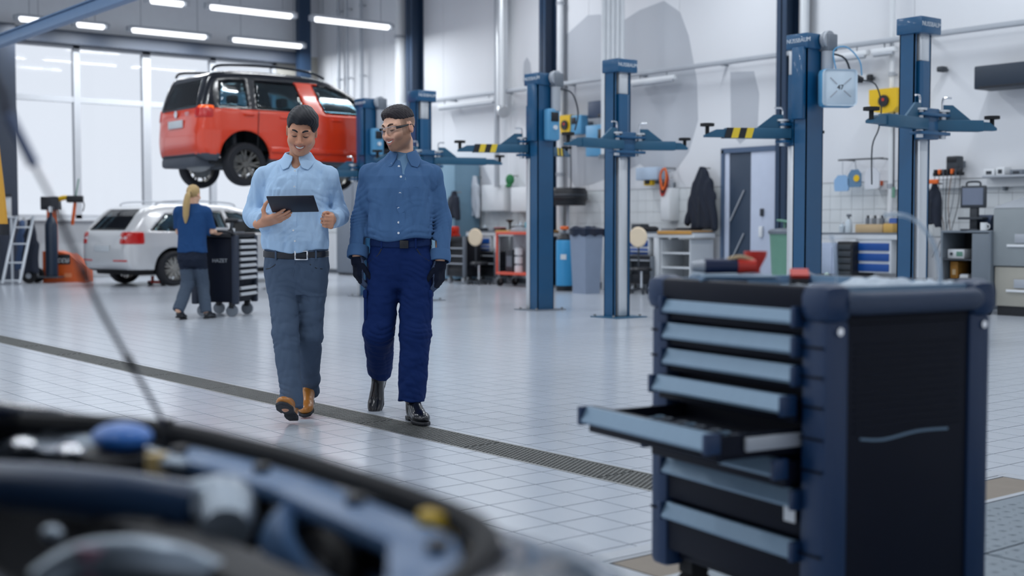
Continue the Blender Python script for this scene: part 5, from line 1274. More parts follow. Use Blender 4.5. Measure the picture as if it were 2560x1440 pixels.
def hair3(p):
    d = d_ell(p, (0, 0.018, 0.042), (0.082, 0.105, 0.092)); d = smax(d, -d_box(p, (0.0, -0.13, -0.05), (0.062, 0.09, 0.12), None, 0.03), 0.012); d = smax(d, -0.075 - p[:, 2], 0.02)
    d = smin(d, d_ell(p, (0, 0.118, 0.02), (0.028, 0.026, 0.028)), 0.02)
    return d + 0.002 * np.sin(p[:, 0] * 200 + 3 * np.sin(p[:, 2] * 40))
M_BLOND = mat('blonde_hair', (176, 148, 98), 0.5, var=0.25, scale=24, stretch=(6, 6, 1))
hc, hR, hs = sk3['head']
o = sdf_obj('hair', put(hair3, hc, hR, hs), hc - 0.17, hc + 0.17, 0.006, M_BLOND, wom)
pt = hc + hR @ (A3(0, 0.128, 0.015) * hs)
MB().tube([tuple(pt + A3(0, 0.01, 0)), tuple(pt + A3(-0.005, -0.045, -0.04)), tuple(pt + A3(-0.02, -0.055, -0.15)), tuple(pt + A3(-0.03, -0.045, -0.28)), tuple(pt + A3(-0.035, -0.04, -0.37))], [0.018, 0.034, 0.042, 0.036, 0.008], 14).build('ponytail', M_BLOND, o)
MB().lathe([(0.020, -0.008), (0.026, -0.008), (0.026, 0.008), (0.020, 0.008)], tuple(pt + A3(0, -0.01, -0.005)), rotm(rx=0.9).to_3x3(), 14).build('hair_tie', M_BLACK, o)
# ------------------------------------------------------------ tool cabinet in the right foreground (local x out of the drawer fronts, y to its near end)
M_CABPOST = mat('navy_cabinet_plastic', (10, 46, 84), 0.45, var=0.08); M_CABPANEL = mat('near_black_blue_panel', (7, 15, 32), 0.55, var=0.12, spec=0.2); M_CABALU = mat('blue_grey_drawer_rail', (120, 146, 168), 0.4, 0.25, var=0.05, stretch=(1, 6, 1))
n_w = -0.867 * _r - 0.498 * _f
cab_c = _r * 0.835 + _f * 3.56
cabR = math.atan2(n_w[1], n_w[0])
cab = thing('tool_cabinet', 'large navy roller tool cabinet with one drawer pulled open in the right foreground', 'tool cabinet', (cab_c[0], cab_c[1], 0), cabR)
HW, HD = 0.36, 0.295
MB().box(-HD + 0.03, HD - 0.05, -HW + 0.03, HW - 0.012, 0.15, 0.90, 0.01).build('carcass', M_CABPANEL, cab)
sp = MB().box(-HD + 0.10, HD - 0.075, HW - 0.014, HW - 0.006, 0.17, 0.87, 0.003)
sp = sp.build('side_panel', M_CABPANEL, cab)
b = MB()
for k in range(13): b.box(-HD + 0.12, HD - 0.10, HW - 0.0065, HW - 0.003, 0.60 + k * 0.018, 0.606 + k * 0.018)
b.build('side_rib', M_CABPANEL, sp, False)
MB().tube([(HD - 0.12, HW - 0.005, 0.585), (HD - 0.2, HW - 0.004, 0.578), (HD - 0.32, HW - 0.005, 0.590), (-HD + 0.16, HW - 0.005, 0.588)], 0.0035, 6).build('scuff_strip', M_CABALU, sp)
for sx in (-1, 1):
    for sy in (-1, 1):
        x0, x1 = (HD - 0.085, HD) if sx > 0 else (-HD, -HD + 0.085); y0, y1 = (HW - 0.095, HW) if sy > 0 else (-HW, -HW + 0.08)
        MB().box(x0, x1, y0, y1, 0.13, 0.89, 0.022).build('corner_post', M_CABPOST, cab)
        cap_ = MB().box(x0 - 0.012 * (sx < 0), x1 + 0.012 * (sx > 0), y0 - 0.015 * (sy < 0), y1 + 0.015 * (sy > 0), 0.872, 0.972, 0.032).build('corner_cap', M_CABPOST, cab)
        MB().cyl((sx * (HD - 0.04), sy * (HW + 0.002), 0.855), (sx * (HD - 0.04), sy * (HW + 0.008), 0.855), 0.010, n=12).build('bolt', M_CHROME, cap_)
        if sx > 0:
            for z in (0.885, 0.815, 0.742, 0.668, 0.59, 0.51, 0.30): MB().box(HD - 0.001, HD + 0.003, (y0 + 0.01), y1 - 0.01, z - 0.003, z + 0.003).build('post_groove', M_CABPANEL, cab, False)
# top: surround bars and a sunk tray
MB().box(HD - 0.03, HD + 0.006, -HW + 0.06, HW - 0.07, 0.885, 0.965, 0.014).build('top_rail', M_CABPANEL, cab)
MB().box(-HD - 0.006, -HD + 0.03, -HW + 0.06, HW - 0.07, 0.885, 0.965, 0.014).build('top_rail', M_CABPANEL, cab)
for sy in (-1, 1): MB().tube([(HD - 0.08, sy * (HW - 0.005), 0.925), (HD - 0.12, sy * (HW + 0.01), 0.922), (-HD + 0.12, sy * (HW + 0.01), 0.922), (-HD + 0.08, sy * (HW - 0.005), 0.925)], 0.028, 14).build('push_handle', mat('grey_handle_grip', (58, 72, 96), 0.6), cab)
MB().box(-HD + 0.03, HD - 0.03, -HW + 0.03, HW - 0.03, 0.90, 0.938, 0.006).build('top_tray', mat('pale_blue_tray', (120, 150, 176), 0.45), cab)
b = MB().box(-HD + 0.02, HD - 0.02, -HW + 0.02, -HW + 0.04, 0.93, 0.962).box(-HD + 0.02, HD - 0.02, HW - 0.04, HW - 0.02, 0.93, 0.962).box(HD - 0.04, HD - 0.02, -HW + 0.03, HW - 0.03, 0.93, 0.962).box(-HD + 0.02, -HD + 0.04, -HW + 0.03, HW - 0.03, 0.93, 0.962)
b.build('tray_rim', MATS['pale_blue_tray'], cab, False)
# drawers
dz = [(0.912, 0.845, 0.0), (0.838, 0.772, 0.0), (0.765, 0.70, 0.0), (0.692, 0.625, 0.035), (0.617, 0.545, 0.272), (0.537, 0.465, 0.06), (0.455, 0.335, 0.0), (0.325, 0.185, 0.0)]
DY0, DY1 = -HW + 0.075, HW - 0.09
for i, (z1, z0, pull) in enumerate(dz):
    x = HD - 0.012 + pull
    d = thing('drawer', None, None); d.parent = cab; d.location = (x, 0, 0)
    MB().box(-0.02, 0.0, DY0, DY1, z0, z1, 0.003).build('drawer_front', M_CABPANEL, d)
    MB().prism([(0.0, z1), (0.014, z1), (0.034, z1 - 0.036), (0.032, z1 - 0.043), (0.0, z1 - 0.043)], DY0 + 0.006, DY1 - 0.012, 'y').build('drawer_handle', M_CABALU, d, ang=25)
    for yy in (DY0 - 0.004, DY1 - 0.012): MB().box(-0.01, 0.036, yy, yy + 0.016, z1 - 0.05, z1 + 0.001, 0.003).build('handle_end', M_CABPOST, d)
    if pull > 0.01:
        L = pull + 0.12
        MB().box(-L, -0.02, DY0 + 0.02, DY1 - 0.02, z0 + 0.004, z0 + 0.010).box(-L, -0.02, DY0 + 0.02, DY0 + 0.028, z0, z1 - 0.012).box(-L, -0.02, DY1 - 0.028, DY1 - 0.02, z0, z1 - 0.012).build('drawer_box', M_CABPANEL, d, False)
        for yy in (DY0 + 0.008, DY1 - 0.02): MB().box(-L + 0.02, -0.10, yy, yy + 0.012, z0 + 0.018, z0 + 0.052, 0.002).build('drawer_slide', M_LTGREY, d)
    if pull > 0.2:
        MB().box(-0.36, -0.03, DY0 + 0.035, DY1 - 0.035, z0 + 0.010, z0 + 0.026, 0.003).build('tool_insert', mat('dark_foam_insert', (16, 26, 46), 0.9), d)
MB().box(HD + 0.0, HD + 0.004, DY1 - 0.05, DY1 - 0.01, 0.37, 0.445, 0.001).build('price_tag', M_WHITE, cab)
for sx in (-1, 1):
    for sy in (-1, 1):
        MB().cyl((sx * 0.2, sy * 0.27 - 0.018, 0.06), (sx * 0.2, sy * 0.27 + 0.018, 0.06), 0.058, n=20).box(sx * 0.2 - 0.03, sx * 0.2 + 0.03, sy * 0.27 - 0.03, sy * 0.27 + 0.03, 0.11, 0.16).build('caster', M_RUBBER, cab)
def on_cab(x, y, z): return Matrix.Translation(cab.location) @ rotm(rz=cabR) @ Vector((x, y, z))
def cab_thing(name, label, cat, x, y, z, rz=0, group=None): return thing(name, label, cat, tuple(on_cab(x, y, z)), cabR + rz, group)
# spanners lying in the open drawer
for k in range(9):
    y = DY0 + 0.07 + k * 0.052; L = 0.20 - 0.008 * k
    t = cab_thing('spanner', 'steel-blue spanner in the open drawer, number %s from its far end' % ['one', 'two', 'three', 'four', 'five', 'six', 'seven', 'eight', 'nine'][k], 'spanner', HD + 0.17, y, 0.578, 0.12 * math.sin(k * 2.1), 'spanners in the open drawer')
    m = M_GREY if k % 3 else M_CABALU
    MB().box(-L / 2, L / 2, -0.006, 0.006, -0.004, 0.006, 0.003).build('shank', m, t)
    MB().lathe([(0.007, -0.005), (0.014, -0.005), (0.014, 0.007), (0.007, 0.007), (0.007, -0.005)], (L / 2, 0, 0), None, 14).build('ring_end', m, t)
    MB().lathe([(0.007, -0.005), (0.015, -0.005), (0.015, 0.007), (0.007, 0.007), (0.007, -0.005)], (-L / 2, 0, 0), None, 14, 0.7, 5.6).build('open_end', m, t)
# things on the cabinet top
def cabpx(px, py, z=0.94):
    P = at(px, py, z); v = rotm(rz=-cabR) @ Vector((float(P[0] - cab_c[0]), float(P[1] - cab_c[1]), 0)); return v.x, v.y
t = cab_thing('flat_tool_case', 'flat blue-grey tool case lying at the far end of the cabinet top', 'case', 0.145, -0.17, 0.9385, 1.05)
MB().box(-0.12, 0.12, -0.11, 0.11, 0.0, 0.032, 0.008).build('case_body', mat('blue_grey_case', (70, 104, 134), 0.5), t); MB().box(0.10, 0.124, -0.105, 0.02, 0.008, 0.026, 0.004).build('case_pocket', M_CABPANEL, t); MB().box(-0.12, 0.12, -0.10, 0.10, 0.032, 0.038, 0.003).build('case_lid', M_CABALU, t)
t = cab_thing('electric_sander', 'red and dark blue power tool lying on the flat case', 'power tool', 0.15, -0.19, 0.9775, 1.05)
t.scale = (0.72, 0.72, 0.72); MB().cyl((0.0, -0.09, 0.030), (0.0, 0.04, 0.030), 0.030, 0.028, n=18).build('motor_body', mat('dark_blue_tool_shell', (18, 34, 70), 0.45), t); MB().cyl((0, 0.04, 0.03), (0, 0.11, 0.030), 0.031, 0.026, n=18).build('rear_shell', M_RED, t); MB().cyl((0, -0.14, 0.028), (0, -0.09, 0.028), 0.02, 0.026, n=16).build('front_collar', M_LTGREY, t)
MB().tube([(0, 0.0, 0.055), (0.01, 0.05, 0.066), (0.0, 0.10, 0.052)], 0.008, 8).build('top_grip', M_CARD, t)
t = cab_thing('funnel', 'red plastic funnel standing on the cabinet top', 'funnel', 0.0, -0.245, 0.9385)
MB().lathe([(0.012, 0.0), (0.014, 0.05), (0.032, 0.085), (0.034, 0.1), (0.030, 0.1), (0.010, 0.05), (0.008, 0.0)], n=20).build('funnel_cone', M_RED, t)
t = cab_thing('sanding_block', 'black and red wedge beside the red funnel', 'tool', -0.10, -0.17, 0.9385, 0.9)
MB().prism([(-0.06, 0), (0.06, 0), (0.06, 0.02), (0.01, 0.042), (-0.06, 0.016)], -0.025, 0.025, 'y').build('wedge_body', M_BLACK, t); MB().prism([(0.0, 0.04), (0.05, 0.024), (0.054, 0.032), (0.004, 0.05)], -0.026, 0.026, 'y').build('wedge_top', M_RED, t)
def cloth_lump(name, label, x, y, sx, sy, hh, rz, m):
    t = cab_thing(name, label, 'cloth', x, y, 0.9385, rz); n = 14; V = []; Fc = []; rg = random.Random(int(sx * 1000))
    for i in range(n):
        for j in range(n):
            u, v = i / (n - 1) * 2 - 1, j / (n - 1) * 2 - 1; e = max(0, 1 - max(abs(u), abs(v)) ** 4)
            V.append((u * sx * (1 + 0.06 * math.sin(5 * v)), v * sy * (1 + 0.08 * math.sin(4 * u)), 0.004 + hh * e * (0.55 + 0.45 * math.sin(7 * u + 3 * v) * math.cos(5 * v))))
    for i in range(n - 1):
        for j in range(n - 1): Fc.append((i * n + j, (i + 1) * n + j, (i + 1) * n + j + 1, i * n + j + 1))
    MB().add(V, Fc).build('folded_cloth', m, t, ang=80)
    MB().box(-sx * 0.97, sx * 0.97, -sy * 0.97, sy * 0.97, 0.001, 0.005).build('under_layer', m, t, False)
M_RAG = mat('white_rag', (196, 208, 220), 0.9, var=0.06)
cloth_lump('paper_towel', 'crumpled white cloth in the middle of the cabinet top', -0.14, 0.10, 0.09, 0.10, 0.034, 0.4, M_RAG)
cloth_lump('paper_towel', 'flat white cloth at the back right of the cabinet top', -0.20, 0.24, 0.06, 0.07, 0.03, 0.1, M_RAG)
cloth_lump('paper_towel', 'pale grey cloth at the near edge of the cabinet top', 0.06, 0.10, 0.13, 0.15, 0.014, 0.2, mat('grey_rag', (150, 160, 172), 0.9))
t = cab_thing('pry_bar', 'dark steel bar lying across the cabinet top', 'tool', 0.02, -0.03, 0.9405, 0.9); MB().tube([(-0.2, 0, 0.004), (0.1, 0, 0.004), (0.16, 0.01, 0.006), (0.18, 0.02, 0.016)], 0.006, 8).build('bar_shaft', M_DKGREY, t); MB().cyl((-0.2, 0, 0.004), (-0.1, 0, 0.004), 0.010, n=10).build('bar_grip', M_BLACK, t)
M_HOSE = mat('clear_hose_plastic', (176, 196, 214), 0.25, alpha=0.42)
t = cab_thing('clear_hose', 'clear plastic hose arching up from the cabinet top', 'hose', 0.04, 0, 0.9405)
MB().tube([(-0.20, 0.30, 0.0), (-0.20, 0.30, 0.05), (-0.195, 0.285, 0.12), (-0.18, 0.25, 0.175), (-0.16, 0.21, 0.20), (-0.14, 0.16, 0.20)], 0.0065, 10).build('hose_arc', M_HOSE, t)
MB().cyl((-0.20, 0.30, 0.0), (-0.20, 0.30, 0.02), 0.010, n=12).build('hose_collar', M_LTGREY, t)
t = cab_thing('clear_tube', 'thin upright clear tube standing on the cabinet top', 'hose', 0.13, 0.22, 0.9405)
MB().tube([(0, 0, 0), (0.0, 0.0, 0.06), (0.004, -0.004, 0.12), (0.01, -0.01, 0.15)], 0.0035, 8).build('tube_stem', M_HOSE, t); MB().cyl((0, 0, 0), (0, 0, 0.012), 0.008, n=12).build('tube_base', M_LTGREY, t)

# ------------------------------------------------------------ trolley pushed by the woman (panel side towards the camera, drawers to the right)
trol = thing('tool_trolley', 'black roller tool trolley with steel drawer handles pushed by the blonde woman', 'tool trolley', (0, 0, 0))
trol.rotation_euler = (0, 0, -HEAD - 0.17)
cx_ = _f * 16.155 + _r * -3.60
trol.location = (cx_[0], cx_[1], 0); trol.scale = (1.05, 1.05, 1.05)
TW, TD = 0.25, 0.30
MB().box(-TW, TW, -TD, TD, 0.17, 0.93, 0.02).build('carcass', M_CABPANEL, trol)
MB().box(-TW - 0.02, TW + 0.02, -TD - 0.02, TD + 0.02, 0.93, 0.98, 0.015).build('top_rim', M_BLACK, trol)
for sx in (-1, 1):
    for sy in (-1, 1):
        MB().box(sx * TW - 0.04, sx * TW + 0.04, sy * TD - 0.03, sy * TD + 0.03, 0.15, 0.96, 0.015).build('corner_post', mat('dark_slate_post', (34, 44, 62), 0.5), trol)
        MB().cyl((sx * 0.18, sy * 0.24 - 0.02, 0.07), (sx * 0.18, sy * 0.24 + 0.02, 0.07), 0.07, n=18).build('caster_wheel', M_GREY, trol)
        MB().box(sx * 0.18 - 0.03, sx * 0.18 + 0.03, sy * 0.24 - 0.035, sy * 0.24 + 0.035, 0.1, 0.17, 0.008).build('caster_fork', M_BLACK, trol)
for k in range(9):
    z = 0.88 - k * 0.072 - (0.05 if k > 6 else 0)
    d = MB().box(TW + 0.005, TW + 0.03, -TD + 0.05, TD - 0.05, z - 0.03, z + 0.032, 0.003).build('drawer', M_CABPANEL, trol)
    MB().prism([(TW + 0.03, z + 0.03), (TW + 0.045, z + 0.028), (TW + 0.062, z - 0.004), (TW + 0.03, z - 0.012)], -TD + 0.05, TD - 0.05, 'y').build('drawer_handle', M_SILVER, d)
text_obj('side_lettering', 'HAZET', 0.06, M_LTGREY, trol, (0.06, -TD - 0.005, 0.66), (PI / 2, 0, 0))
MB().tube([(-TW + 0.04, -TD, 0.95), (-TW + 0.04, -TD - 0.10, 1.0), (TW - 0.04, -TD - 0.10, 1.0), (TW - 0.04, -TD, 0.95)], 0.016, 10).build('push_handle', M_BLACK, trol)
MB().box(-0.17, 0.17, -0.25, 0.2, 0.98, 1.0, 0.005).build('work_tray', M_GREY, trol)
def on_tr(x, y, z): return tuple(Matrix.Translation(trol.location) @ rotm(rz=trol.rotation_euler[2]) @ Vector((x * 1.05, y * 1.05, z * 1.05)))
t = thing('parts_tray', 'white tray on top of the trolley pushed by the woman', 'tray', on_tr(-0.02, -0.1, 1.001), trol.rotation_euler[2]); MB().box(-0.16, 0.16, -0.1, 0.1, 0, 0.012, 0.004).box(-0.16, 0.16, -0.1, -0.09, 0.01, 0.04).box(-0.16, 0.16, 0.09, 0.1, 0.01, 0.04).build('tray_pan', M_WHITE, t); MB().box(-0.05, 0.09, -0.05, 0.04, 0.012, 0.05, 0.008).build('tray_block', M_LTGREY, t)
t = thing('cordless_drill', 'dark cordless drill standing at the end of the woman\'s trolley', 'power tool', on_tr(0.19, -0.28, 0.981), trol.rotation_euler[2]); MB().box(-0.03, 0.03, -0.025, 0.025, 0, 0.05, 0.008).build('battery', M_BLACK, t); MB().bar((0, 0, 0.04), (0.02, 0, 0.14), 0.035, 0.035, (0, 1, 0), 0.008).build('grip', M_DKGREY, t); MB().cyl((-0.06, 0, 0.155), (0.10, 0, 0.155), 0.03, 0.024, n=14).build('drill_body', M_BLACK, t); MB().cyl((0.10, 0, 0.155), (0.15, 0, 0.155), 0.012, n=10).build('chuck', M_GREY, t)
# ------------------------------------------------------------ car with its bonnet up in the left foreground
M_FGPAINT = mat('dark_navy_car_paint', (10, 20, 40), 0.22, var=0.05, coat=0.7); M_BAY = mat('black_engine_bay', (8, 13, 24), 0.55, var=0.3, scale=12); M_BAYBLUE = mat('blue_grey_bay_plastic', (92, 128, 172), 0.4, var=0.12, scale=5)
M_CASTALU = mat('cast_aluminium', (150, 162, 174), 0.38, 0.7, var=0.15, scale=18); M_DKHOSE = mat('navy_black_hose', (16, 28, 48), 0.4, var=0.1); M_LENS2 = mat('headlamp_plastic', (168, 178, 192), 0.12, var=0.2, scale=9, coat=0.6)
FGX, FGY = -3.12, 1.57
FG = CarShape([(0.14, 0.28), (0.02, 0.45), (0.0, 0.7), (0.06, 0.95), (0.35, 1.35), (0.7, 1.44), (1.5, 1.47), (2.0, 1.42), (2.45, 1.22), (2.95, 0.965), (3.5, 0.87), (3.95, 0.785), (4.12, 0.73), (4.2, 0.56), (4.2, 0.38), (4.05, 0.22), (3.3, 0.2), (0.9, 0.2)],
              sym([(0.0, 0.42), (0.1, 0.74), (0.5, 0.86), (1.2, 0.88), (3.3, 0.88), (3.85, 0.79), (4.08, 0.60), (4.2, 0.25)]),
              [(0.15, 0.95), (0.4, 0.99), (0.7, 1.0), (0.95, 0.97), (1.2, 0.86), (1.5, 0.76)], [(0.72, 0.31, 0.37), (3.3, 0.31, 0.37)], 0.09)
bayp = Poly2([(2.98, -0.83), (3.40, -0.83), (3.70, -0.74), (3.84, -0.63), (3.97, -0.46), (4.0, -0.1), (4.0, 0.1), (3.97, 0.40), (3.83, 0.65), (3.55, 0.72), (2.98, 0.70)], 1)
bay = lambda P: np.maximum(bayp(P[:, 0], P[:, 1]), 0.30 - P[:, 2])
w_fg = [side_win([(0.62, 1.0), (0.9, 1.32), (1.5, 1.34), (1.52, 0.98)]), side_win([(1.62, 0.98), (1.58, 1.34), (1.95, 1.32), (2.5, 1.04), (2.5, 0.98)]), cross_win([(-0.66, 1.03), (-0.52, 1.36), (0.52, 1.36), (0.66, 1.03)], 2.0, 2.95), cross_win([(-0.6, 1.0), (-0.5, 1.34), (0.5, 1.34), (0.6, 1.0)], -0.2, 0.6)]
def fg_zone(c):
    m = np.zeros(len(c), int); m[FG.solid(c) < -0.02] = 1; m[c[:, 2] < 0.26] = 1; return m
lf = lamp_box((3.98, 0.66, 0.66), (0.20, 0.20, 0.10))
fg = build_car('car_with_open_bonnet', 'dark navy car with its engine bay open in the left foreground', FG, (A3(-0.1, -1.0, 0.12), A3(4.32, 1.0, 1.6)), (FGX, FGY, 0), 0, 0.02, [M_FGPAINT, M_BAY], fg_zone, w_fg, [('headlight', *lf, M_LENS2)], [(0.72, 0.78, 0.31), (3.3, 0.78, 0.31)], 0.31, 8, M_RIMDK, cut=bay)
def L(P): return (float(P[0] - FGX), float(P[1] - FGY), float(P[2]))
def lp(px, py, z): return L(at(px, py, z))
# front cross member with its blue-grey cover
rim = [(3.60, -0.76), (3.83, -0.61), (3.95, -0.45), (3.985, -0.1), (3.985, 0.1), (3.95, 0.39), (3.81, 0.62)]
MB().tube([(x, y, 0.785) for x, y in rim], 0.016, 8).build('bonnet_seal', M_RUBBER, fg)
b = MB()
cv = [(3.80, -0.60), (3.905, -0.44), (3.94, -0.1), (3.94, 0.08), (3.92, 0.24)]
for i in range(len(cv) - 1): b.bar((cv[i][0] - 0.012, cv[i][1], 0.768), (cv[i + 1][0] - 0.012, cv[i + 1][1], 0.768), 0.075, 0.02, (0, 0, 1), 0.006)
b.build('radiator_cover', M_BAYBLUE, fg)
for (x, y) in ((3.87, -0.5), (3.925, -0.25), (3.93, 0.0), (3.90, 0.2)): MB().cyl((x, y, 0.778), (x, y, 0.788), 0.012, n=12).build('cover_clip', M_BLACK, fg)
MB().box(3.72, 3.80, -0.5, 0.5, 0.32, 0.74, 0.01).build('radiator', M_BAY, fg)
# prop rod
pr = [at(420, 1078, 0.785)]
path = [(385, 1012, 2.02), (325, 905, 2.0), (255, 780, 1.97), (212, 688, 1.95), (150, 545, 1.92), (126, 492, 1.91), (84, 412, 1.89), (52, 346, 1.87), (18, 282, 1.85), (-60, 130, 1.81)]
pts = [L(pr[0])] + [L(_C + ray(x, y) * d) for x, y, d in path] + [(0.25 - FGX, 1.85 - FGY, 1.66)]
rod = MB().tube(pts, [0.0042] * 6 + [0.0028, 0.003, 0.006, 0.006, 0.005, 0.005], 10).build('prop_rod', mat('dark_prop_rod', (72, 76, 92), 0.4), fg)
for i, rr in ((2, 0.0065), (4, 0.007), (5, 0.0055)):
    a = Vector(pts[i]); d = (Vector(pts[i + 1]) - a).normalized() * 0.012; MB().cyl(tuple(a - d), tuple(a + d), rr, n=12).build('rod_grommet', M_BLACK, rod)
a = Vector(pts[7]); c = Vector(pts[9]); MB().cyl(tuple(a), tuple(c), 0.0085, n=12).build('rod_sleeve', mat('grey_blue_sleeve', (130, 146, 180), 0.5), rod)
MB().cyl((pts[0][0], pts[0][1], 0.765), (pts[0][0], pts[0][1], 0.805), 0.016, 0.011, n=12).build('rod_pivot', M_BLACK, rod)
# raised bonnet
b = MB(); b.m = Matrix.Translation((2.95, 0, 0.985)) @ rotm(ry=-1.05)
prof = [(-0.70, 0.0), (-0.66, 0.05), (-0.3, 0.07), (0, 0.075), (0.3, 0.07), (0.66, 0.05), (0.70, 0.0)]
nx = 9
for k in range(nx):
    x = 1.08 * k / (nx - 1); w = 1.0 - 0.16 * (k / (nx - 1)) ** 3
    b.v += [tuple(b.m @ Vector((x - (0.10 * (y / 0.7) ** 2 if k == nx - 1 else 0), y * w, z))) for y, z in prof] + [tuple(b.m @ Vector((x - (0.10 * (y / 0.7) ** 2 if k == nx - 1 else 0), y * w * 0.985, z - 0.025))) for y, z in prof]
n = len(prof)
for k in range(nx - 1):
    for j in range(n - 1):
        b.f.append((k * 2 * n + j, k * 2 * n + j + 1, (k + 1) * 2 * n + j + 1, (k + 1) * 2 * n + j)); b.mi.append(0)
        b.f.append((k * 2 * n + n + j, k * 2 * n + n + j + 1, (k + 1) * 2 * n + n + j + 1, (k + 1) * 2 * n + n + j)); b.mi.append(1)
    for j in (0, n - 1): b.f.append((k * 2 * n + j, k * 2 * n + n + j, (k + 1) * 2 * n + n + j, (k + 1) * 2 * n + j)); b.mi.append(0)
for k in (0, nx - 1):
    for j in range(n - 1): b.f.append((k * 2 * n + j, k * 2 * n + j + 1, k * 2 * n + n + j + 1, k * 2 * n + n + j)); b.mi.append(0)
b.m = None; b.build('bonnet', [M_FGPAINT, M_BAY], fg)
# engine
MB().box(3.1, 3.66, -0.42, 0.36, 0.34, 0.66, 0.04).build('engine_block', M_BAY, fg)
MB().box(3.14, 3.58, -0.30, 0.32, 0.66, 0.715, 0.03).build('engine_cover', mat('glossy_engine_cover', (22, 38, 64), 0.25, var=0.1), fg)
MB().ell(lp(305, 1092, 0.79), (0.045, 0.055, 0.022)).build('washer_cap', mat('bright_blue_cap', (60, 130, 220), 0.35), fg)
p = lp(305, 1092, 0.79); MB().box(p[0] - 0.06, p[0] + 0.05, p[1] - 0.07, p[1] + 0.07, 0.45, 0.772, 0.02).build('washer_bottle', M_BAY, fg)
p = lp(392, 1140, 0.785); MB().cyl((p[0], p[1], 0.74), (p[0], p[1], 0.788), 0.016, n=14).build('sensor_plug', mat('cream_plastic', (226, 196, 130), 0.5), fg)
p = lp(430, 1150, 0.78); MB().ell((p[0], p[1], 0.775), (0.02, 0.03, 0.012)).build('relay', M_CASTALU, fg)
p = lp(1090, 1290, 0.785); MB().cyl((p[0], p[1], 0.75), (p[0], p[1], 0.79), 0.023, 0.02, n=18).build('filler_cap', M_YELLOW, fg)
p = lp(1100, 1310, 0.75); MB().cyl((p[0], p[1], 0.55), (p[0], p[1], 0.755), 0.04, n=16).build('fluid_reservoir', M_BAY, fg)
MB().tube([lp(-60, 1095, 0.74), lp(90, 1105, 0.74), lp(260, 1130, 0.745), lp(400, 1165, 0.74), lp(540, 1205, 0.72)], [0.03, 0.032, 0.03, 0.026, 0.022], 14).build('intake_pipe', M_CASTALU, fg)
for (x, y) in ((60, 1112), (180, 1128)): 
    p = lp(x, y, 0.765); MB().ell(p, (0.02, 0.035, 0.012)).build('pipe_clamp', M_CHROME, fg)
MB().tube([lp(-80, 1210, 0.75), lp(120, 1225, 0.755), lp(330, 1250, 0.755), lp(500, 1275, 0.75)], [0.034, 0.036, 0.036, 0.034], 16).build('air_hose', mat('blue_grey_hose', (44, 70, 104), 0.35), fg)
MB().tube([lp(480, 1272, 0.75), lp(560, 1268, 0.752), lp(565, 1330, 0.74)], [0.036, 0.042, 0.03], 16).build('throttle_housing', M_CASTALU, fg)
MB().tube([lp(620, 1170, 0.735), lp(700, 1215, 0.735), lp(780, 1240, 0.73), lp(900, 1265, 0.73)], 0.012, 10).build('coolant_pipe', M_BAYBLUE, fg)
c = lp(815, 1400, 0.70); R = frame_z((0, 0, 0), (0.35, -0.55, 0.76))[0]
MB().lathe([(0.062, -0.02), (0.085, -0.02), (0.088, 0.0), (0.085, 0.02), (0.062, 0.02), (0.058, 0.0), (0.062, -0.02)], c, R, 30).build('belt_pulley', M_BAYBLUE, fg)
MB().lathe([(0.0, -0.01), (0.05, -0.01), (0.05, 0.012), (0.02, 0.02), (0.0, 0.02)], c, R, 24).build('pulley_hub', M_BAY, fg)
MB().tube([lp(600, 1440, 0.70), lp(690, 1380, 0.715), lp(740, 1375, 0.715), lp(800, 1450, 0.69)], 0.016, 12).build('heater_hose', M_DKHOSE, fg)
MB().tube([lp(100, 1470, 0.72), lp(200, 1415, 0.74), lp(330, 1405, 0.745), lp(460, 1425, 0.735), lp(600, 1480, 0.70)], [0.022, 0.026, 0.028, 0.026, 0.022], 14).build('intake_manifold', M_CASTALU, fg)
p = lp(240, 1372, 0.76); MB().cyl((p[0], p[1], 0.73), (p[0], p[1], 0.765), 0.022, n=14).build('oil_cap', mat('dull_pink_plastic', (150, 110, 130), 0.5), fg)
p = lp(130, 1335, 0.75); MB().ell(p, (0.012, 0.02, 0.01)).build('bolt_head', M_CASTALU, fg)
for (x, y, z, s) in ((640, 1250, 0.70, 0.03), (700, 1320, 0.70, 0.028), (900, 1340, 0.70, 0.03), (980, 1380, 0.70, 0.03), (360, 1340, 0.72, 0.03)):
    p = lp(x, y, z); MB().cbox(p, (s * 2, s * 2.4, 0.05), rotm(rz=0.4).to_3x3(), 0.01).build('control_module', M_BAY, fg)
MB().box(3.2, 3.5, 0.40, 0.66, 0.40, 0.74, 0.02).build('battery_box', M_BAY, fg)
MB().tube([lp(640, 1225, 0.74), lp(760, 1250, 0.745), lp(900, 1300, 0.735), lp(1020, 1360, 0.72)], 0.007, 8).build('wiring_loom', M_BLACK, fg)
for s_ in (-1, 1): MB().lathe([(0.0, 0.0), (0.07, 0.0), (0.08, -0.02), (0.1, -0.06)], (3.25, s_ * 0.60, 0.78), None, 22).build('strut_tower', M_BAY, fg)
b = MB()
for k in range(5): b.box(4.155, 4.19, -0.4, 0.4, 0.42 + k * 0.045, 0.44 + k * 0.045)
b.build('grille', M_BLACK, fg, False)
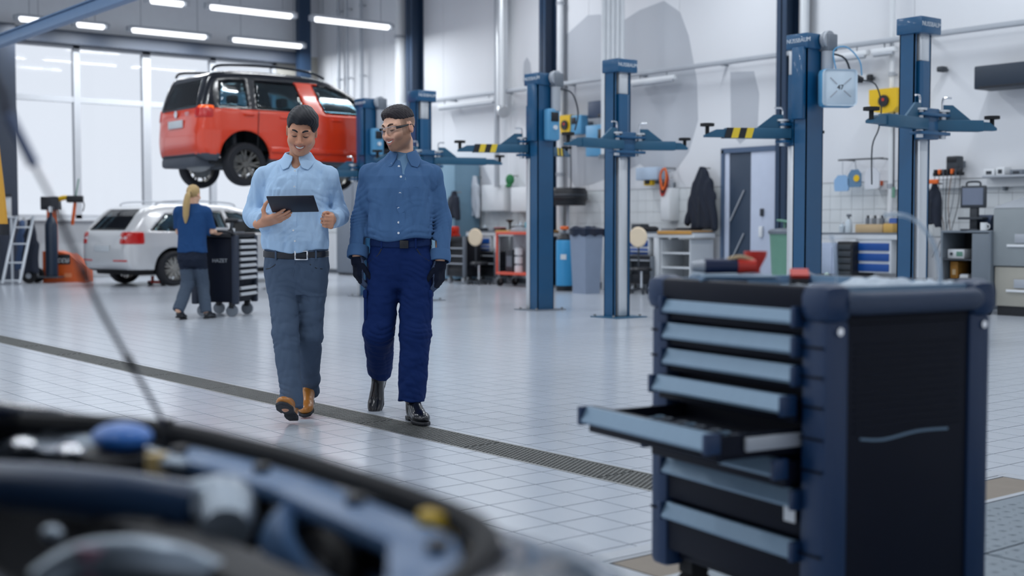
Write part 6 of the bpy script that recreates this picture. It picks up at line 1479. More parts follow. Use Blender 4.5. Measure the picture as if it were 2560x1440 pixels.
# ------------------------------------------------------------ benches, trolleys, reels and tools along the back wall
def yz(px, py, X): P = onX(px, py, X); return float(P[1]), float(P[2])
def mpp(px, X): P = onX(px, 560, X); return proj(P)[2] / F_PX
def span(px0, px1, X):
    """y range (small, large) of picture columns px0..px1 on the plane X"""
    return yz(px1, 560, X)[0], yz(px0, 560, X)[0]
def zat(px, py, X): return yz(px, py, X)[1]
XF = 15.28                     # front edge of the benches
def bench(px0, px1, label, legs, wood=None, drawers=None, zt=None):
    y0, y1 = span(px0, px1, XF); z = zt or 1.02
    t = thing('workbench', label, 'workbench', (XF, y0, 0)); Ly = y1 - y0
    MB().box(0, 0.5, 0, Ly, z - 0.09, z - 0.015, 0.005).build('bench_frame', M_WHITEMETAL, t)
    MB().box(-0.01, 0.51, 0, Ly, z - 0.015, z + 0.005, 0.003).build('bench_top', M_GREY, t)
    if wood: a, b_ = span(wood[0], wood[1], XF); MB().box(-0.02, 0.51, a - y0, b_ - y0, z - 0.035, z + 0.025, 0.006).build('wooden_top', M_WOOD, t)
    for px in legs:
        y = yz(px, 560, XF)[0] - y0
        for x in (0.0, 0.42): MB().box(x, x + 0.07, y - 0.055, y + 0.055, 0, z - 0.09, 0.006).build('leg', M_WHITEMETAL, t)
    if drawers:
        a, b_, n, zb = drawers; a, b_ = span(a, b_, XF); ca = MB().box(0.02, 0.48, a - y0 - 0.03, b_ - y0 + 0.03, zb, z - 0.09, 0.004).build('drawer_case', M_WHITEMETAL, t)
        hgt = (z - 0.12 - zb) / n
        for k in range(n):
            d = MB().box(0.0, 0.03, a - y0, b_ - y0, zb + 0.02 + k * hgt, zb + k * hgt + hgt - 0.02, 0.004).build('drawer', M_DRAWERBLUE, ca)
    return t
bench(1165, 1345, 'white steel workbench left of the striped lift, partly topped with wood', [1238, 1330], (1240, 1345), (1180, 1222, 2, 0.62))
bench(1500, 1735, 'white steel workbench below the black jacket, with a wooden end', [1640, 1510], (1645, 1730), (1570, 1618, 2, 0.62))
bench(2035, 2262, 'white steel workbench with blue drawers between the right lift posts', [2132, 2255], None, (2137, 2222, 3, 0.46))
# open shelf under the wooden end of the second bench
y0, y1 = span(1648, 1722, XF)
t = thing('shelf_unit', 'low white shelf unit under the wooden bench end by the jacket', 'shelf', (XF + 0.04, y0, 0))
MB().box(0, 0.55, 0, 0.02, 0, 0.9).build('side_board', M_WHITEMETAL, t, False); MB().box(0, 0.55, y1 - y0 - 0.02, y1 - y0, 0, 0.9).build('side_board', M_WHITEMETAL, t, False); MB().box(0.52, 0.55, 0.02, y1 - y0 - 0.02, 0.0, 0.9).build('back_board', M_WALL2, t, False)
for z in (0.05, 0.42, 0.66): MB().box(0, 0.52, 0.02, y1 - y0 - 0.02, z, z + 0.03).build('shelf_board', M_WHITEMETAL, t, False)

def caster(parent, x, y, r=0.06, m=None):
    MB().cyl((x, y - 0.018, r), (x, y + 0.018, r), r, n=16).build('caster', m or M_LTGREY, parent)
    MB().box(x - 0.02, x + 0.02, y - 0.026, y + 0.026, r, 2 * r + 0.02).build('caster_fork', M_STEEL, parent, False)
def dark_trolley(px0, px1, label, X, hgt=0.92):
    y0, y1 = span(px0, px1, X); w = y1 - y0
    t = thing('tool_trolley', label, 'tool trolley', (X, y0, 0)); q = 0.14
    MB().box(0, 0.45, 0, w, q, q + 0.16, 0.01).box(0, 0.45, 0, w, hgt - 0.1, hgt, 0.01).box(0.03, 0.42, 0.02, w - 0.02, q, hgt - 0.08).build('carcass', M_BLACK, t)
    for y in (0.0, w): MB().box(-0.02, 0.05, y - 0.025, y + 0.025, q, hgt, 0.008).build('corner_post', M_GREY, t)
    for k in range(3): MB().box(-0.02, 0.02, 0.04, w - 0.04, 0.38 + 0.15 * k, 0.405 + 0.15 * k, 0.004).build('drawer_rail', M_LTGREY, t)
    for x in (0.06, 0.39):
        for y in (0.06, w - 0.06): caster(t, x, y, 0.06)
    return t
dark_trolley(1116, 1160, 'dark tool trolley left of the cream seat, hung with an orange clamp', 14.72)
dark_trolley(1163, 1238, 'wide low black tool trolley under the first workbench', 15.24, 0.62)
dark_trolley(1574, 1630, 'low black tool trolley under the second workbench', 15.24, 0.62)
# swivel stools with cream seats
for px, lab in ((1185, 'cream stool backrest under the first workbench'), (1592, 'cream stool backrest behind the middle lift post')):
    y, z = yz(px, 596, 14.75); t = thing('workshop_stool', lab, 'stool', (14.78, y, 0), 0.3)
    MB().lathe([(0.0, -0.02), (0.15, -0.02), (0.17, 0.0), (0.15, 0.025), (0.0, 0.03)], (0, 0, z + 0.02), rotm(ry=PI / 2).to_3x3(), 24).build('backrest', mat('cream_upholstery', (232, 214, 186), 0.6), t)
    MB().cyl((0.02, 0, 0.34), (0.02, 0, z - 0.1), 0.015, n=10).build('back_stem', M_DKGREY, t); MB().lathe([(0.0, 0.0), (0.17, 0.0), (0.18, 0.03), (0.15, 0.06), (0, 0.065)], (0.12, 0, 0.38), None, 22).build('seat', M_BLACK, t)
    MB().cyl((0.12, 0, 0.06), (0.12, 0, 0.4), 0.022, n=12).build('gas_column', M_CHROME, t)
    for k in range(5): a = k * 2 * PI / 5; MB().bar((0.12, 0, 0.09), (0.12 + 0.22 * math.cos(a), 0.22 * math.sin(a), 0.06), 0.03, 0.03).cyl((0.12 + 0.22 * math.cos(a), 0.22 * math.sin(a), 0.0), (0.12 + 0.22 * math.cos(a), 0.22 * math.sin(a), 0.05), 0.024, n=10).build('leg', M_DKGREY, t)
# red framed cart
X = 14.79; y0, y1 = span(1241, 1335, X); w = y1 - y0; zt, zb = zat(1250, 583, X), zat(1250, 683, X)
M_CORAL = mat('coral_red_frame', (226, 92, 70), 0.45)
t = thing('red_frame_cart', 'open cart with a coral red frame on casters beside the striped lift', 'cart', (X, y0, 0))
for y in (0.02, w - 0.02):
    for x in (0.0, 0.42): MB().box(x - 0.018, x + 0.018, y - 0.018, y + 0.018, zb, zt, 0.004).build('post', M_CORAL, t)
for z in (zb, zt): MB().box(-0.02, 0.44, 0, w, z - 0.025, z + 0.025, 0.006).build('frame_tray', M_CORAL, t)
MB().box(0.38, 0.41, 0.03, w - 0.03, zb, zt).build('back_plate', M_LTGREY, t, False)
for x in (0.03, 0.39):
    for y in (0.07, w - 0.07): caster(t, x, y, 0.075, M_RUBBER)
yb = yz(1302, 640, X + 0.2)[0]
for k in range(3):
    t = thing('white_canister', 'white canister in the red frame cart, %s of three stacked' % ['bottom', 'middle', 'top'][k], 'canister', (X + 0.15, yb, zb + 0.025 + k * 0.16), 0, 'canisters in the red frame cart')
    MB().cyl((0, 0, 0), (0, 0, 0.13), 0.075, n=18).build('canister_body', M_WHITE, t); MB().cyl((0, 0, 0.13), (0, 0, 0.158), 0.04, n=14).build('lid', M_LTGREY, t)
t = thing('sheet_box', 'dark box standing in the left of the red frame cart', 'box', (X + 0.1, yz(1262, 640, X)[0], zb + 0.025)); MB().box(0, 0.2, -0.1, 0.1, 0, 0.42, 0.006).build('box_body', M_DKGREY, t); MB().box(-0.004, 0.0, -0.08, 0.08, 0.1, 0.3).build('box_label', M_GREY, t, False)
t = thing('clear_cover', 'crumpled clear plastic sheet on top of the red frame cart', 'plastic sheet', (X + 0.2, (y0 + y1) / 2, zt + 0.026)); MB().ell((0, 0.12, 0.03), (0.16, 0.2, 0.07)).build('sheet_heap', mat('clear_film', (190, 200, 210), 0.3, alpha=0.5), t); MB().box(-0.18, 0.18, -0.25, 0.25, 0.0, 0.006).build('sheet_base', MATS['clear_film'], t, False)
# red bench grinder / vise with hanging gloves
y, z = yz(1134, 545, 14.92); t = thing('bench_vise', 'bright red vise on the trolley left of the first workbench', 'vise', (14.92, y, 0.92), 0.2)
MB().box(-0.14, 0.1, -0.09, 0.12, 0.0, 0.05, 0.01).box(-0.02, 0.1, -0.08, 0.1, 0.04, 0.2, 0.03).build('vise_body', M_RED, t); MB().cyl((-0.2, 0.02, 0.12), (0.0, 0.02, 0.12), 0.03, n=14).box(-0.14, -0.09, -0.08, 0.1, 0.05, 0.19, 0.015).build('vise_jaw', M_RED, t); MB().cyl((-0.2, -0.1, 0.12), (-0.2, 0.13, 0.12), 0.01, n=8).build('vise_handle', M_STEEL, t)
y, z = yz(1135, 595, 14.92); t = thing('work_glove', 'cream and orange work gloves hanging below the red vise', 'gloves', (14.66, y, z - 0.15)); MB().box(-0.02, 0.03, -0.06, 0.06, 0.16, 0.26, 0.02).build('glove_cuff', M_ORANGE, t); MB().box(-0.02, 0.03, -0.065, 0.065, -0.02, 0.17, 0.022).build('glove_palm', mat('cream_leather', (232, 206, 150), 0.7), t)
for k in range(4): MB().cyl((0.005, -0.05 + 0.033 * k, -0.09 + 0.01 * (k % 2)), (0.005, -0.05 + 0.033 * k, 0.0), 0.015, n=10).build('glove_finger', MATS['cream_leather'], t)
# blue barrel with an orange tap, grey bin with black bag
X = 14.6; y, z = yz(1411, 640, X); r = 21 * mpp(1411, X)
t = thing('gas_barrel', 'sky blue barrel with an orange valve behind the striped lift post', 'barrel', (X, y, 0))
zt = zat(1411, 600, X); MB().lathe([(0.0, 0.08), (r, 0.08), (r, zt - 0.03), (r * 0.92, zt), (0, zt)], n=28).build('barrel_body', mat('sky_blue_paint', (58, 152, 206), 0.4), t); MB().lathe([(r * 0.9, zt), (r * 0.92, zt + 0.02), (r * 0.5, zt + 0.11), (0, zt + 0.11)], n=24).build('shoulder', M_BLACK, t); MB().lathe([(0, 0), (r * 0.96, 0), (r * 1.02, 0.09), (r, 0.09)], n=24).build('barrel_foot', M_BLACK, t)
MB().cyl((0, 0, zt + 0.1), (0, 0, zt + 0.19), 0.03, n=12).build('valve_stem', M_GREY, t); MB().lathe([(0, 0), (0.07, 0.0), (0.08, 0.03), (0.07, 0.06), (0, 0.06)], (0, 0, zt + 0.18), None, 16).build('valve_wheel', M_ORANGE, t)
b = MB(); b.m = rotm(rz=-2.4); b.box(r * 0.985, r + 0.003, -0.05, 0.05, zt * 0.62, zt * 0.72).build('barrel_label', M_WHITE, t, False)
X = 14.3; y0, y1 = span(1436, 1496, X); w = y1 - y0; zt = zat(1460, 575, X)
t = thing('waste_bin', 'tall grey bin lined with a black bag, left of the middle lift post', 'bin', (X, yz(1466, 560, X)[0], 0)); wb = w / 2 * 0.66
b = MB(); b.add([(-wb * .8, -wb * .8, 0), (wb * .8, -wb * .8, 0), (wb * .8, wb * .8, 0), (-wb * .8, wb * .8, 0), (-wb, -wb, zt), (wb, -wb, zt), (wb, wb, zt), (-wb, wb, zt)], [(0, 1, 5, 4), (1, 2, 6, 5), (2, 3, 7, 6), (3, 0, 4, 7), (3, 2, 1, 0)]); b.build('bin_body', mat('grey_bin_plastic', (136, 150, 172), 0.5), t, False)
b = MB()
for k in range(24):
    a = 2 * PI * k / 24; rr = wb * (1.12 + 0.06 * math.sin(5 * a)) / max(abs(math.cos(a)), abs(math.sin(a))) ** 0.8
    b.v += [(rr * math.cos(a), rr * math.sin(a), zt - 0.09 - 0.02 * math.sin(7 * a)), (rr * 1.02 * math.cos(a), rr * 1.02 * math.sin(a), zt + 0.02), (rr * 0.75 * math.cos(a), rr * 0.75 * math.sin(a), zt + 0.05 + 0.02 * math.cos(3 * a))]
for k in range(24):
    j = (k + 1) % 24; b.f += [(3 * k, 3 * j, 3 * j + 1, 3 * k + 1), (3 * k + 1, 3 * j + 1, 3 * j + 2, 3 * k + 2)]; b.mi += [0, 0]
b.f.append(tuple(3 * k + 2 for k in range(24))); b.mi.append(0); b.build('bin_bag', mat('black_bin_bag', (24, 36, 58), 0.3, bump=0.6, bscale=14), t)
# steel table between the bin and the middle post
y0, y1 = span(1400, 1470, 15.0); t = thing('steel_table', 'grey steel table behind the lined waste bin', 'table', (15.0, y0, 0)); MB().box(0, 0.7, 0, y1 - y0, 0.98, 1.02, 0.006).build('table_top', M_GREY, t)
for x in (0.05, 0.62):
    for y in (0.06, y1 - y0 - 0.06): MB().box(x, x + 0.05, y - 0.025, y + 0.025, 0, 0.98).build('leg', M_GREY, t, False)
# black compressor unit on the wall
X = 15.55; y0, y1 = span(1388, 1452, X); za, zb = zat(1420, 516, X), zat(1420, 470, X); t = thing('drum_compressor', 'black drum-shaped unit on the wall above the blue barrel', 'compressor', (X, (y0 + y1) / 2, (za + zb) / 2)); r = (y1 - y0) / 2; hh = (zb - za) / 2
MB().lathe([(0, -hh * .9), (r * 0.9, -hh * .9), (r * 0.95, -hh * 0.3), (r, -hh * 0.2), (r, hh * 0.6), (r * 0.9, hh), (0, hh)], n=26).build('drum', M_BLACK, t); MB().lathe([(r * 1.0, -0.02), (r * 1.04, 0.0), (r * 1.0, 0.02)], (0, 0, hh * 0.2), None, 26).build('band', M_DKGREY, t); MB().box(-r - 0.02, -r + 0.02, 0.08, 0.14, -hh * 0.7, hh * 0.1, 0.01).build('handle', M_CHROME, t); MB().box(0.1, 0.42, -0.03, 0.03, -0.03, 0.03).build('wall_bracket', M_GREY, t, False); MB().cyl((0, 0, -za + 1.03), (0, 0, -hh * 0.9), 0.025, n=10).build('stand_pipe', M_LTGREY, t) if False else MB().cyl((0, 0, -0.65), (0, 0, -hh * 0.9), 0.025, n=10).build('stand_pipe', M_LTGREY, t)

# wall mounted reels and boxes
def reel(px0, px1, py0, py1, X, m, label, knob=M_BLACK):
    y0, y1 = span(px0, px1, X); z0, z1 = zat((px0 + px1) / 2, py1, X), zat((px0 + px1) / 2, py0, X); w, h_ = y1 - y0, z1 - z0
    t = thing('hose_reel', label, 'hose reel', (X, y0, z0))
    MB().prism([(0, h_ * 0.25), (w * 0.15, 0.05 * h_), (w * 0.5, 0), (w * 0.85, 0.1 * h_), (w, 0.45 * h_), (w, h_), (0, h_)], 0, 0.2, 'x').build('reel_case', m, t, ang=20)
    MB().cyl((-0.03, w * 0.45, h_ * 0.5), (0.0, w * 0.45, h_ * 0.5), h_ * 0.24, n=22).build('hub', knob, t); MB().cyl((-0.036, w * 0.45, h_ * 0.55), (-0.03, w * 0.45, h_ * 0.55), h_ * 0.06, n=12).build('hub_light', M_RED, t)
    MB().box(0.2, XW - X - 0.01, w * 0.3, w * 0.6, h_ * 0.3, h_ * 0.8).build('wall_bracket', M_DKGREY, t, False)
    MB().tube([(0.08, w * 0.2, 0.06 * h_), (0.06, w * 0.18, -0.15), (0.08, w * 0.2, -0.6), (0.07, w * 0.18, -1.05)], 0.012, 8).build('drop_cable', M_DKGREY, t); MB().cyl((0.07, w * 0.18, -1.2), (0.07, w * 0.18, -1.05), 0.025, n=10).build('plug', M_TEALBIN, t)
    return t
reel(2168, 2238, 222, 284, 15.6, M_YELLOW, 'large yellow cable reel on the wall between the right lift posts')
reel(1398, 1424, 288, 338, 15.6, M_YELLOW, 'small yellow cable reel on the wall beside the striped lift')
def wall_box(px0, px1, py0, py1, X, m, name, label, cat, win=None, dep=0.18):
    y0, y1 = span(px0, px1, X); z0, z1 = zat((px0 + px1) / 2, py1, X), zat((px0 + px1) / 2, py0, X)
    t = thing(name, label, cat, (X, y0, z0)); MB().box(0, dep, 0, y1 - y0, 0, z1 - z0, 0.02).build('case', m, t)
    MB().box(dep - 0.01, XW - X - 0.004, (y1 - y0) * 0.3, (y1 - y0) * 0.7, (z1 - z0) * 0.3, (z1 - z0) * 0.7).build('wall_plate', M_GREY, t, False)
    if win: a, b_, c, d = win; w, h_ = y1 - y0, z1 - z0; MB().box(-0.012, 0.005, a * w, b_ * w, c * h_, d * h_, 0.004).build('front_window', M_BLACK, t)
    return t
wall_box(1424, 1452, 288, 336, 15.62, M_LBLUE, 'fluid_dispenser', 'small light blue wall dispenser right of the small yellow reel', 'dispenser', (0.45, 0.85, 0.55, 0.9))
wall_box(1463, 1512, 312, 390, 15.55, M_LBLUE, 'fluid_dispenser', 'large light blue wall dispenser left of the middle lift post', 'dispenser', (0.1, 0.35, 0.45, 0.85), 0.25)
wall_box(1468, 1506, 252, 295, 15.75, mat('slate_board', (58, 72, 96), 0.5), 'notice_board', 'dark slate board on the wall left of the middle lift post', 'board', (0.02, 0.3, 0.02, 0.2), 0.05)
wall_box(2428, 2700, 152, 212, 15.5, mat('dark_slate_cover', (34, 48, 64), 0.5), 'air_curtain', 'long dark slate box high on the wall at the right edge', 'heater', (0.05, 0.95, 0.03, 0.09), 0.4)
wall_box(1588, 1642, 418, 450, 15.7, mat('pale_blue_roll', (176, 194, 214), 0.7), 'paper_roll_holder', 'pale blue paper roll holder on the wall behind the middle lift', 'dispenser', None, 0.2)
wall_box(1608, 1628, 446, 464, 15.75, M_YELLOW, 'first_aid_box', 'small yellow box under the paper roll holder', 'box', (0.2, 0.8, 0.2, 0.8), 0.1)
wall_box(1650, 1676, 448, 474, 15.8, M_LTGREY, 'pressure_gauge', 'square grey gauge on the wall left of the black jacket', 'gauge', (0.25, 0.75, 0.25, 0.75), 0.08)
wall_box(2160, 2172, 186, 204, 15.85, M_BLACK, 'small_speaker', 'tiny black speaker on the wall above the yellow reel', 'speaker', None, 0.08)
wall_box(2334, 2350, 166, 180, 15.8, M_DKGREY, 'security_camera', 'tiny dark security camera beside the rightmost lift post', 'camera', None, 0.14)
wall_box(2122, 2164, 186, 206, 15.9, M_WHITE, 'sensor_box', 'small white sensor box beside the tiny black speaker', 'sensor', None, 0.05)
# coiled orange and black cord
y, z = yz(1653, 445, 15.66); t = thing('extension_cord', 'orange and black cord hanging in a loop behind the middle lift', 'cord', (15.75, y, z))
for k in range(3): MB().tube([(0.02 * k - 0.05, -0.05 + 0.03 * k, 0.16), (0.02 * k - 0.05, 0.06 + 0.02 * k, 0.05), (0.02 * k - 0.05, 0.0 + 0.03 * k, -0.2 - 0.05 * k), (0.02 * k - 0.05, -0.08, -0.02)], 0.018, 8, 5, True).build('cord_loop', [M_ORANGE, M_BLACK, M_RED][k], t)
MB().cyl((0, 0, 0.17), (0.25, 0, 0.17), 0.015, n=8).build('wall_hook', M_STEEL, t)
# green cap and white coat, dark jacket near the first bench
def soft(name, part, label, cat, c, fn, R, h, m):
    t = thing(name, label, cat, tuple(c)); sdf_obj(part, fn, A3(-R, -R, -R), A3(R, R, R), h, m, t); return t
y, z = yz(1275, 452, 15.8); t = soft('peaked_hat', 'hat_crown', 'green cap hanging on the wall above the first workbench', 'cap', (15.8, y, z), lambda P: smin(d_ell(P, (0, 0, 0.02), (0.07, 0.11, 0.11)), d_ell(P, (-0.02, 0.02, -0.10), (0.05, 0.08, 0.035)), 0.03), 0.25, 0.012, mat('green_cloth', (46, 120, 74), 0.8)); MB().cyl((0.05, 0, 0.1), (0.2, 0, 0.1), 0.012, n=8).build('peg', M_STEEL, t)
def garment(px, py0, py1, wpx, X, label, m, sd):
    y, zt = yz(px, py0, X); zb = zat(px, py1, X); H_ = zt - zb; w = wpx * mpp(px, X) / 0.72
    def f(P):
        z = P[:, 2] / H_; hw = np.interp(z, [0.0, 0.25, 0.55, 0.75, 0.9, 1.0], [0.40, 0.44, 0.40, 0.30, 0.17, 0.07]) * w; th = np.interp(z, [0, 0.6, 1.0], [0.07, 0.09, 0.05])
        d = (np.sqrt(((P[:, 1]) / hw) ** 2 + (P[:, 0] / th) ** 2) - 1) * np.minimum(hw, th); d = np.maximum(d, np.maximum(-P[:, 2], P[:, 2] - H_))
        for s in (-1, 1): d = smin(d, d_cap(P, (0, s * 0.22 * w, 0.72 * H_), (-0.03, s * 0.45 * w, 0.06 * H_ + 0.05 * s), 0.06, 0.05), 0.03)
        return d + 0.010 * np.sin(P[:, 1] * 40 + 3 * np.sin(P[:, 2] * 6 + sd) + sd) * (1 - 0.5 * z)
    t = thing('hanging_jacket', label, 'jacket', (X, y, zb)); sdf_obj('jacket_body', f, A3(-0.25, -w, -0.05), A3(0.25, w, H_ + 0.1), 0.016, m, t)
    MB().cyl((0, 0, H_ - 0.02), (min(0.18, XW - X - 0.01), 0, H_ - 0.02), 0.012, n=8).build('coat_hook', M_STEEL, t)
    MB().tube([(-0.05, -0.02, H_ * 0.95), (-0.09, 0.0, H_ * 0.5), (-0.08, 0.01, 0.06)], 0.006, 6).build('zip', M_DKGREY, t); return t
garment(1757, 417, 572, 76, 15.78, 'black jacket hanging on the wall left of the dark door', M_FABRIC_DK, 1.0)
garment(1135, 478, 545, 34, 15.2, 'dark coat hanging behind the red vise', M_FABRIC_DK, 2.0)
garment(1186, 440, 540, 32, 15.82, 'pale grey coat hanging on the wall above the red vise', mat('pale_grey_cloth', (204, 212, 222), 0.85), 3.0)
# door at the back wall
y0, y1 = span(1806, 1962, XW - 0.02); zt = zat(1880, 372, XW - 0.02)
d1 = struct(thing('door_1', None, None, (XW - 0.02, y0, 0)))
wd = y1 - y0; pl, ph = span(1826, 1878, XW - 0.02)
MB().box(-0.05, 0.03, 0, 0.05, 0, zt).box(-0.05, 0.03, wd - 0.06, wd, 0, zt).box(-0.05, 0.03, 0, wd, zt - 0.05, zt + 0.03).build('door_frame', mat('steel_blue_frame', (84, 104, 132), 0.45), d1, False)
MB().box(-0.02, 0.015, pl - y0, ph - y0, 0.02, zt - 0.05, 0.004).build('door_leaf', mat('dark_slate_door', (50, 66, 86), 0.5), d1)
MB().box(-0.03, 0.015, 0.05, pl - y0 - 0.01, 0.02, zt - 0.05, 0.004).build('door_leaf', mat('pale_blue_door', (196, 206, 226), 0.5), d1)
MB().box(-0.03, 0.015, ph - y0 + 0.01, wd - 0.07, 0.02, zt - 0.05, 0.004).build('door_leaf', MATS['pale_blue_door'], d1)
hy = yz(1912, 520, XW)[0] - y0; MB().box(-0.07, -0.03, hy - 0.03, hy + 0.03, 1.28, 1.40, 0.008).build('door_lock', M_DKGREY, d1); MB().box(-0.08, -0.03, hy - 0.025, hy + 0.05, 0.94, 1.12, 0.015).build('door_handle', M_WHITE, d1)
for z in (0.5, 1.2): MB().bar((-0.04, wd - 0.2, z), (-0.04, wd - 0.5, z + 0.5), 0.02, 0.02).build('door_brace', M_LTGREY, d1)
# grey lockers behind the two men
for k, (a, b_, m, lab) in enumerate(((842, 926, mat('mid_grey_locker', (112, 120, 132), 0.5), 'dark grey steel locker seen between the two walking men'), (1072, 1140, mat('teal_grey_locker', (112, 146, 168), 0.5), 'teal grey steel locker behind the bearded man\'s shoulder'))):
    y0, y1 = span(a, b_, 15.35); zt = zat((a + b_) / 2, 402, 15.35); w = y1 - y0
    t = thing('steel_locker', lab, 'locker', (15.35, y0, 0)); MB().box(0, 0.6, 0, w, 0.05, zt, 0.006).build('carcass', m, t)
    for q in range(2): dd = MB().box(-0.018, 0.0, w * q / 2 + 0.015, w * (q + 1) / 2 - 0.015, 0.08, zt - 0.03, 0.004).build('locker_door', m, t); MB().box(-0.035, -0.018, w / 2 - 0.08 + 0.12 * q, w / 2 - 0.05 + 0.12 * q, 1.0, 1.18, 0.004).build('door_handle', M_CHROME, dd)
    MB().box(0.03, 0.57, 0.02, w - 0.02, 0, 0.05).build('plinth', M_BLACK, t, False)
# lime bin by the right lift
X = 14.7; y0, y1 = span(1932, 1992, X); zt = zat(1960, 578, X); w = (y1 - y0) / 2; t = thing('green_waste_bin', 'grey-green waste bin with a lid beside the white door', 'bin', (X, (y0 + y1) / 2, 0))
MB().lathe([(0, 0), (w * 0.72, 0), (w * 0.95, zt * 0.92), (w * 1.0, zt), (0, zt)], n=20).build('bin_body', M_TEALBIN, t); MB().lathe([(0, zt + 0.05), (w * 0.9, zt + 0.03), (w * 1.08, zt), (w * 1.05, zt - 0.04)], n=20).build('bin_lid', M_GREY, t); MB().bar((0, -w * 0.5, zt + 0.13), (0, w * 0.5, zt + 0.16), 0.12, 0.03, (0, 0, 1), 0.01).cyl((0, 0, zt), (0, 0, zt + 0.14), 0.02, n=8).build('lid_handle', M_TEALBIN, t)
# under the right bench: grey stool box, dark roller cabinet, bags
X = 15.15; y0, y1 = span(2094, 2132, X); t = thing('roller_cabinet', 'tall dark roller cabinet under the right workbench', 'tool cabinet', (X, y0, 0)); MB().box(0, 0.5, 0, y1 - y0, 0.08, 0.9, 0.01).build('carcass', M_BLACK, t)
for k in range(8): MB().box(-0.02, 0.0, 0.02, y1 - y0 - 0.02, 0.12 + k * 0.095, 0.19 + k * 0.095, 0.004).build('drawer', M_DKGREY, t)
for x in (0.06, 0.44):
    for y in (0.05, y1 - y0 - 0.05): caster(t, x, y, 0.035)
X = 15.1; y0, y1 = span(2044, 2086, X); t = thing('storage_drawers', 'pale blue-grey storage unit under the right workbench', 'cabinet', (X, y0, 0)); MB().box(0, 0.5, 0, y1 - y0, 0.0, 0.88, 0.008).build('carcass', mat('pale_blue_grey_steel', (176, 188, 212), 0.45), t); MB().box(-0.02, 0.0, 0.03, y1 - y0 - 0.03, 0.42, 0.82, 0.004).build('upper_door', MATS['pale_blue_grey_steel'], t); MB().box(-0.03, -0.02, 0.06, y1 - y0 - 0.06, 0.40, 0.43).build('handle_strip', M_GREY, t, False); MB().box(-0.02, 0.0, 0.03, y1 - y0 - 0.03, 0.04, 0.38, 0.004).build('lower_door', MATS['pale_blue_grey_steel'], t)
t = thing('waste_sack', 'pale green and white sack on the floor under the right workbench', 'sack', (14.95, yz(2072, 660, 14.95)[0], 0)); sdf_obj('sack_body', lambda P: np.maximum(smin(d_ell(P, (0, 0, 0.16), (0.13, 0.2, 0.2)), d_cap(P, (0, 0.0, 0.3), (0, 0.03, 0.42), 0.06, 0.03), 0.06) + 0.012 * np.sin(P[:, 1] * 30 + P[:, 2] * 22), -P[:, 2]), A3(-0.25, -0.3, -0.05), A3(0.25, 0.3, 0.5), 0.016, mat('pale_green_sack', (186, 208, 200), 0.7), t); MB().lathe([(0.05, -0.012), (0.062, 0), (0.05, 0.012)], (0, 0.01, 0.36), None, 14).build('sack_tie', M_TEALBIN, t)

# ---- small things on the benches
def bottle(px, X, z, r, h_, m, cap_, label, grp=None):
    t = thing('bottle', label, 'bottle', (X, yz(px, 550, X)[0], z), 0, grp); MB().lathe([(0, 0), (r, 0), (r, h_ * 0.62), (r * 0.45, h_ * 0.78), (r * 0.4, h_ * 0.9), (0, h_ * 0.9)], n=14).build('bottle_body', m, t); MB().cyl((0, 0, h_ * 0.88), (0, 0, h_), r * 0.45, n=10).build('bottle_cap', cap_, t); return t
def sbox(name, px0, px1, X, z, h_, d, m, label, cat, lid=None):
    y0, y1 = span(px0, px1, X); t = thing(name, label, cat, (X, y0, z)); MB().box(0, d, 0, y1 - y0, 0, h_, 0.006).build('box_body', m, t); MB().box(0.004, d - 0.004, 0.006, y1 - y0 - 0.006, h_, h_ + 0.012, 0.003).build('box_lid', lid or m, t); return t
ZB = 1.026
M_TRANS = mat('milky_plastic', (196, 208, 218), 0.4)
sbox('parts_box', 1312, 1334, 15.5, ZB + 0.02, 0.14, 0.25, mat('aqua_plastic', (66, 168, 196), 0.45), 'aqua blue box on the first workbench by the striped lift', 'box')
sbox('battery_charger', 1278, 1304, 15.45, ZB + 0.02, 0.07, 0.2, M_BLACK, 'low black charger on the wooden top of the first workbench', 'charger', M_DKGREY)
sbox('parts_tray', 1182, 1200, 15.4, ZB, 0.05, 0.2, M_DKGREY, 'low dark tray at the left end of the first workbench', 'tray')
sbox('tool_roll', 1234, 1250, 15.38, ZB, 0.06, 0.16, M_BLACK, 'small black case with a red side on the first workbench', 'case', M_RED)
sbox('organiser_box', 1200, 1230, 15.62, ZB, 0.05, 0.2, M_LTGREY, 'flat grey organiser on the first workbench', 'box')
t = thing('desk_funnel', 'dark grey funnel standing on the first workbench', 'funnel', (15.55, yz(1275, 540, 15.55)[0], ZB)); MB().lathe([(0.02, 0), (0.025, 0.16), (0.09, 0.22), (0.085, 0.22), (0.015, 0.15)], n=18).build('funnel_cone', M_DKGREY, t); MB().lathe([(0, 0), (0.05, 0), (0.05, 0.01), (0, 0.012)], n=16).build('funnel_base', M_DKGREY, t)
for k, (px, hh, lab) in enumerate(((1291, 0.16, 'white squeeze bottle beside the aqua blue box'), (1302, 0.2, 'tall clear bottle beside the aqua blue box'), (1212, 0.13, 'small white bottle at the left of the first workbench'))): bottle(px, 15.66, ZB, 0.045, hh, M_TRANS, M_WHITE, lab)
sbox('cordless_case', 1578, 1602, 15.5, ZB, 0.12, 0.2, M_DKGREY, 'dark case at the left of the second workbench', 'case', M_BLACK)
sbox('angle_grinder_case', 1604, 1622, 15.4, ZB, 0.08, 0.2, M_BLACK, 'low black case in the middle of the second workbench', 'case')
sbox('flat_manual', 1652, 1686, 15.42, ZB + 0.026, 0.02, 0.25, M_GREY, 'grey folder on the wooden end of the second workbench', 'folder')
sbox('black_folder', 1690, 1724, 15.40, ZB + 0.026, 0.03, 0.3, M_BLACK, 'black folder under the hanging jacket', 'folder')
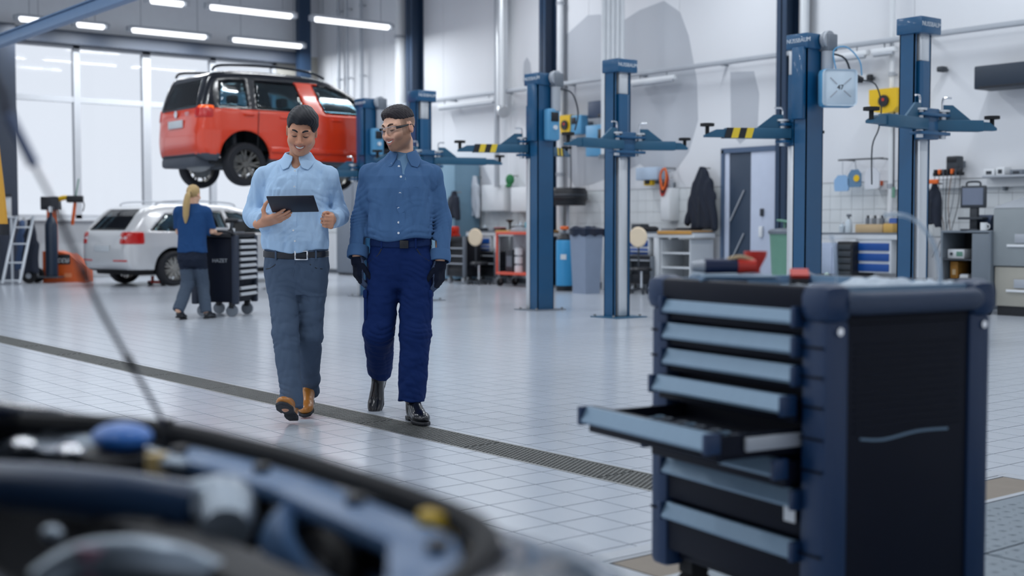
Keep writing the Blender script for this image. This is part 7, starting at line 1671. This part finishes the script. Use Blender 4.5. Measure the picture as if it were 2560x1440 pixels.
t = thing('air_gun', 'black air gun lying on the second workbench', 'air tool', (15.42, yz(1628, 552, 15.42)[0], ZB), 0.4); MB().bar((0, -0.13, 0.05), (0, 0.1, 0.03), 0.05, 0.06, (0, 0, 1), 0.01).build('gun_barrel', M_BLACK, t); MB().bar((0, 0.08, 0.02), (0.1, 0.11, 0.02), 0.04, 0.04, (0, 0, 1), 0.008).build('gun_grip', M_DKGREY, t)
# white wall cabinets / posters above the benches
for k, (a, b_, c, d, lab) in enumerate(((1205, 1262, 462, 528, 'white wall cabinet above the first workbench, left of the green cap'), (1278, 1328, 468, 530, 'white wall cabinet above the aqua blue box'), (1652, 1676, 470, 552, 'narrow white roll of sheets standing behind the second workbench'))):
    y0, y1 = span(a, b_, 15.78); z0, z1 = zat((a + b_) / 2, d, 15.78), zat((a + b_) / 2, c, 15.78); t = thing('white_cabinet', lab, 'cabinet', (15.78, y0, z0)); MB().box(0, 0.21, 0, y1 - y0, 0, z1 - z0, 0.006).build('carcass', M_WHITE, t); MB().box(-0.016, 0, 0.01, y1 - y0 - 0.01, 0.01, z1 - z0 - 0.01, 0.004).build('cabinet_door', M_WHITE, t)
# right bench things
ZR = 1.026
sbox('cardboard_tray', 2138, 2206, 15.45, ZR, 0.11, 0.3, M_CARD, 'long cardboard tray on the right workbench', 'box')
sbox('cardboard_box', 2208, 2232, 15.42, ZR, 0.12, 0.3, mat('tan_card', (206, 168, 96), 0.8), 'small tan box beside the long cardboard tray', 'box')
for k in range(5):
    t = thing('spray_can', 'grey spray can standing behind the cardboard tray, %s from the left' % ['first', 'second', 'third', 'fourth', 'fifth'][k], 'spray can', (15.82, yz(2170 + 9 * k, 540, 15.82)[0], ZR), 0, 'spray cans behind the cardboard tray'); MB().cyl((0, 0, 0), (0, 0, 0.21), 0.033, n=14).build('can_body', M_LTGREY if k % 2 else M_GREY, t); MB().cyl((0, 0, 0.21), (0, 0, 0.25), 0.018, n=10).build('nozzle', M_WHITE if k % 2 else M_BLACK, t)
sbox('blue_carton', 2222, 2240, 15.7, ZR, 0.2, 0.15, mat('carton_blue', (60, 96, 170), 0.6), 'blue carton standing beside the rightmost lift post', 'box')
t = thing('spray_bottle', 'clear trigger spray bottle on the right workbench', 'bottle', (15.55, yz(2122, 540, 15.55)[0], ZR)); MB().lathe([(0, 0), (0.05, 0), (0.05, 0.15), (0.018, 0.2), (0, 0.2)], n=14).build('bottle_body', M_TRANS, t); MB().bar((-0.02, -0.05, 0.25), (-0.0, 0.03, 0.25), 0.03, 0.04, (0, 0, 1), 0.006).cyl((0, 0, 0.2), (0, 0, 0.25), 0.015, n=10).build('trigger_head', M_GREY, t)
bottle(2106, 15.6, ZR, 0.045, 0.15, M_TRANS, M_WHITE, 'small clear bottle left of the trigger spray bottle'); bottle(2146, 15.7, ZR + 0.0, 0.04, 0.2, M_GREY, M_BLACK, 'grey bottle right of the trigger spray bottle') if False else None
# rack with hanging sheets above the right bench
y0, y1 = span(2094, 2206, 15.75); z = zat(2150, 398, 15.75); t = thing('hanging_rack', 'thin dark wall rail above the right workbench', 'rack', (15.75, y0, z)); MB().cyl((0, 0, 0), (0, y1 - y0, 0), 0.012, n=10).build('rack_rail', M_DKGREY, t)
for q in (0.1, y1 - y0 - 0.1): MB().box(0, 0.25, q - 0.01, q + 0.01, -0.01, 0.01).build('rack_bracket', M_DKGREY, t, False)
for (a, b_, c, d, m, lab) in ((2084, 2120, 438, 478, mat('sky_blue_sheet', (138, 176, 214), 0.6), 'light blue sheet hanging above the right workbench'), (2118, 2150, 424, 468, mat('steel_blue_dish', (92, 128, 160), 0.5), 'steel blue disc-shaped guard hanging above the right workbench'), (2160, 2196, 420, 472, mat('pale_panel', (206, 210, 218), 0.6), 'pale panel hanging right of the blue guard')):
    y0, y1 = span(a, b_, 15.72); z0, z1 = zat((a + b_) / 2, d, 15.72), zat((a + b_) / 2, c, 15.72); w, hh = y1 - y0, z1 - z0
    t = thing('hanging_guard', lab, 'sheet', (15.72, y0, z0)); MB().prism([(0.0, 0.02), (w * 0.1, 0), (w * 0.95, 0), (w, 0.06), (w, hh * 0.7), (w * 0.75, hh), (w * 0.25, hh), (0, hh * 0.75)], 0, 0.025, 'x').build('guard_plate', m, t); MB().tube([(0.01, w * 0.4, hh), (0.01, w * 0.45, hh + 0.06), (0.03, w * 0.5, z + 0.0 - z0)], 0.006, 6).build('hanging_strap', M_LTGREY, t)
    if 'disc' in lab: MB().cyl((-0.012, w * 0.3, hh * 0.5), (0, w * 0.3, hh * 0.5), 0.05, n=16).build('round_sticker', M_YELLOW, t)
sbox('orange_brush', 2181, 2196, 15.8, zat(2188, 464, 15.8), 0.06, 0.12, mat('rust_orange', (196, 88, 50), 0.6), 'small rust orange brush on the pale panel', 'brush')
# diagnostic cart at the right
X = 14.75; y0, y1 = span(2352, 2478, X); w = y1 - y0; zt = zat(2420, 576, X)
t = thing('diagnostic_cart', 'grey diagnostic cart with open shelves at the right', 'cart', (X, y0, 0)); M_CART = mat('cart_grey', (112, 122, 132), 0.5)
ys_ = yz(2430, 600, X)[0] - y0
MB().box(0, 0.55, 0, w, zt - 0.03, zt, 0.006).build('top_board', M_CART, t); MB().box(0, 0.55, 0, 0.03, 0.14, zt - 0.03).build('side_board', M_CART, t, False); MB().box(0, 0.55, w - 0.03, w, 0.14, zt - 0.03).build('side_board', M_CART, t, False); MB().box(0.5, 0.55, 0.03, w - 0.03, 0.14, zt - 0.03).build('back_board', M_BLACK, t, False)
MB().box(0.0, 0.02, 0.03, ys_, 0.16, zt - 0.04, 0.004).build('cart_door', M_CART, t)
for z in (0.16, 0.42, 0.68): MB().box(0.01, 0.5, ys_, w - 0.03, z, z + 0.02).build('shelf_board', M_DKGREY, t, False)
for x in (0.06, 0.48):
    for y in (0.06, w - 0.06): caster(t, x, y, 0.055, M_BLACK)
yy = yz(2390, 600, X + 0.1)[0]
t = thing('signal_tester', 'white tester on the upper shelf of the diagnostic cart', 'tester', (X + 0.1, yy, 0.70)); MB().box(0, 0.3, -0.12, 0.12, 0, 0.12, 0.008).build('tester_case', M_WHITE, t); MB().box(-0.005, 0.0, -0.10, -0.01, 0.03, 0.09).build('tester_display', M_TEALBIN, t, False); MB().cyl((-0.015, 0.06, 0.06), (0, 0.06, 0.06), 0.02, n=12).build('tester_knob', M_DKGREY, t)
t = thing('brown_binder', 'brown binder on the lower shelf of the diagnostic cart', 'binder', (X + 0.12, yy + 0.03, 0.44)); MB().box(0, 0.25, -0.05, 0.06, 0, 0.22, 0.004).build('binder_cover', mat('ochre_card', (160, 112, 44), 0.7), t); MB().box(-0.003, 0.0, -0.02, 0.03, 0.05, 0.12).build('binder_label', M_CARD, t, False)
t = thing('paper_stack', 'stack of white papers on the lower shelf of the diagnostic cart', 'paper', (X + 0.1, yy - 0.12, 0.44)); MB().box(0, 0.28, -0.06, 0.06, 0, 0.05, 0.003).build('paper_pile', M_WHITE, t); MB().box(0.01, 0.27, -0.055, 0.05, 0.05, 0.062).build('top_sheet', M_LTGREY, t, False)
# tablet on a stand
yc = yz(2432, 490, 14.85)[0]; z0, z1 = zat(2432, 520, 14.85), zat(2432, 464, 14.85)
t = thing('diagnostic_tablet', 'rugged tablet computer with a carry handle on the diagnostic cart', 'tablet', (14.85, yc, zt), 0.15)
w = 0.34; MB().box(0, 0.05, -w / 2, w / 2, z0 - zt, z1 - zt, 0.02).build('tablet_case', M_DKGREY, t); MB().box(-0.006, 0.0, -w / 2 + 0.035, w / 2 - 0.035, z0 - zt + 0.04, z1 - zt - 0.03).build('screen', mat('grey_lcd', (112, 122, 142), 0.2), t, False)
MB().tube([(0.02, -0.09, z1 - zt - 0.01), (0.02, -0.075, z1 - zt + 0.045), (0.02, 0.075, z1 - zt + 0.045), (0.02, 0.09, z1 - zt - 0.01)], 0.014, 8).build('carry_handle', M_DKGREY, t); MB().box(0.02, 0.1, -0.05, 0.05, 0.0, z0 - zt + 0.02, 0.01).box(-0.08, 0.2, -0.16, 0.16, 0.14, 0.17, 0.005).build('stand', M_DKGREY, t); MB().box(-0.1, 0.16, -0.1, 0.12, 0.0, 0.02, 0.005).build('stand_foot', M_DKGREY, t)
t = thing('coffee_mug', 'white mug on the diagnostic cart', 'mug', (14.82, yz(2478, 560, 14.82)[0] + 0.1, zt)); MB().lathe([(0, 0), (0.045, 0), (0.045, 0.1), (0.038, 0.1), (0.038, 0.01), (0, 0.01)], n=18).build('mug_body', M_WHITE, t); MB().tube([(0, -0.045, 0.08), (0, -0.075, 0.07), (0, -0.075, 0.03), (0, -0.045, 0.02)], 0.007, 8).build('mug_handle', M_WHITE, t)
t = thing('cable_drum', 'dark blue motor unit behind the mug on the diagnostic cart', 'tool', (15.05, yz(2478, 560, 15.05)[0] + 0.08, zt)); MB().cyl((0, -0.13, 0.10), (0, 0.13, 0.10), 0.10, n=20).build('drum', mat('drum_navy', (34, 52, 80), 0.45), t); MB().box(-0.08, 0.08, -0.1, 0.1, 0, 0.03).build('drum_base', M_BLACK, t, False)
# multi adapter rack with hanging leads
y, z = yz(2370, 434, 15.7); t = thing('cable_rack', 'wall rack with many thin hanging leads beside the rightmost lift', 'rack', (15.7, y, z)); MB().box(0, 0.06, -0.22, 0.24, -0.03, 0.02, 0.006).build('rack_bar', M_BLACK, t); MB().box(0.05, 0.285, -0.02, 0.02, -0.02, 0.01).build('rack_bracket', M_DKGREY, t, False)
for k in range(7):
    q = -0.2 + 0.065 * k; MB().box(-0.03, 0.02, q - 0.018, q + 0.018, -0.005, 0.06, 0.004).build('lead_plug', [M_BLACK, M_DKGREY, M_ORANGE][k % 3], t); MB().tube([(-0.02, q, 0.0), (-0.05, q + 0.03 * math.sin(k), -0.4), (-0.03, q * 0.4 + 0.05 * math.sin(2 * k), -0.8), (-0.02, q * 0.6 + 0.1 * math.cos(k), -1.15)], 0.006, 6).build('lead', [M_DKGREY, M_GREY, mat('brown_lead', (110, 84, 66), 0.6)][k % 3], t)
wall_box(2362, 2392, 390, 428, 15.72, M_DKGREY, 'power_supply', 'dark power supply box above the hanging leads', 'box', (0.1, 0.9, 0.6, 0.9), 0.15)
# big grey machine at the right edge, and wall shelf
X = 14.8; y1_ = yz(2482, 600, X)[0]; zt = zat(2520, 520, X)
t = thing('grey_machine', 'tall grey machine cabinet cut by the right edge', 'machine', (X, y1_ - 1.1, 0)); M_MACH = mat('machine_grey', (142, 150, 154), 0.5)
MB().box(0, 0.75, 0, 1.1, 0.62, zt, 0.015).build('upper_case', M_MACH, t); MB().box(0.02, 0.73, 0.02, 1.08, 0.12, 0.61, 0.01).build('lower_case', mat('machine_beige', (170, 168, 158), 0.55), t); MB().prism([(0.0, zt), (0.75, zt), (0.75, zt + 0.16), (0.1, zt + 0.03)], 0.0, 1.1, 'y').build('sloped_top', M_LTGREY, t)
for z in (0.86, 0.30): MB().box(-0.02, 0.0, 0.45, 0.9, z, z + 0.03, 0.004).build('label_strip', M_WHITE, t); MB().box(-0.012, 0.0, 0.55, 0.8, z + 0.05, z + 0.16, 0.004).build('vent_grid', M_LTGREY, t)
MB().box(0.05, 0.7, 0.05, 1.05, 0, 0.12).build('plinth', M_BLACK, t, False)
y1_ = yz(2458, 440, 15.75)[0]; z = zat(2500, 438, 15.75); t = thing('narrow_shelf', 'narrow white wall shelf at the right edge above the grey machine', 'shelf', (15.72, y1_ - 1.6, z)); MB().box(0, 0.28, 0, 1.6, -0.03, 0, 0.004).build('shelf_board', M_LTGREY, t)
for q in (0.2, 1.4): MB().box(0.2, 0.28, q - 0.015, q + 0.015, -0.2, -0.03).build('shelf_bracket', M_GREY, t, False)
for k, (px, w_, hh, lab) in enumerate(((2472, 0.16, 0.09, 'pale box at the left end of the wall shelf'), (2500, 0.12, 0.11, 'white box in the middle of the wall shelf'), (2540, 0.18, 0.07, 'grey tray at the right end of the wall shelf'))):
    t = thing('shelf_box', lab, 'box', (15.78, yz(px, 430, 15.78)[0], z)); MB().box(0, 0.18, -w_ / 2, w_ / 2, 0, hh, 0.006).build('box_body', M_WHITE if k < 2 else M_GREY, t); MB().box(-0.004, 0, -w_ / 4, w_ / 4, hh * 0.2, hh * 0.7).build('box_label', M_DKGREY, t, False)
y0 = yz(2460, 460, XW)[0]; struct(MB().box(XW - 0.1, XW - 0.003, y0 - 4.5, y0 + 1.7, zat(2500, 458, XW) - 0.05, zat(2500, 446, XW)).build('trim_3', M_WHITE, smooth=False))
# tall dark cloth bag with orange flap
t = garment(2336, 455, 560, 26, 15.6, 'dark bag with an orange flap hanging behind the rightmost lift', M_FABRIC_DK, 4.0); MB().box(-0.12, -0.08, -0.12, 0.12, 0.55, 0.61, 0.006).build('orange_flap', M_ORANGE, t)

# ------------------------------------------------------------ left corner by the windows
M_ALU = mat('bare_aluminium', (200, 206, 212), 0.35, 0.7, var=0.05)
t = thing('hand_truck', 'aluminium hand truck leaning at the left edge by the windows', 'hand truck', (7.9, 25.35, 0), -HEAD + 0.1)
for x in (-0.16, 0.16): MB().bar((x - 0.07, -0.1, 0.02), (x + 0.12, 0.25, 1.32), 0.055, 0.045, (0, 1, 0), 0.01).build('rail', M_ALU, t)
for q in (0.08, 0.42, 0.78, 1.1): MB().bar((-0.16 + 0.19 * q / 1.32 - 0.07, -0.1 + 0.35 * q / 1.32, q), (0.16 + 0.19 * q / 1.32 - 0.07, -0.1 + 0.35 * q / 1.32, q), 0.06, 0.03, (0, 0, 1), 0.006).build('rung', M_ALU, t)
t = thing('welding_trolley', 'dark gas bottle trolley with a rubber wheel near the aluminium hand truck', 'trolley', (8.45, 25.7, 0), -HEAD)
MB().lathe([(0, 0.12), (0.115, 0.12), (0.12, 0.2), (0.12, 1.15), (0.08, 1.27), (0.035, 1.32), (0.03, 1.4), (0, 1.4)], (0.22, 0.1, 0), None, 22).build('gas_bottle', mat('navy_bottle', (20, 40, 62), 0.4), t); MB().lathe([(0, 1.4), (0.05, 1.4), (0.05, 1.5), (0, 1.52)], (0.22, 0.1, 0), None, 14).build('regulator', M_CHROME, t)
MB().box(-0.2, 0.4, -0.1, 0.3, 0.1, 0.13, 0.006).build('base_tray', M_DKGREY, t)
for y in (-0.12, 0.3): MB().lathe([(0, -0.03), (0.07, -0.03), (0.13, -0.035), (0.15, -0.02), (0.15, 0.02), (0.13, 0.035), (0.07, 0.03), (0, 0.03)], (-0.15, y, 0.15), rotm(rx=PI / 2).to_3x3(), 24).build('wheel', M_RUBBER, t); MB().cyl((-0.15, y - 0.04, 0.15), (-0.15, y + 0.04, 0.15), 0.055, n=16).build('wheel_hub', M_LTGREY, t)
MB().tube([(-0.25, 0.1, 0.13), (-0.28, 0.12, 0.8), (-0.3, 0.15, 1.25)], 0.02, 8).build('upright', M_LTGREY, t)
t = thing('tool_table', 'light table of small tools in front of the left windows', 'table', (7.6, 26.3, 0), -HEAD + 0.35); MB().box(-0.55, 0.55, -0.25, 0.25, 1.28, 1.32, 0.006).build('table_top', M_ALU, t)
for x in (-0.5, 0.5):
    for y in (-0.2, 0.2): MB().box(x - 0.02, x + 0.02, y - 0.02, y + 0.02, 0, 1.28).build('leg', M_ALU, t, False)
MB().box(-0.5, 0.5, 0.2, 0.23, 1.32, 1.7).build('back_panel', M_WHITE, t, False); MB().bar((-0.6, 0.15, 1.68), (0.5, 0.15, 1.74), 0.05, 0.04, (0, 0, 1)).build('top_bar', M_BLACK, t)
def onloc(t_, x, y, z): return tuple(Matrix.Translation(t_.location) @ rotm(rz=t_.rotation_euler[2]) @ Vector((x, y, z)))
for k, (x, m, lab) in enumerate(((-0.3, M_WHITE, 'white box on the tool table by the left windows'), (-0.02, M_LTGREY, 'grey box on the tool table by the left windows'), (0.3, M_YELLOW, 'yellow tin on the tool table by the left windows'))):
    q = thing('supply_box', lab, 'box', onloc(t, x, 0, 1.32), t.rotation_euler[2]); MB().box(-0.1, 0.1, -0.08, 0.08, 0, 0.16 - 0.02 * k, 0.008).build('box_body', m, q); MB().box(-0.104, 0.104, -0.084, 0.084, 0.12 - 0.02 * k, 0.17 - 0.02 * k, 0.006).build('box_lid', M_LTGREY, q)
def garment2(loc, label, m, w, H_, sd):
    t = thing('hanging_jacket', label, 'jacket', loc, -HEAD)
    def f(P):
        z = P[:, 2] / H_; hw = np.interp(z, [0.0, 0.3, 0.7, 0.9, 1.0], [0.5, 0.48, 0.4, 0.2, 0.08]) * w; d = (np.sqrt((P[:, 0] / hw) ** 2 + (P[:, 1] / 0.1) ** 2) - 1) * np.minimum(hw, 0.1); return np.maximum(d, np.maximum(-P[:, 2], P[:, 2] - H_)) + 0.014 * np.sin(P[:, 0] * 30 + 3 * np.sin(P[:, 2] * 5 + sd))
    sdf_obj('jacket_body', f, A3(-w, -0.25, -0.05), A3(w, 0.25, H_ + 0.1), 0.02, m, t); MB().tube([(0, 0, H_ - 0.03), (0, 0.03, H_ + 0.04), (0, 0.1, H_ + 0.02)], 0.01, 6).build('coat_hook', M_STEEL, t); return t
garment2(tuple(at(78, 690, 0.15)[:2]) + (0.22,), 'dark work jacket hanging below the tool table', M_FABRIC_DK, 0.34, 1.02, 0.5)
garment2(tuple(at(28, 690, 0.15)[:2] + np.array([0.4, 0.5])) + (0.25,), 'slate blue overall hanging at the far left edge', cloth('slate_overall', (76, 96, 130)), 0.3, 1.0, 1.5)
# orange tyre machine
p = at(168, 704); t = thing('tyre_changer', 'orange tyre changing machine behind the silver-white car', 'machine', (p[0], p[1], 0), -HEAD + 0.1); M_TYREM = mat('machine_orange', (214, 92, 24), 0.42)
MB().prism([(-0.40, 0), (0.44, 0), (0.44, 0.3), (0.12, 0.56), (-0.12, 0.62), (-0.40, 0.62)], -0.3, 0.3, 'y').build('base_cabinet', M_TYREM, t); MB().box(-0.40, -0.22, 0.05, 0.25, 0.6, 1.5, 0.02).build('column', M_TYREM, t); MB().box(-0.5, -0.16, -0.02, 0.3, 1.45, 1.72, 0.02).build('column_head', M_BLACK, t)
MB().tube([(-0.2, 0.1, 1.66), (0.0, 0.05, 1.7), (0.1, 0.0, 1.62)], [0.05, 0.05, 0.04], 10).build('swing_arm', M_YELLOW, t); MB().cyl((0.18, 0.0, 1.64), (0.26, 0.0, 2.08), 0.014, n=8).build('tool_rod', M_TEALBIN, t); MB().box(0.02, 0.34, -0.07, 0.07, 1.6, 1.74, 0.02).build('arm_head', M_BLACK, t); MB().bar((0.18, 0, 1.6), (0.12, 0, 1.15), 0.06, 0.05, (0, 1, 0), 0.01).build('bead_arm', M_TYREM, t); MB().tube([(0.32, 0, 1.66), (0.36, 0, 1.55), (0.33, 0, 1.42)], 0.012, 8).build('air_line', M_BLACK, t)
lb = MB().box(-0.25, 0.14, -0.308, -0.299, 0.36, 0.56).build('name_plate', M_BLACK, t, False); text_obj('plate_lettering', 'Accu', 0.17, M_WHITE, lb, (-0.06, -0.31, 0.45), (PI / 2, 0, 0), shear=0.2)
MB().box(0.02, 0.16, -0.305, -0.299, 0.1, 0.18).build('data_plate', mat('faded_orange_plate', (226, 140, 96), 0.6), t, False)
t = thing('trolley_jack', 'small red trolley jack beside the rear wheel of the silver-white car', 'jack', tuple(at(392, 712)), -HEAD); MB().box(-0.16, 0.16, -0.08, 0.08, 0.03, 0.08, 0.01).build('jack_frame', M_RED, t); MB().cyl((-0.08, 0, 0.08), (-0.08, 0, 0.17), 0.03, n=12).build('jack_ram', M_RED, t)
for x in (-0.12, 0.12): MB().cyl((x, -0.09, 0.035), (x, 0.09, 0.035), 0.035, n=12).build('jack_wheel', M_DKGREY, t)
# thick yellow hose at the left edge
P0 = _C + ray(-20, 480) * 14.0
t = thing('yellow_hose', 'thick yellow hose hanging at the left edge', 'hose', (float(P0[0]), float(P0[1]), 0)); q = _r
MB().tube([(0.0, 0.0, 3.9), (float(-0.02 * q[0]), float(-0.02 * q[1]), 2.6), (float(0.03 * q[0]), float(0.03 * q[1]), 2.0), (float(0.08 * q[0]), float(0.08 * q[1]), 1.5), (float(0.11 * q[0]), float(0.11 * q[1]), 1.12)], 0.055, 14).build('hose_run', mat('ochre_hose', (206, 152, 50), 0.5), t); MB().cyl((float(0.11 * q[0]), float(0.11 * q[1]), 1.02), (float(0.11 * q[0]), float(0.11 * q[1]), 1.14), 0.065, n=16).build('hose_end', M_BLACK, t)
